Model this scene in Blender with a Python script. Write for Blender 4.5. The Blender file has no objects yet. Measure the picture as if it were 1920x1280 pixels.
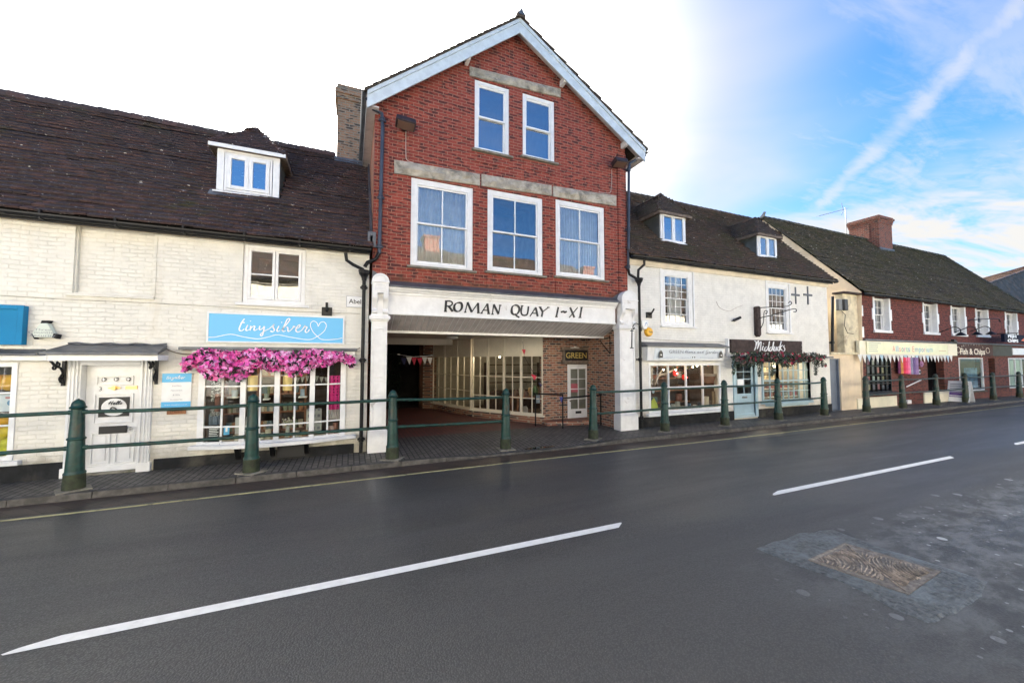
import bpy, bmesh, math, random
from mathutils import Vector, noise
random.seed(7)
SC = bpy.context.scene
R = math.radians
# ---------------------------------------------------------------- camera
CAM_H, FPX = 2.0, 720.0
YAW = math.atan(720/1710.); PITCH = math.atan(35/720.)
cd = bpy.data.cameras.new('camera'); cam = bpy.data.objects.new('camera', cd); SC.collection.objects.link(cam)
cam.location = (0, 0, CAM_H); cam.rotation_euler = (math.pi/2+PITCH, 0, -YAW)
cd.sensor_width = 36; cd.lens = FPX/1920*36; cd.clip_start = .05; cd.clip_end = 3000
SC.camera = cam
SC.view_settings.view_transform = 'Standard'; SC.view_settings.look = 'None'
SC.view_settings.exposure = 2.52; SC.view_settings.gamma = 1
# ---------------------------------------------------------------- sky and sun
SUN_EL = R(26.5); SUN_AZ = R(-1.5)          # azimuth from +Y, clockwise
SUN = Vector((math.sin(SUN_AZ)*math.cos(SUN_EL), math.cos(SUN_AZ)*math.cos(SUN_EL), math.sin(SUN_EL)))
W = bpy.data.worlds.new('World'); SC.world = W; W.use_nodes = True
class NT:
    """small node tree helper"""
    def __init__(s, nt): s.nt = nt; s.nt.nodes.clear()
    def n(s, t, **k):
        nd = s.nt.nodes.new(t)
        for a, v in k.items():
            if a.startswith('i_'):
                key = a[2:]; nd.inputs[int(key) if key.isdigit() else key.replace('_', ' ')].default_value = v
            else: setattr(nd, a, v)
        return nd
    def l(s, a, b): s.nt.links.new(a, b)
    def math(s, op, a, b=None, c=None, clamp=False):
        m = s.n('ShaderNodeMath', operation=op, use_clamp=clamp)
        for i, v in enumerate((a, b, c)):
            if v is None: continue
            if hasattr(v, 'links'): s.l(v, m.inputs[i])
            else: m.inputs[i].default_value = v
        return m.outputs[0]
    def vmath(s, op, a, b=None):
        m = s.n('ShaderNodeVectorMath', operation=op)
        for i, v in enumerate((a, b)):
            if v is None: continue
            if hasattr(v, 'links'): s.l(v, m.inputs[i])
            else: m.inputs[i].default_value = v
        return m.outputs['Value'] if op in ('DOT_PRODUCT', 'LENGTH', 'DISTANCE') else m.outputs[0]
    def mix(s, f, a, b, bt='MIX'):
        m = s.n('ShaderNodeMix', data_type='RGBA', blend_type=bt)
        for i, v in ((0, f), (6, a), (7, b)):
            if hasattr(v, 'links'): s.l(v, m.inputs[i])
            else: m.inputs[i].default_value = v if i == 0 else (*v, 1)
        return m.outputs[2]
    def ramp(s, f, *st):
        st = list(st)+[0, 1][len(st)-2:] if len(st) < 4 else list(st)
        if st[0] > st[1]: st = [st[1], st[0], st[3], st[2]]
        r = s.n('ShaderNodeMapRange', interpolation_type='SMOOTHSTEP')
        s.l(f, r.inputs[0]); r.inputs[1].default_value = st[0]; r.inputs[2].default_value = st[1]
        r.inputs[3].default_value = st[2] if len(st) > 2 else 0; r.inputs[4].default_value = st[3] if len(st) > 3 else 1
        return r.outputs[0]
    def noise(s, vec, sc, det=3, rough=.55, dist=0):
        t = s.n('ShaderNodeTexNoise'); t.inputs['Scale'].default_value = sc; t.inputs['Detail'].default_value = det
        t.inputs['Roughness'].default_value = rough; t.inputs['Distortion'].default_value = dist
        if vec is not None: s.l(vec, t.inputs['Vector'])
        return t.outputs['Fac']
    def mapping(s, vec, sc=(1,1,1), rot=(0,0,0), loc=(0,0,0)):
        m = s.n('ShaderNodeMapping'); s.l(vec, m.inputs[0]); m.inputs[1].default_value = loc; m.inputs[2].default_value = rot; m.inputs[3].default_value = sc
        return m.outputs[0]
t = NT(W.node_tree)
sky = t.n('ShaderNodeTexSky', sky_type='NISHITA', sun_disc=False, sun_elevation=SUN_EL, sun_rotation=SUN_AZ, air_density=1.0, dust_density=.6, ozone_density=2.0)
tc = t.n('ShaderNodeTexCoord').outputs['Generated']
d = t.vmath('NORMALIZE', tc)
sx = t.n('ShaderNodeSeparateXYZ'); t.l(d, sx.inputs[0])
zc = t.math('MAXIMUM', sx.outputs[2], .06)
cmb = t.n('ShaderNodeCombineXYZ'); t.l(t.math('DIVIDE', sx.outputs[0], zc), cmb.inputs[0]); t.l(t.math('DIVIDE', sx.outputs[1], zc), cmb.inputs[1])
p = cmb.outputs[0]
pr = t.mapping(p, sc=(.36, 1.5, 1), rot=(0, 0, R(-45)))
streak = t.noise(pr, 1.7, 7, .62, .9)
big = t.noise(p, .55, 4, .55, .6)
wisp = t.noise(t.mapping(p, sc=(.8, 3.6, 1), rot=(0, 0, R(-40))), 2.2, 6, .65, 1.4)
sd = t.vmath('DOT_PRODUCT', d, tuple(SUN))
veil = t.ramp(sd, .32, .92)                                    # thin bright cloud sheet on the sun's side of the sky
vn = t.math('ADD', veil, t.math('MULTIPLY', t.math('SUBTRACT', big, .5), .9))
veil2 = t.ramp(vn, .02, 1.0)
cir = t.ramp(t.math('ADD', t.math('MULTIPLY', streak, .75), t.math('MULTIPLY', wisp, .3)), .43, .68)
cir = t.math('MULTIPLY', cir, t.ramp(big, .30, .60, .45, 1))
south = t.ramp(sx.outputs[1], -.25, .25, .25, 1)               # clearer sky behind the viewer
cir = t.math('MULTIPLY', t.math('MULTIPLY', cir, south), .62)
ln = t.math('ABSOLUTE', t.math('SUBTRACT', t.vmath('DOT_PRODUCT', p, (.7071, -.7071, 0)), t.math('ADD', .93, t.math('MULTIPLY', t.math('SUBTRACT', wisp, .5), .16))))
trail = t.math('MULTIPLY', t.ramp(ln, .10, .0), t.ramp(t.noise(pr, 3.2, 5), .3, .6, .35, 1))   # one long thin band of cirrus
trail = t.math('MULTIPLY', trail, t.math('MULTIPLY', t.ramp(sx.outputs[0], .3, .6), .62))
low = t.math('MULTIPLY', t.ramp(sx.outputs[2], .38, .24), t.math('MULTIPLY', t.ramp(t.noise(pr, 1.3, 5, .6, .5), .36, .58), south))
cl = t.math('MAXIMUM', t.math('MAXIMUM', cir, trail), t.math('MAXIMUM', veil2, low), clamp=True)
glow = t.math('POWER', t.math('MAXIMUM', sd, 0), 26)
cb = t.math('ADD', t.math('ADD', 1.95, t.math('MULTIPLY', t.ramp(sd, .66, 1.0), 4)), t.math('MULTIPLY', glow, 30))
cc = t.n('ShaderNodeVectorMath', operation='SCALE'); cc.inputs[0].default_value = (1.0, .985, .955); t.l(cb, cc.inputs['Scale'])
skyc = t.mix(1.0, sky.outputs[0], (.26, .48, .69), 'MULTIPLY')
mixc = t.mix(cl, skyc, cc.outputs[0])
bg = t.n('ShaderNodeBackground'); bg.inputs['Strength'].default_value = .085
t.l(mixc, bg.inputs[0]); wo = t.n('ShaderNodeOutputWorld'); t.l(bg.outputs[0], wo.inputs[0])
sl = bpy.data.lights.new('sun', 'SUN'); sl.energy = 5.0; sl.angle = R(.53); sl.color = (1, .955, .89)
so = bpy.data.objects.new('sun', sl); SC.collection.objects.link(so); so.rotation_euler = SUN.to_track_quat('Z', 'Y').to_euler()
SC.cycles.max_bounces = 10; SC.cycles.transparent_max_bounces = 24

# ---------------------------------------------------------------- geometry helpers
FW = Vector((math.sin(YAW)*math.cos(PITCH), math.cos(YAW)*math.cos(PITCH), math.sin(PITCH)))
RT = Vector((math.cos(YAW), -math.sin(YAW), 0)); UP = RT.cross(FW)
FY = 9.1                                                        # the building line along the street
def ray(px, py): return FW+RT*((px-960)/FPX)-UP*((py-640)/FPX)
def at(px, py, Y=FY):
    """survey helper: where on the wall plane y=Y a point of the street front lies"""
    r = ray(px, py); return r.x*Y/r.y, CAM_H+r.z*Y/r.y
def gr(px, py, z=0.):
    r = ray(px, py); k = (z-CAM_H)/r.z; return r.x*k, r.y*k
def lerp(a, b, k): return a+(b-a)*k

ORG = {}
def link(o, parent=None):
    SC.collection.objects.link(o)
    if parent is not None: o.parent = parent
    return o
def tag(o, label=None, cat=None, group=None, kind=None):
    if label: o['label'] = label
    if cat: o['category'] = cat
    if group: o['group'] = group
    if kind: o['kind'] = kind
    return o
def thing(name, label, cat, loc=(0, 0, 0), group=None, rz=0):
    o = link(bpy.data.objects.new(name, None)); o.location = loc; o.rotation_euler.z = rz; o.empty_display_size = .2
    ORG[o.name] = Vector(loc); return tag(o, label, cat, group)
def org(o):
    while o.parent: o = o.parent
    return ORG.get(o.name, Vector((0, 0, 0)))
def copy_tree(o, parent=None):
    c = o.copy(); link(c, parent)
    for ch in list(o.children): copy_tree(ch, c)
    return c

class MB:
    def __init__(s): s.v = []; s.f = []; s.m = []; s.c = []; s.mi = 0; s.col = (1, 1, 1)
    def add(s, vs, fs):
        b = len(s.v); s.v += [tuple(v) for v in vs]
        for f in fs: s.f.append(tuple(b+i for i in f)); s.m.append(s.mi); s.c.append(s.col)
        return s
    def box(s, x0, x1, y0, y1, z0, z1):
        return s.hexa([(x0, y0, z0), (x1, y0, z0), (x1, y1, z0), (x0, y1, z0), (x0, y0, z1), (x1, y0, z1), (x1, y1, z1), (x0, y1, z1)])
    def hexa(s, v): return s.add(v, [(3, 2, 1, 0), (4, 5, 6, 7), (0, 1, 5, 4), (1, 2, 6, 5), (2, 3, 7, 6), (3, 0, 4, 7)])
    def rbox(s, c, size, rx=0, ry=0, rz=0):
        from mathutils import Euler
        e = Euler((rx, ry, rz)).to_matrix(); h = [k/2 for k in size]
        vs = [Vector(c)+e@Vector((a*h[0], b*h[1], d*h[2])) for d in (-1, 1) for a, b in ((-1, -1), (1, -1), (1, 1), (-1, 1))]
        return s.hexa(vs)
    def quad(s, a, b, c, d): return s.add([a, b, c, d], [(0, 1, 2, 3)])
    def prism(s, poly, y0, y1, axis='y'):
        """poly in (x,z) extruded along y (or (y,z) along x, or (x,y) along z)"""
        n = len(poly)
        if axis == 'y': f = lambda a, b, k: (a, k, b)
        elif axis == 'x': f = lambda a, b, k: (k, a, b)
        else: f = lambda a, b, k: (a, b, k)
        vs = [f(a, b, y0) for a, b in poly]+[f(a, b, y1) for a, b in poly]
        fs = [tuple(range(n)), tuple(range(2*n-1, n-1, -1))]+[(i, i+n, (i+1) % n+n, (i+1) % n) for i in range(n)]
        return s.add(vs, fs)
    def tube(s, pts, r, n=8, cap=True, r2=None):
        pts = [Vector(p) for p in pts]; k = len(pts); rings = []; pv = None
        for i, p in enumerate(pts):
            dr = (pts[min(i+1, k-1)]-pts[max(i-1, 0)]).normalized()
            ref = Vector((0, 0, 1)) if abs(dr.z) < .9 else Vector((0, 1, 0))
            a = dr.cross(ref).normalized() if pv is None else (pv-dr*pv.dot(dr)).normalized()
            pv = a; b = dr.cross(a)
            rr = r if r2 is None else lerp(r, r2, i/(k-1))
            if isinstance(r, (list, tuple)): rr = r[i]
            rings.append([p+a*rr*math.cos(2*math.pi*j/n)+b*rr*math.sin(2*math.pi*j/n) for j in range(n)])
        vs = [v for g in rings for v in g]
        fs = [(i*n+j, i*n+(j+1) % n, (i+1)*n+(j+1) % n, (i+1)*n+j) for i in range(k-1) for j in range(n)]
        if cap: fs += [tuple(range(n-1, -1, -1)), tuple((k-1)*n+j for j in range(n))]
        return s.add(vs, fs)
    def lathe(s, prof, c, n=20, ax='z'):
        vs = []
        for r, h in prof:
            for j in range(n):
                a = 2*math.pi*j/n; x, y = r*math.cos(a), r*math.sin(a)
                if ax == 'z': vs.append((c[0]+x, c[1]+y, c[2]+h))
                elif ax == 'y': vs.append((c[0]+x, c[1]+h, c[2]+y))
                else: vs.append((c[0]+h, c[1]+x, c[2]+y))
        k = len(prof)
        fs = [(i*n+j, i*n+(j+1) % n, (i+1)*n+(j+1) % n, (i+1)*n+j) for i in range(k-1) for j in range(n)]
        fs += [tuple(range(n-1, -1, -1)), tuple((k-1)*n+j for j in range(n))]
        return s.add(vs, fs)
    def ball(s, c, r, n=10, sq=1.0, jit=0):
        m = n//2+1; vs = []
        for i in range(m+1):
            th = math.pi*i/m
            for j in range(n):
                a = 2*math.pi*j/n; q = 1+jit*random.uniform(-1, 1)
                vs.append((c[0]+r*q*math.sin(th)*math.cos(a), c[1]+r*q*math.sin(th)*math.sin(a), c[2]+r*sq*math.cos(th)))
        return s.add(vs, [(i*n+j, (i+1)*n+j, (i+1)*n+(j+1) % n, i*n+(j+1) % n) for i in range(m) for j in range(n)])
    def build(s, name, mats, parent=None, smooth=False, bevel=0, origin=None, seg=2, auto=True):
        me = bpy.data.meshes.new(name)
        o3 = org(parent) if parent is not None else Vector(origin or (0, 0, 0))
        me.from_pydata([(v[0]-o3.x, v[1]-o3.y, v[2]-o3.z) for v in s.v], [], s.f)
        if not isinstance(mats, (list, tuple)): mats = [mats]
        for m in mats: me.materials.append(m)
        for pl, mi in zip(me.polygons, s.m): pl.material_index = mi; pl.use_smooth = smooth
        if any(c != (1, 1, 1) for c in s.c):
            ca = me.color_attributes.new('tint', 'FLOAT_COLOR', 'CORNER')
            buf = []
            for pl, c in zip(me.polygons, s.c): buf += [*c, 1.0]*pl.loop_total
            ca.data.foreach_set('color', buf)
        if bevel or auto:
            bm = bmesh.new(); bm.from_mesh(me)
            if auto: bmesh.ops.recalc_face_normals(bm, faces=bm.faces)
            if bevel:
                ed = [e for e in bm.edges if len(e.link_faces) == 2 and e.calc_face_angle(0) > .6]
                bmesh.ops.bevel(bm, geom=ed, offset=bevel, segments=seg, affect='EDGES', clamp_overlap=True, profile=.5)
            bm.to_mesh(me); bm.free()
        if smooth:
            for pl in me.polygons: pl.use_smooth = True
            me.set_sharp_from_angle(angle=R(38))
        ob = bpy.data.objects.new(name, me); ob.location = (0, 0, 0) if parent is not None else o3
        link(ob, parent)
        if parent is None: ORG[ob.name] = o3
        return ob

def wall(mb, poly, Y, th, openings, inner=True):
    """upright wall in the xz plane with a convex outline and rectangular openings; front at y=Y"""
    xs = sorted({q[0] for q in poly} | {o[i] for o in openings for i in (0, 1)})
    zs = sorted({q[1] for q in poly} | {o[i] for o in openings for i in (2, 3)})
    area = sum(poly[i][0]*poly[(i+1) % len(poly)][1]-poly[(i+1) % len(poly)][0]*poly[i][1] for i in range(len(poly)))
    P = poly if area > 0 else poly[::-1]
    def clip(c):
        for i in range(len(P)):
            a, b = P[i], P[(i+1) % len(P)]; out = []
            sd_ = lambda q: (b[0]-a[0])*(q[1]-a[1])-(b[1]-a[1])*(q[0]-a[0])
            for j in range(len(c)):
                q, r_ = c[j], c[(j+1) % len(c)]; s0, s1 = sd_(q), sd_(r_)
                if s0 >= -1e-9: out.append(q)
                if (s0 > 1e-9 and s1 < -1e-9) or (s0 < -1e-9 and s1 > 1e-9):
                    k = s0/(s0-s1); out.append((q[0]+(r_[0]-q[0])*k, q[1]+(r_[1]-q[1])*k))
            c = out
            if len(c) < 3: return []
        return c
    for i in range(len(xs)-1):
        for j in range(len(zs)-1):
            cx, cz = (xs[i]+xs[i+1])/2, (zs[j]+zs[j+1])/2
            if any(o[0] < cx < o[1] and o[2] < cz < o[3] for o in openings): continue
            c = clip([(xs[i], zs[j]), (xs[i+1], zs[j]), (xs[i+1], zs[j+1]), (xs[i], zs[j+1])])
            cc_ = []
            for q in c:
                if not cc_ or abs(q[0]-cc_[-1][0])+abs(q[1]-cc_[-1][1]) > 1e-6: cc_.append(q)
            if len(cc_) < 3: continue
            mb.add([(a, Y, b) for a, b in cc_], [tuple(range(len(cc_)))])
            if inner: mb.add([(a, Y+th, b) for a, b in cc_], [tuple(range(len(cc_)-1, -1, -1))])
    for (a, b, c, d) in openings:
        mb.quad((a, Y, c), (a, Y+th, c), (a, Y+th, d), (a, Y, d)); mb.quad((b, Y, c), (b, Y, d), (b, Y+th, d), (b, Y+th, c))
        mb.quad((a, Y, d), (a, Y+th, d), (b, Y+th, d), (b, Y, d)); mb.quad((a, Y, c), (b, Y, c), (b, Y+th, c), (a, Y+th, c))
    for i in range(len(P)):
        a, b = P[i], P[(i+1) % len(P)]
        mb.quad((a[0], Y, a[1]), (a[0], Y+th, a[1]), (b[0], Y+th, b[1]), (b[0], Y, b[1]))

def catmull(pts, k=6):
    out = []; n = len(pts)
    if n < 3: return list(pts)
    for i in range(n-1):
        p0, p1, p2, p3 = pts[max(i-1, 0)], pts[i], pts[i+1], pts[min(i+2, n-1)]
        for j in range(k):
            t_ = j/k
            out.append(tuple(.5*((2*b)+(-a+c)*t_+(2*a-5*b+4*c-d_)*t_*t_+(-a+3*b-3*c+d_)*t_**3) for a, b, c, d_ in zip(p0, p1, p2, p3)))
    out.append(pts[-1]); return out
def ribbon(mb, pts, w, Y, th=.006, nib=None):
    """a flat lettering stroke in the xz plane, w wide; nib=(angle, thin) gives thick and thin strokes"""
    n = len(pts); L = []; Rr = []
    for i, p in enumerate(pts):
        a, b = pts[max(i-1, 0)], pts[min(i+1, n-1)]
        dx, dz = b[0]-a[0], b[1]-a[1]; l = math.hypot(dx, dz) or 1; dx /= l; dz /= l
        ww = w[i] if isinstance(w, (list, tuple)) else w
        if nib: ww *= lerp(nib[1], 1, abs(math.sin(math.atan2(dz, dx)-nib[0])))
        if not isinstance(w, (list, tuple)) and n > 4 and i in (0, n-1): ww *= .5
        L.append((p[0]-dz*ww/2, p[1]+dx*ww/2)); Rr.append((p[0]+dz*ww/2, p[1]-dx*ww/2))
    vs = [(x, Y, z) for x, z in L]+[(x, Y, z) for x, z in Rr]+[(x, Y+th, z) for x, z in L]+[(x, Y+th, z) for x, z in Rr]
    fs = []
    for i in range(n-1):
        fs += [(i, n+i, n+i+1, i+1), (i, i+1, 2*n+i+1, 2*n+i), (n+i, 3*n+i, 3*n+i+1, n+i+1)]
    fs += [(0, 2*n, 3*n, n), (n-1, 2*n-1, 4*n-1, 3*n-1)]
    mb.add(vs, fs)
def strokes(lines, conv, w, Y, mat, name, parent, th=.008, nib=None, k=6, origin=None):
    mb = MB()
    for i, ln in enumerate(lines):
        pts = [conv(*q) for q in ln]
        ribbon(mb, catmull(pts, k) if len(pts) > 2 else pts, w, Y-.0007*i, th, nib)
    return mb.build(name, mat, parent, origin=origin, auto=False)
def text(s_, X, Z, h, Y, mat, parent, name='lettering', width=None, ext=.003, align='CENTER', rot=None, bold=0, skew=0):
    cu = bpy.data.curves.new('t', 'FONT'); cu.body = s_; cu.size = 1; cu.extrude = 0; cu.offset = bold; cu.align_x = 'LEFT'; cu.resolution_u = 3
    ob = bpy.data.objects.new('t', cu); SC.collection.objects.link(ob)
    dg = bpy.context.evaluated_depsgraph_get(); me = bpy.data.meshes.new_from_object(ob.evaluated_get(dg))
    bpy.data.objects.remove(ob); bpy.data.curves.remove(cu)
    vs = [v.co.copy() for v in me.vertices]; fs = [tuple(p_.vertices) for p_ in me.polygons]
    bpy.data.meshes.remove(me)
    if not vs: return None
    x0 = min(v.x for v in vs); x1 = max(v.x for v in vs); k = h/.73; kx = k if width is None else width/(x1-x0)
    w = (x1-x0)*kx; off = {'CENTER': -w/2, 'LEFT': 0, 'RIGHT': -w}[align]
    mb = MB(); y0 = Y-ext
    mb.add([(X+off+(v.x-x0)*kx+skew*v.y*k, y0, Z-h/2+v.y*k) for v in vs], fs)
    return mb.build(name, mat, parent, auto=False)
# ---------------------------------------------------------------- materials (procedural)
def mat(name, col=(.5, .5, .5), rough=.6, metal=0, spec=.5, emit=None, es=1, var=0, vs=3, bump=0, bs=40, dirt=None, ds=1.2, dl=(.5, .75), tint=False, coat=0, sheen=0, bd=.01):
    m = bpy.data.materials.new(name); m.use_nodes = True; t = NT(m.node_tree)
    b = t.n('ShaderNodeBsdfPrincipled'); o = t.n('ShaderNodeOutputMaterial'); t.l(b.outputs[0], o.inputs[0])
    tc = t.n('ShaderNodeTexCoord').outputs['Object']
    b.inputs['Roughness'].default_value = rough; b.inputs['Metallic'].default_value = metal
    b.inputs['Specular IOR Level'].default_value = spec; b.inputs['Coat Weight'].default_value = coat
    c = None
    if tint:
        a = t.n('ShaderNodeVertexColor', layer_name='tint'); c = a.outputs[0]
        if tint != 'only': c = t.mix(1, c, col, 'MULTIPLY')
    if var:
        n_ = t.noise(tc, vs, 5); k = t.ramp(n_, .3, .7, 1-var, 1+var)
        base = c if c is not None else None
        cm = t.n('ShaderNodeVectorMath', operation='SCALE')
        if base is not None: t.l(base, cm.inputs[0])
        else: cm.inputs[0].default_value = col
        t.l(k, cm.inputs['Scale']); c = cm.outputs[0]
    if dirt:
        n_ = t.ramp(t.noise(tc, ds, 7, .65, .5), dl[0], dl[1])
        c = t.mix(n_, c if c is not None else col, dirt)
    if c is not None: t.l(c, b.inputs['Base Color'])
    else: b.inputs['Base Color'].default_value = (*col, 1)
    if emit: b.inputs['Emission Color'].default_value = (*emit, 1); b.inputs['Emission Strength'].default_value = es
    if bump:
        bn = t.n('ShaderNodeBump'); bn.inputs['Strength'].default_value = bump; bn.inputs['Distance'].default_value = bd
        t.l(t.noise(tc, bs, 4), bn.inputs['Height']); t.l(bn.outputs[0], b.inputs['Normal'])
    return m
def brick(name, c1, c2, mortar, bw=.225, bh=.075, ms=.012, bump=.5, painted=False, stain=None, stain_rng=(.55, .8), rough=.85, blotch=None, tone3=None, bd=.012, wear=None, yax=False, stain_low=None, green=None):
    m = bpy.data.materials.new(name); m.use_nodes = True; t = NT(m.node_tree)
    b = t.n('ShaderNodeBsdfPrincipled'); o = t.n('ShaderNodeOutputMaterial'); t.l(b.outputs[0], o.inputs[0])
    geo = t.n('ShaderNodeNewGeometry'); tcn = t.n('ShaderNodeTexCoord')
    pos = geo.outputs['Position']
    s_ = t.n('ShaderNodeSeparateXYZ'); t.l(pos, s_.inputs[0])
    v = t.n('ShaderNodeCombineXYZ')
    if yax: t.l(s_.outputs[0], v.inputs[1]); t.l(s_.outputs[1], v.inputs[0])
    else: t.l(t.math('ADD', s_.outputs[0], s_.outputs[1]), v.inputs[0]); t.l(s_.outputs[2], v.inputs[1])
    wob = t.n('ShaderNodeTexNoise'); wob.inputs['Scale'].default_value = 2.3 if painted else 1.5; wob.inputs['Detail'].default_value = 4; t.l(pos, wob.inputs['Vector'])
    wv = t.n('ShaderNodeVectorMath', operation='SCALE'); t.l(t.vmath('SUBTRACT', wob.outputs['Color'], (.5, .5, .5)), wv.inputs[0]); wv.inputs['Scale'].default_value = .075 if painted else .012
    vv = t.vmath('ADD', v.outputs[0], wv.outputs[0])
    bt = t.n('ShaderNodeTexBrick'); t.l(vv, bt.inputs['Vector']); bt.offset = .5; bt.squash = 1
    bt.inputs['Color1'].default_value = (*c1, 1); bt.inputs['Color2'].default_value = (*c2, 1); bt.inputs['Mortar'].default_value = (*mortar, 1)
    bt.inputs['Scale'].default_value = 1; bt.inputs['Mortar Size'].default_value = ms; bt.inputs['Mortar Smooth'].default_value = .35 if painted else .1
    bt.inputs['Bias'].default_value = 0; bt.inputs['Brick Width'].default_value = bw; bt.inputs['Row Height'].default_value = bh
    c = bt.outputs['Color']
    fine = t.noise(pos, 38, 4); med = t.noise(pos, 3.2, 6, .65, .4); lo = t.noise(pos, .8, 5, .6)
    c = t.mix(.5, c, t.mix(t.ramp(fine, .3, .7), (.72, .72, .72), (1.2, 1.2, 1.2)), 'MULTIPLY') if not painted else c
    if tone3: c = t.mix(t.math('MULTIPLY', t.ramp(t.noise(t.mapping(v.outputs[0], sc=(4.4, 13.3, 1)), 1, 0), .56, .62), t.math('SUBTRACT', 1, bt.outputs['Fac'])), c, tone3)
    c = t.mix(.35, c, t.mix(t.ramp(med, .25, .75), (.75, .75, .75), (1.18, 1.18, 1.18)), 'MULTIPLY')
    if stain: c = t.mix(t.ramp(t.noise(t.mapping(pos, sc=(1.3, 1.3, .45)), 1.3, 7, .7, .6), *stain_rng), c, stain)
    if blotch: c = t.mix(t.ramp(t.noise(pos, 5, 7, .72), blotch[1], blotch[2]), c, blotch[0])
    if stain_low: c = t.mix(t.math('MULTIPLY', t.ramp(t.math('ADD', s_.outputs[2], t.math('MULTIPLY', med, .9)), stain_low[1], stain_low[2]), .8), c, stain_low[0])
    t.l(c, b.inputs['Base Color']); b.inputs['Roughness'].default_value = rough
    b.inputs['Specular IOR Level'].default_value = .3
    h = t.math('SUBTRACT', t.math('MULTIPLY', med, .35 if not painted else .55), t.math('MULTIPLY', bt.outputs['Fac'], .6 if not painted else t.ramp(t.noise(pos, 2.6, 4), .38, .60, .12, 1.1)))
    h = t.math('ADD', h, t.math('MULTIPLY', fine, .18))
    bn = t.n('ShaderNodeBump'); bn.inputs['Strength'].default_value = bump; bn.inputs['Distance'].default_value = bd; t.l(h, bn.inputs['Height']); t.l(bn.outputs[0], b.inputs['Normal'])
    return m
def tilemat(name, base, moss, lichen, mossamt=(.55, .75), lich=.74):
    m = bpy.data.materials.new(name); m.use_nodes = True; t = NT(m.node_tree)
    b = t.n('ShaderNodeBsdfPrincipled'); o = t.n('ShaderNodeOutputMaterial'); t.l(b.outputs[0], o.inputs[0])
    pos = t.n('ShaderNodeNewGeometry').outputs['Position']
    a = t.n('ShaderNodeVertexColor', layer_name='tint').outputs[0]
    c = t.mix(1, a, base, 'MULTIPLY')
    c = t.mix(.6, c, t.mix(t.ramp(t.noise(pos, 30, 5), .3, .7), (.6, .6, .6), (1.3, 1.3, 1.3)), 'MULTIPLY')
    c = t.mix(t.ramp(t.noise(pos, 1.1, 8, .7, .5), *mossamt, 0, .8), c, moss)
    c = t.mix(t.ramp(t.noise(pos, 8.5, 3, .6), lich, lich+.035), c, lichen)
    c = t.mix(t.ramp(t.noise(pos, 26, 2, .6), lich+.0, lich+.04), c, lichen)
    t.l(c, b.inputs['Base Color']); b.inputs['Roughness'].default_value = .88; b.inputs['Specular IOR Level'].default_value = .22
    bn = t.n('ShaderNodeBump'); bn.inputs['Strength'].default_value = .5; bn.inputs['Distance'].default_value = .006; t.l(t.noise(pos, 45, 5), bn.inputs['Height']); t.l(bn.outputs[0], b.inputs['Normal'])
    return m
def glassmat(name, tintc=(.9, .95, .95), ior=1.75, wav=.02, ws=1.6):
    m = bpy.data.materials.new(name); m.use_nodes = True; t = NT(m.node_tree)
    o = t.n('ShaderNodeOutputMaterial'); tr = t.n('ShaderNodeBsdfTransparent'); tr.inputs[0].default_value = (*tintc, 1)
    g = t.n('ShaderNodeBsdfGlossy'); g.inputs['Roughness'].default_value = 0.015; g.inputs[0].default_value = (.95, .97, 1, 1)
    fr = t.n('ShaderNodeFresnel'); fr.inputs[0].default_value = ior
    bn = t.n('ShaderNodeBump'); bn.inputs['Strength'].default_value = 1; bn.inputs['Distance'].default_value = wav
    t.l(t.noise(t.n('ShaderNodeNewGeometry').outputs['Position'], ws, 1), bn.inputs['Height'])
    t.l(bn.outputs[0], g.inputs['Normal'])
    mx = t.n('ShaderNodeMixShader'); t.l(fr.outputs[0], mx.inputs[0]); t.l(tr.outputs[0], mx.inputs[1]); t.l(g.outputs[0], mx.inputs[2]); t.l(mx.outputs[0], o.inputs[0])
    return m

M = {}
M['cream_brick'] = brick('cream_painted_brick', (.80, .77, .69), (.785, .76, .685), (.775, .745, .66), bw=.225, bh=.075, ms=.008, painted=True, bump=.85, bd=.016, stain=(.62, .54, .40), stain_rng=(.56, .86), blotch=((.5, .43, .33), .70, .80), stain_low=((.40, .36, .27), .95, .5))
M['white_brick'] = brick('white_painted_brick', (.82, .80, .74), (.79, .77, .71), (.74, .72, .66), bw=.225, bh=.075, ms=.008, painted=True, bump=.7, bd=.014, stain=(.70, .64, .54), stain_rng=(.58, .9), blotch=((.55, .48, .38), .73, .82), stain_low=((.55, .48, .38), 1.15, .55))
M['red_brick'] = brick('red_facing_brick', (.29, .058, .038), (.20, .040, .030), (.31, .155, .11), bw=.235, bh=.078, ms=.0075, tone3=(.085, .026, .024), stain=(.10, .035, .025), stain_rng=(.62, .88), blotch=((.5, .38, .33), .775, .80), bump=.4, stain_low=((.10, .055, .03), 4.55, 4.0))
M['stock_brick'] = brick('old_stock_brick', (.27, .095, .06), (.33, .16, .10), (.36, .29, .22), bw=.225, bh=.075, ms=.012, tone3=(.07, .05, .05), bump=.6, blotch=((.42, .38, .30), .66, .74))
M['orange_brick'] = brick('orange_side_brick', (.55, .17, .07), (.45, .13, .06), (.4, .28, .2), bump=.5)
M['tile_hung'] = brick('dark_red_tile_hanging', (.21, .060, .046), (.16, .048, .040), (.06, .025, .022), bw=.17, bh=.105, ms=.010, tone3=(.09, .035, .03), bump=.9, bd=.02, stain=(.10, .06, .035), stain_rng=(.6, .85))
M['shop_brick'] = brick('dark_red_shop_brick', (.22, .07, .05), (.16, .05, .04), (.10, .05, .04), tone3=(.07, .03, .03), bump=.8, stain=(.14, .07, .045), stain_rng=(.5, .8))
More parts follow.
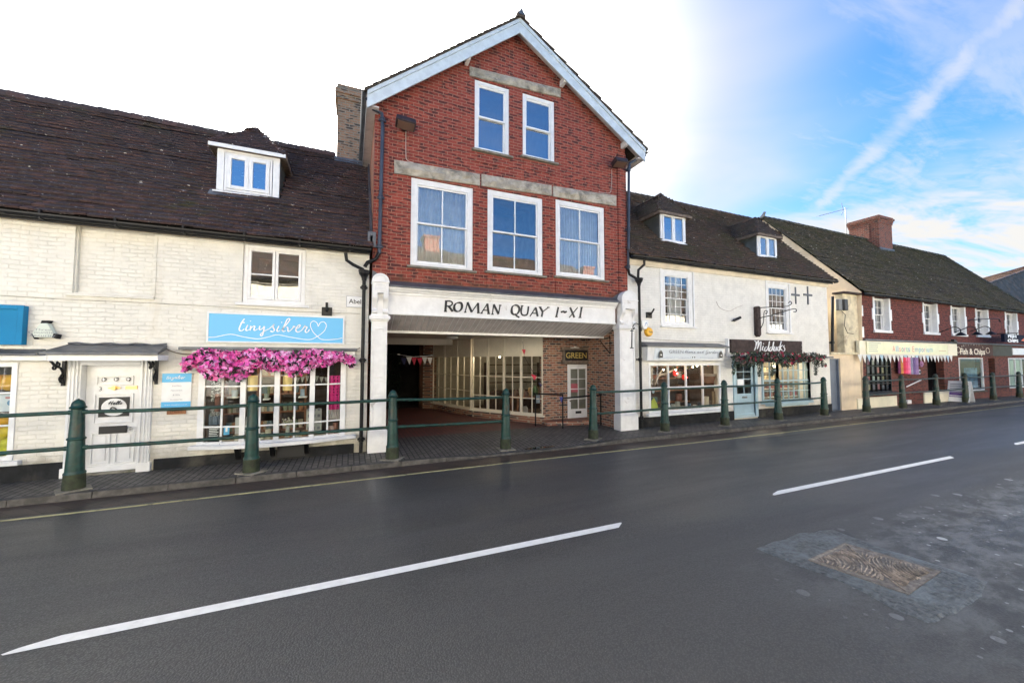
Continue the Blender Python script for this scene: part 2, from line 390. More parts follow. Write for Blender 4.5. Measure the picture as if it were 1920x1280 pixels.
M['chimney_brick'] = brick('chimney_brick', (.30, .075, .04), (.22, .055, .035), (.3, .2, .15), tone3=(.08, .04, .035), bump=.6, stain=(.13, .07, .05), stain_rng=(.55, .8))
M['old_chimney'] = brick('weathered_chimney_brick', (.36, .20, .12), (.27, .16, .10), (.28, .24, .18), tone3=(.08, .06, .05), bump=.8, stain=(.12, .12, .07), stain_rng=(.5, .75))
M['pav_brick'] = brick('grey_paving_block', (.15, .135, .12), (.10, .092, .082), (.018, .017, .014), bw=.21, bh=.105, ms=.011, bump=.6, bd=.008, rough=.62, stain=(.05, .052, .035), stain_rng=(.5, .8), yax=True, blotch=((.16, .14, .12), .68, .75))
M['red_paving'] = brick('red_paving_brick', (.17, .055, .045), (.12, .045, .04), (.05, .035, .03), bw=.21, bh=.105, ms=.008, bump=.5, bd=.006, rough=.55, stain=(.09, .07, .06), stain_rng=(.5, .8), yax=True)
M['tile_a'] = tilemat('dark_clay_tile', (.068, .051, .050), (.055, .055, .028), (.55, .52, .48), lich=.69)
M['tile_c'] = tilemat('brown_clay_tile', (.075, .058, .050), (.06, .062, .03), (.5, .48, .42), mossamt=(.45, .72), lich=.69)
M['tile_b'] = tilemat('mossy_clay_tile', (.078, .070, .061), (.066, .066, .030), (.42, .40, .36), lich=.665, mossamt=(.38, .68))
M['tile_far'] = tilemat('red_brown_tile', (.21, .15, .125), (.12, .10, .07), (.4, .35, .3))
M['white'] = mat('white_gloss_paint', (.80, .80, .79), .35, var=.05, vs=6, bump=.15, bs=25, bd=.004, dirt=(.62, .60, .55), dl=(.66, .85))
M['old_white'] = mat('weathered_white_paint', (.80, .79, .77), .5, var=.06, vs=5, bump=.3, bs=18, dirt=(.42, .38, .34), ds=3.5, dl=(.60, .80))
M['grey_white'] = mat('pale_grey_board_paint', (.56, .62, .66), .5, var=.08, vs=7, bump=.2, bs=30, dirt=(.36, .37, .36), ds=3, dl=(.6, .85))
M['stone'] = mat('rock_faced_limestone', (.42, .38, .31), .9, var=.22, vs=5, bump=1, bs=9, bd=.06, dirt=(.16, .15, .12), ds=2.6, dl=(.46, .72))
M['sill_stone'] = mat('weathered_sill_stone', (.22, .20, .16), .9, var=.25, vs=8, bump=.5, bs=40, dirt=(.10, .10, .06), ds=4, dl=(.5, .75))
M['lead'] = mat('lead_sheet', (.11, .115, .125), .45, metal=.35, var=.25, vs=4, bump=.4, bs=12, dirt=(.24, .25, .25), dl=(.6, .8))
M['black'] = mat('black_iron_paint', (.008, .008, .009), .4, spec=.3, var=.2, bump=.15, bs=30)
M['black_pl'] = mat('black_plastic', (.018, .018, .02), .45)
M['green'] = mat('dark_green_railing_paint', (.008, .042, .033), .38, var=.35, vs=9, bump=.4, bs=40, bd=.004, dirt=(.06, .045, .025), ds=5.5, dl=(.54, .74), spec=.4)
M['green_old'] = mat('worn_green_railing_paint', (.012, .036, .026), .5, var=.35, vs=8, bump=.5, bs=35, bd=.005, dirt=(.09, .055, .035), ds=4, dl=(.48, .70))
M['green_foot'] = mat('mossy_bollard_foot', (.030, .038, .018), .8, var=.4, vs=9, bump=.6, bs=40, dirt=(.06, .04, .028), ds=5, dl=(.48, .7))
M['plinth'] = mat('dark_plinth_paint', (.014, .015, .017), .7, spec=.2, var=.3, vs=5, bump=.5, bs=25, dirt=(.07, .065, .055), dl=(.5, .8))
M['wood_dark'] = mat('dark_stained_boards', (.055, .038, .034), .75, spec=.25, var=.3, vs=8, bump=.5, bs=60)
M['wood_grey'] = mat('weathered_oak', (.16, .12, .09), .8, var=.3, vs=8, bump=.6, bs=50)
M['blue_sign'] = mat('sky_blue_sign', (.10, .47, .80), .35)
M['blue_box'] = mat('turquoise_paint', (.0, .20, .42), .5, var=.06, spec=.2)
M['pale_blue'] = mat('pale_blue_paint', (.36, .50, .56), .4, var=.06, dirt=(.3, .36, .36), dl=(.66, .85))
M['grey_door'] = mat('slate_blue_door_paint', (.13, .16, .21), .45, var=.1)
M['cream_render'] = mat('peach_cream_render', (.76, .62, .44), .85, var=.10, vs=1.5, bump=.35, bs=22, dirt=(.55, .44, .31), ds=1.2, dl=(.5, .82))
M['stained_render'] = mat('stained_cream_render', (.68, .60, .42), .85, var=.16, vs=3, bump=.35, bs=20, dirt=(.30, .24, .17), ds=2.6, dl=(.48, .75))
M['cream_gloss'] = mat('cream_shopfront_paint', (.80, .74, .56), .45, var=.05)
M['yellow_sign'] = mat('pale_yellow_sign', (.80, .80, .52), .4, var=.04)
M['brown_sign'] = mat('brown_fascia_paint', (.075, .040, .034), .7, spec=.2, var=.15)
M['olive_grey'] = mat('olive_grey_fascia', (.075, .078, .066), .7, spec=.2, var=.1)
M['cream_let'] = mat('cream_lettering', (.8, .7, .55), .5)
M['white_let'] = mat('white_lettering', (.88, .88, .88), .4)
M['black_let'] = mat('black_lettering', (.008, .008, .009), .4)
M['grey_let'] = mat('grey_lettering', (.25, .26, .30), .5)
M['gold_let'] = mat('gold_lettering', (.55, .42, .12), .4, metal=.4)
M['navy'] = mat('navy_panel', (.006, .008, .025), .8, spec=.2)
M['orange'] = mat('orange_panel', (.85, .14, .02), .45)
M['brass'] = mat('polished_brass', (.75, .52, .2), .3, metal=1)
M['chrome'] = mat('satin_chrome', (.6, .6, .6), .25, metal=1)
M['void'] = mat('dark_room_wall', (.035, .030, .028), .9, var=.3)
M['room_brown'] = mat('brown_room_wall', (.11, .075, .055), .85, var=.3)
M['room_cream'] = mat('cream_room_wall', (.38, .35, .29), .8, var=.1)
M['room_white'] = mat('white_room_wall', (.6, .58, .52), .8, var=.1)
M['soffit'] = mat('white_soffit_boards', (.56, .51, .50), .6, var=.12, vs=4, dirt=(.28, .25, .24), dl=(.55, .8))
M['ceiling'] = mat('cream_plaster_ceiling', (.55, .50, .42), .8, var=.06)
M['inner_cream'] = mat('cream_joinery_paint', (.74, .68, .55), .45, var=.05)
M['net'] = None
M['glass'] = glassmat('window_glass', ior=2.7, wav=.0035, ws=1.3)
M['glass_shop'] = glassmat('shop_glass', ior=1.5, wav=.0015)
M['glass_blue'] = glassmat('dormer_glass', ior=4.5, wav=.002)
M['leaf'] = mat('green_leaves', (.05, .11, .035), .6, tint=True, var=.3, vs=20)
M['petal'] = mat('garland_petals', (1, 1, 1), .6, tint='only', spec=.2)
M['goods'] = mat('mixed_goods', (1, 1, 1), .6, tint='only')
M['twig'] = mat('bleached_driftwood', (.42, .33, .27), .85, bump=.6, bs=30, var=.25)
M['wicker'] = mat('brown_wicker', (.30, .14, .08), .8, bump=1, bs=55, bd=.02, var=.3)
M['lamp_warm'] = mat('lit_warm_bulb', (1, .9, .7), .5, emit=(1, .82, .5), es=9)
M['lamp_red'] = mat('lit_red_bulb', (1, .2, .15), .5, emit=(1, .12, .09), es=5)
M['lamp_shade'] = mat('lit_brass_shade', (.7, .5, .2), .35, metal=.6, emit=(1, .75, .3), es=.06)
M['poly'] = mat('milky_light_diffuser', (.75, .75, .72), .4)
M['curtain'] = mat('white_net_curtain', (.85, .87, .90), .9, var=.08, vs=6)
M['curtain_grey'] = mat('grey_curtain', (.36, .34, .33), .9, var=.12, vs=6)
M['terracotta'] = mat('terracotta', (.36, .12, .06), .8, var=.15)
M['mortar'] = mat('lime_mortar', (.32, .29, .24), .95, bump=.8, bs=25)
M['alarm_yellow'] = mat('yellow_plastic', (.85, .45, .02), .35)
M['cable'] = mat('pale_cable', (.45, .38, .33), .6)
M['iron_grey'] = mat('rusty_lamp_housing', (.03, .018, .018), .55, var=.4, vs=10)

# ---------------------------------------------------------------- ground
def asphalt(name, worn=False):
    m = bpy.data.materials.new(name); m.use_nodes = True; t = NT(m.node_tree)
    b = t.n('ShaderNodeBsdfPrincipled'); o = t.n('ShaderNodeOutputMaterial'); t.l(b.outputs[0], o.inputs[0])
    pos = t.n('ShaderNodeNewGeometry').outputs['Position']
    s_ = t.n('ShaderNodeSeparateXYZ'); t.l(pos, s_.inputs[0])
    grain = t.n('ShaderNodeTexVoronoi', feature='F1'); grain.inputs['Scale'].default_value = 70; t.l(pos, grain.inputs['Vector'])
    gsz = t.noise(pos, 110, 2)
    lo = t.noise(t.mapping(pos, sc=(.22, 1, 1)), .8, 5, .6, .3); med = t.noise(pos, 2.6, 6, .65)
    yb = t.math('ADD', s_.outputs[1], t.math('MULTIPLY', t.math('SUBTRACT', t.noise(pos, .35, 4), .5), 1.2))
    near = t.ramp(yb, 3.9, 3.2)                                  # older, coarser lane on the near side
    c = t.mix(t.ramp(grain.outputs['Distance'], .1, .65), (.108, .108, .106), (.038, .039, .039))
    c = t.mix(t.ramp(gsz, .66, .74), c, (.32, .30, .28))
    c = t.mix(t.ramp(med, .2, .8, 0, .5), c, (.058, .056, .053))
    track = t.math('MULTIPLY', t.ramp(yb, 1.8, .9), t.ramp(yb, -.8, .2))
    c = t.mix(t.math('MULTIPLY', near, .35), c, (.085, .082, .078))
    c = t.mix(t.ramp(lo, .45, .8, 0, .5), c, (.10, .098, .092))
    side = t.math('MULTIPLY', t.ramp(t.math('SUBTRACT', s_.outputs[1], t.math('MULTIPLY', t.math('SUBTRACT', t.noise(pos, .8, 3), .5), .5)), 2.95, 2.65), t.ramp(s_.outputs[0], 3.0, 5.5))
    mot = t.noise(t.mapping(pos, sc=(.8, 1.3, 1)), 3.1, 8, .72, .15)
    c = t.mix(t.math('MULTIPLY', side, t.ramp(mot, .36, .66)), c, (.14, .145, .145))
    c = t.mix(t.math('MULTIPLY', side, t.ramp(mot, .56, .40, 0, .55)), c, (.045, .046, .047))
    c = t.mix(t.ramp(t.noise(t.mapping(pos, sc=(.3, 1, 1), loc=(4, 2, 0)), 3.3, 8, .75, .4), .60, .74, 0, .45), c, (.045, .044, .042))
    # chewing gum and pale spots on the near lane
    vo = t.n('ShaderNodeTexVoronoi', feature='F1', voronoi_dimensions='2D'); vo.inputs['Scale'].default_value = 2.6; vo.inputs['Randomness'].default_value = 1
    t.l(t.vmath('ADD', t.mapping(pos, sc=(1, 1, 0)), t.mapping(pos, sc=(0, 0, 0))), vo.inputs['Vector'])
    vc = t.n('ShaderNodeSeparateColor'); t.l(vo.outputs['Color'], vc.inputs[0])
    rad = t.math('MULTIPLY', t.math('POWER', vc.outputs[0], 1.6), .15)
    gum = t.ramp(t.math('SUBTRACT', t.math('ADD', vo.outputs['Distance'], t.math('MULTIPLY', t.math('SUBTRACT', t.noise(pos, 14, 2), .5), .06)), rad), .012, -.012)
    gum = t.math('MULTIPLY', gum, t.math('MULTIPLY', t.ramp(t.math('ADD', s_.outputs[1], t.math('MULTIPLY', s_.outputs[0], -.04)), 2.9, 2.4), t.ramp(s_.outputs[0], 3.2, 5.2)))
    gum = t.math('MULTIPLY', gum, t.ramp(vc.outputs[1], .2, .9, .08, .9))
    vo2 = t.n('ShaderNodeTexVoronoi', feature='F1', voronoi_dimensions='2D'); vo2.inputs['Scale'].default_value = 5.2
    t.l(t.mapping(pos, sc=(1, 1, 0), loc=(3.3, 1.7, 0)), vo2.inputs['Vector'])
    vc2 = t.n('ShaderNodeSeparateColor'); t.l(vo2.outputs['Color'], vc2.inputs[0])
    g2 = t.math('MULTIPLY', t.ramp(t.math('SUBTRACT', vo2.outputs['Distance'], t.math('MULTIPLY', vc2.outputs[0], .1)), .01, -.01), t.ramp(vc2.outputs[1], .45, .7))
    g2 = t.math('MULTIPLY', g2, t.math('MULTIPLY', t.ramp(t.math('ADD', s_.outputs[1], t.math('MULTIPLY', s_.outputs[0], -.04)), 2.9, 2.4), t.ramp(s_.outputs[0], 3.2, 5.2)))
    c = t.mix(t.math('MAXIMUM', gum, t.math('MULTIPLY', g2, .6)), c, (.42, .44, .44))
    t.l(c, b.inputs['Base Color'])
    wet = t.ramp(t.noise(t.mapping(pos, sc=(.12, .8, 1)), 1, 5, .6, .4), .35, .65)
    rg = t.math('ADD', t.math('MULTIPLY', wet, .16), t.math('ADD', .40, t.math('MULTIPLY', near, .12)))
    t.l(rg, b.inputs['Roughness']); b.inputs['Specular IOR Level'].default_value = .5
    h = t.math('ADD', t.math('MULTIPLY', grain.outputs['Distance'], .9), t.math('MULTIPLY', med, .4))
    bn = t.n('ShaderNodeBump'); t.l(t.math('ADD', .4, t.math('MULTIPLY', near, .4)), bn.inputs['Strength']); bn.inputs['Distance'].default_value = .006
    t.l(h, bn.inputs['Height']); t.l(bn.outputs[0], b.inputs['Normal'])
    return m
M['asphalt'] = asphalt('damp_asphalt')
M['patch'] = mat('blue_grey_patch_asphalt', (.085, .094, .098), .45, var=.55, vs=22, bump=1, bs=30, bd=.03, dirt=(.16, .19, .205), ds=3.5, dl=(.42, .72))
M['land'] = mat('distant_land', (.06, .08, .04), .9, var=.3, vs=.1)
M['road_white'] = mat('white_road_paint', (.80, .79, .76), .6, var=.06, vs=12, bump=.35, bs=70, bd=.004, dirt=(.30, .29, .28), ds=7, dl=(.62, .80))
M['road_yellow'] = mat('pale_yellow_road_paint', (.58, .52, .25), .65, var=.15, vs=12, bump=.3, bs=70, bd=.003, dirt=(.16, .15, .11), ds=6, dl=(.50, .72))
M['kerb'] = mat('granite_kerb', (.085, .078, .070), .75, spec=.3, var=.35, vs=9, bump=.6, bs=35, dirt=(.05, .048, .04), ds=2.4, dl=(.45, .75))
M['gutter'] = brick('gutter_setts', (.075, .052, .042), (.055, .042, .036), (.02, .017, .014), bw=.3, bh=.14, ms=.008, bump=.5, rough=.45, yax=False, stain=(.035, .03, .026), stain_rng=(.45, .7))
M['water'] = mat('shallow_water', (.012, .011, .010), .04, spec=.6)

def struct(mb, name, m, **k): return tag(mb.build(name, m, **k), kind='structure')
KY = 7.95; RZ = -.1
struct(MB().quad((-900, -900, -.16), (1500, -900, -.16), (1500, 1500, -.16), (-900, 1500, -.16)), 'ground', M['land'])
g = MB()
xs_ = [-90, -30, -12, -6, -2, 2, 6, 10, 14, 20, 30, 45, 70, 160]; ys_ = [.1, 2.2, 4.1, 6, KY+.05]
hz = lambda y: RZ+.05*(1-((y-4.05)/3.95)**2)*0
for i in range(len(xs_)-1):
    for j in range(len(ys_)-1):
        g.quad((xs_[i], ys_[j], hz(ys_[j])), (xs_[i+1], ys_[j], hz(ys_[j])), (xs_[i+1], ys_[j+1], hz(ys_[j+1])), (xs_[i], ys_[j+1], hz(ys_[j+1])))
struct(g, 'road', M['asphalt'])
g = MB(); g.quad((-90, 7.42, RZ+.004), (160, 7.42, RZ+.004), (160, KY+.02, RZ+.004), (-90, KY+.02, RZ+.004)); struct(g, 'gutter_strip', M['gutter'])
# the dropped kerb in front of the passage
def pz(x):
    k = max(0, min(1, (x-1.2)/2.0))*max(0, min(1, (6.3-x)/1.2)); k = k*k*(3-2*k); return -.06*k
g = MB(); x = -60.
while x < 120:
    w = .91; z0, z1 = pz(x), pz(x+w); j = random.uniform(-.004, .004)
    g.hexa([(x+.004, KY+j, RZ-.05), (x+w-.004, KY+j, RZ-.05), (x+w-.004, KY+.13, RZ-.05), (x+.004, KY+.13, RZ-.05), (x+.004, KY+j+.012, z0+.002), (x+w-.004, KY+j+.012, z1+.002), (x+w-.004, KY+.13, z1+.002), (x+.004, KY+.13, z0+.002)])
    x += w
struct(g, 'kerb', M['kerb'], bevel=.008)
g = MB(); x = -60.; st = .5
while x < 120:
    st = .4 if -8 < x < 12 else 4
    for (ya, yb, ka, kb) in ((KY+.13, 8.6, 1, .5), (8.6, 9.2, .5, 0)):
        g.quad((x, ya, pz(x)*ka), (x+st, ya, pz(x+st)*ka), (x+st, yb, pz(x+st)*kb), (x, yb, pz(x)*kb))
    x += st
g.quad((.5, 9.2, 0), (7.5, 9.2, 0), (7.5, 10.35, 0), (.5, 10.35, 0))
struct(g, 'pavement', M['pav_brick'])
struct(MB().box(-60, 120, -2.2, .1, -.14, 0.0), 'near_pavement', M['pav_brick'])
g = MB()
g.quad((.5, 10.35, .0), (7.5, 10.35, .0), (7.5, 26, .002), (.5, 26, .002)); struct(g, 'passage_floor', M['red_paving'])
g = MB()
def dash(xa, xb, yc, w=.115):
    pts = [(xa, yc-w/2), (xb-.13, yc-w/2), (xb, yc+w/2-.012), (xb-.02, yc+w/2), (xa+.25, yc+w/2), (xa+.05, yc), (xa-.02, yc-w*.35)]
    g.add([(a, b, RZ+.004) for a, b in pts], [tuple(range(len(pts)))])
for xa, xb in ((-11.5, -6.0), (-2.24, 3.28), (6.13, 12.15), (15.3, 21.3), (24.4, 30.4), (33.5, 39.5), (42.6, 48.6)): dash(xa, xb, 4.08)
struct(g, 'centre_line', M['road_white'])
g = MB(); x = -12
while x < 60:
    w = .6; a = lambda q: 7.30+.03*math.sin(q*.5)+.004*math.sin(q*7)
    g.quad((x, a(x), RZ+.006), (x+w, a(x+w), RZ+.006), (x+w, a(x+w)+.062, RZ+.006), (x, a(x)+.062, RZ+.006)); x += w
struct(g, 'yellow_line', M['road_yellow'])
# puddle at the dropped kerb
g = MB(); cx, cy = gr(1012, 838, -.04); pts = []
for i in range(28):
    a = 2*math.pi*i/28; r_ = 1+.18*noise.noise(Vector((math.cos(a)*1.5, math.sin(a)*1.5, 3)))
    pts.append((cx+.42*r_*math.cos(a), cy+.075*r_*math.sin(a), -.046))
g.add(pts, [tuple(range(28))]); struct(g, 'puddle', M['water'])
# patch of newer asphalt with the cast iron cover
g = MB(); PC = [gr(1500, 998, RZ), gr(1422, 1030, RZ), gr(1742, 1172, RZ), gr(1853, 1098, RZ), gr(1600, 1000, RZ)]
PT = [gr(*q, RZ) for q in ((1418, 1028), (1500, 1000), (1560, 992), (1640, 1022), (1745, 1055), (1850, 1090), (1838, 1118), (1790, 1150), (1742, 1170), (1668, 1138), (1590, 1095), (1500, 1062))]
cx = sum(a for a, b in PT)/len(PT); cy = sum(b for a, b in PT)/len(PT); ring = []
for i in range(len(PT)):
    a, b = PT[i], PT[(i+1) % len(PT)]
    for k in range(5):
        q = (lerp(a[0], b[0], k/5), lerp(a[1], b[1], k/5)); n_ = .02*noise.noise(Vector((q[0]*6, q[1]*6, 0)))
        ring.append((q[0]+(q[0]-cx)*n_*2, q[1]+(q[1]-cy)*n_*2))
n = len(ring)
g.add([(a, b, RZ+.002) for a, b in ring]+[(cx+(a-cx)*.95, cy+(b-cy)*.95, RZ+.010) for a, b in ring], [(i, (i+1) % n, n+(i+1) % n, n+i) for i in range(n)]+[tuple(range(n, 2*n))])
struct(g, 'asphalt_patch', M['patch'])
# ---------------------------------------------------------------- building helpers
def rnd_tile(kind):
    k = random.random()
    if kind == 'a': pal = [(1, 1, 1.02), (1.1, .98, .96), (.9, .9, .93), (1.2, 1.0, .98), (.95, .97, 1.05), (1.35, 1.12, 1.08)]
    elif kind == 'c': pal = [(1, 1, 1), (1.2, 1.08, 1.0), (.88, .86, .84), (1.35, 1.12, .98), (1.05, 1.05, 1.05), (.95, .9, .87)]
    else: pal = [(1, 1, 1), (.8, .82, .8), (1.3, 1.2, 1.0), (1.1, 1.1, 1.0), (.7, .7, .72), (1.5, 1.3, 1.1)]
    c = random.choice(pal); j = random.uniform(.86, 1.14); return tuple(v*j for v in c)
def tiles(mb, e0, e1, upv, length, tw=.165, gauge=.1, th=.014, kind='a', lim=None, und=.022, seed=0):
    """plain tiles laid in courses from the eave line e0-e1 along the slope vector upv; lim(u, s) -> keep"""
    e0, e1, upv = Vector(e0), Vector(e1), Vector(upv).normalized()
    ex = (e1-e0); L = ex.length; ex.normalize(); nrm = ex.cross(upv).normalized()
    if nrm.z < 0: nrm = -nrm
    rows = int(length/gauge); cols = int(L/tw)+1
    rl = [random.uniform(0, th*.35) for _ in range(rows+1)]
    for r in range(rows+1):
        off = (.5 if r % 2 else 0)
        for c in range(-1, cols+1):
            u0 = (c+off)*tw+random.uniform(-.004, .004); u1 = u0+tw-.004
            if u0 < -.02: u0 = -.02
            if u1 > L+.02: u1 = L+.02
            if u1-u0 < .04: continue
            s0 = r*gauge+random.uniform(-.004, .004); s1 = (r+1.25)*gauge
            if s1 > length: s1 = length
            if lim and not lim((u0+u1)/2, (s0+s1)/2): continue
            w = rl[r]+noise.noise(Vector(((u0+u1)*.35, s0*.7, seed)))*und+noise.noise(Vector((u0*1.7, s0*1.9, seed+5)))*und*.45
            lift = th+.010+random.uniform(-.002, .006)+(.012 if random.random() < .03 else 0)
            tl = random.uniform(-.0025, .0025)
            a = e0+ex*u0+upv*s0+nrm*(w+lift+tl); b = e0+ex*u1+upv*s0+nrm*(w+lift-tl)
            d_ = e0+ex*u0+upv*s1+nrm*(w+.002); c_ = e0+ex*u1+upv*s1+nrm*(w+.002)
            a2, b2 = a-nrm*th, b-nrm*th; d2, c2 = d_-nrm*.004, c_-nrm*.004
            mb.col = rnd_tile(kind)
            mb.add([a, b, c_, d_, a2, b2, c2, d2], [(0, 1, 2, 3), (4, 5, 1, 0), (4, 0, 3, 7), (1, 5, 6, 2)])
    mb.col = (1, 1, 1)
def ridge_tiles(mb, a, b, r=.11, L=.3, kind='a'):
    a, b = Vector(a), Vector(b); D = (b-a); n = max(1, int(D.length/L)); D /= n
    s_ = D.normalized().cross(Vector((0, 0, 1))).normalized(); up = s_.cross(D.normalized())
    if up.z < 0: up = -up
    for i in range(n):
        p0 = a+D*i; p1 = p0+D*1.03; mb.col = rnd_tile(kind); w = noise.noise(p0*.5)*.02; k0, k1 = r+random.uniform(0, .01), r-.012
        vs = []
        for p_, k in ((p0, k0), (p1, k1)):
            for j in range(7):
                an = math.pi*(j-.6)/4.8; vs.append(p_+s_*math.cos(an)*k*1.1+up*(math.sin(an)*k-.02+w))
        mb.add(vs, [(j, j+1, 8+j, 7+j) for j in range(6)]+[(0, 6, 5, 4, 3, 2, 1)])
    mb.col = (1, 1, 1)
def gutter_run(mb, a, b, r=.06):
    a, b = Vector(a), Vector(b); n = 8; vs = []
    d_ = (b-a).normalized(); s_ = d_.cross(Vector((0, 0, 1))).normalized()
    for p_ in (a, b):
        for j in range(n+1):
            an = math.pi+math.pi*j/n; vs.append(p_+s_*math.cos(an)*r+Vector((0, 0, math.sin(an)*r)))
        for j in range(n, -1, -1):
            an = math.pi+math.pi*j/n; vs.append(p_+s_*math.cos(an)*(r-.008)+Vector((0, 0, math.sin(an)*(r-.008)+.002)))
    k = 2*(n+1); mb.add(vs, [(j, (j+1) % k, k+(j+1) % k, k+j) for j in range(k)])
    L = (b-a).length; q = .5
    while q < L:
        c = a+d_*q; mb.rbox(c+Vector((0, .02, -.005)), (.03, .13, r*2.15)); q += .95
def downpipe(mb, pts, r=.036, collars=()):
    mb.tube([Vector(p_) for p_ in pts], r, 12)
    for c in collars: mb.lathe([(r*1.0, -.05), (r*1.45, -.045), (r*1.45, -.02), (r*1.2, -.012), (r*1.2, .012), (r*1.45, .02), (r*1.45, .045), (r, .05)], c, 14); mb.box(c[0]-r*2, c[0]+r*2, c[1]+r*.2, c[1]+r*2.2, c[2]-.02, c[2]+.02)
def hopper(mb, c):
    mb.lathe([(.035, -.2), (.05, -.19), (.05, -.17), (.06, -.12), (.095, -.06), (.11, -.04), (.11, 0), (.12, .01), (.12, .035), (.1, .035)], c, 8)
def frame_rect(mb, x0, x1, z0, z1, y0, y1, w, wb=None, wt=None):
    wb = w if wb is None else wb; wt = w if wt is None else wt
    mb.box(x0, x0+w, y0, y1, z0, z1); mb.box(x1-w, x1, y0, y1, z0, z1)
    mb.box(x0+w, x1-w, y0, y1, z0, z0+wb); mb.box(x0+w, x1-w, y0, y1, z1-wt, z1)
def curtain(mb, x0, x1, z0, z1, y, amp=.02, wl=.09, gather=0, ph=0):
    n = max(6, int((x1-x0)/wl*8)); vs = []
    for i in range(n+1):
        k = i/n; x = lerp(x0, x1, k); yy = y+amp*math.sin(2*math.pi*(x-x0)/wl+ph+1.3*math.sin(k*7+ph))
        vs += [(x, yy+.01*math.sin(k*23), z0), (x+gather*(.5-k)*0, yy, z1)]
    mb.add(vs, [(2*i, 2*i+2, 2*i+3, 2*i+1) for i in range(n)])
def room(parent, x0, x1, y0, y1, z0, z1, m, name='room'):
    g = MB()
    for q in ([(x0, y1, z0), (x1, y1, z0), (x1, y1, z1), (x0, y1, z1)], [(x0, y0, z0), (x0, y1, z0), (x0, y1, z1), (x0, y0, z1)], [(x1, y0, z0), (x1, y0, z1), (x1, y1, z1), (x1, y1, z0)], [(x0, y0, z1), (x0, y1, z1), (x1, y1, z1), (x1, y0, z1)], [(x0, y0, z0), (x1, y0, z0), (x1, y1, z0), (x0, y1, z0)]): g.quad(*q)
    return g.build(name, m, parent, auto=False)
def pane(parent, x0, x1, z0, z1, y, m=None, name='glass'):
    return MB().quad((x0, y, z0), (x1, y, z0), (x1, y, z1), (x0, y, z1)).build(name, m or M['glass'], parent, auto=False)
def sash(b, x0, x1, z0, z1, Y=FY, rec=.06, box=.10, bar=.022, cols=2, rows=(1, 1), meet=None, m='white', glass='glass', cur=None, sill=True, sillm='sill_stone', so=.08, sh=.07, horn=True, cmat='curtain', voidm='void', arch=0, rail=.05):
    """a box sash window: casing, two sashes with glazing bars, glass, curtains, sill"""
    zm = meet if meet is not None else (z0+z1)/2
    g = MB(); y0 = Y+rec
    frame_rect(g, x0, x1, z0, z1, y0, y0+.10, box, wb=box*.55, wt=box)
    xi0, xi1, zi0, zi1 = x0+box, x1-box, z0+box*.55, z1-box
    # outer architrave bead
    frame_rect(g, x0+box*.55, x1-box*.55, z0+box*.3, z1-box*.55, y0-.012, y0-.001, .018)
    for k, (a, b_, yy, rr) in enumerate(((zm-.02, zi1, y0+.03, rows[0]), (zi0, zm+.02, y0+.07, rows[1]))):
        frame_rect(g, xi0, xi1, a, b_, yy, yy+.035, rail*.8, wb=rail*(1.3 if k else .8), wt=rail*.8)
        ix0, ix1, iz0, iz1 = xi0+rail*.8, xi1-rail*.8, a+rail*(1.3 if k else .8), b_-rail*.8
        for c in range(1, cols): xc = lerp(ix0, ix1, c/cols); g.box(xc-bar/2, xc+bar/2, yy+.003, yy+.03, iz0, iz1)
        for c in range(1, rr): zc_ = lerp(iz0, iz1, c/rr); g.box(ix0, ix1, yy+.0045, yy+.0285, zc_-bar/2, zc_+bar/2)
    w = g.build('window', M[m], b, bevel=.003, seg=1)
    p_ = pane(w, xi0+.02, xi1-.02, zm, zi1-.02, y0+.048, M[glass]); pane(w, xi0+.02, xi1-.02, zi0+.02, zm, y0+.088, M[glass])
    if sill:
        MB().hexa([(x0-so, Y-.09, z0-sh), (x1+so, Y-.09, z0-sh), (x1+so, y0+.1, z0-sh), (x0-so, y0+.1, z0-sh), (x0-so, Y-.09, z0-.018), (x1+so, Y-.09, z0-.018), (x1+so, y0+.1, z0-.001), (x0-so, y0+.1, z0-.001)]).build('sill', M[sillm], w, bevel=.008)
    if cur:
        c = MB()
        for (a, b_, gm) in cur: curtain(c, lerp(xi0, xi1, a), lerp(xi0, xi1, b_), zi0, zi1, y0+.15, ph=a*9, amp=.022, wl=.085)
        c.build('curtain', M[cmat], w, smooth=True, auto=False)
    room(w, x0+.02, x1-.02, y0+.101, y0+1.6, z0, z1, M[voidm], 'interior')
    return w
def casement(b, x0, x1, z0, z1, Y=FY, rec=.02, fr=.06, cas=.05, n=2, rows=1, m='white', glass='glass', inter='void', cur=None, gap=.0):
    g = MB(); y0 = Y+rec
    frame_rect(g, x0, x1, z0, z1, y0, y0+.08, fr)
    w_ = (x1-x0-2*fr)/n; gl = []
    for i in range(n):
        a = x0+fr+w_*i+.004; c = a+w_-.008
        frame_rect(g, a, c, z0+fr+.003, z1-fr-.003, y0-.012, y0+.05, cas)
        for r_ in range(1, rows): zc_ = lerp(z0+fr, z1-fr, r_/rows); g.box(a+cas, c-cas, y0+.0, y0+.035, zc_-.014, zc_+.014)
        gl.append((a+cas-.01, c-cas+.01))
    w = g.build('window', M[m], b, bevel=.004, seg=1)
    for a, c in gl: pane(w, a, c, z0+fr+cas-.01, z1-fr-cas+.01, y0+.02, M[glass])
    if cur:
        c = MB(); curtain(c, x0+fr, x1-fr, z0+fr, z1-fr, y0+.2); c.build('curtain', M['curtain'], w, smooth=True, auto=False)
    room(w, x0+.02, x1-.02, y0+.081, y0+1.2, z0, z1, M[inter], 'interior')
    return w

# ================================================================ 1. cream brick cottage on the left
LX0, LX1 = -11.0, .36
L = thing('cream_brick_cottage', 'long cream painted brick cottage with dark tiled roof, left of the gable', 'building', (-4, FY, 0))
def A(px, py, Y=FY): return at(px, py, Y)
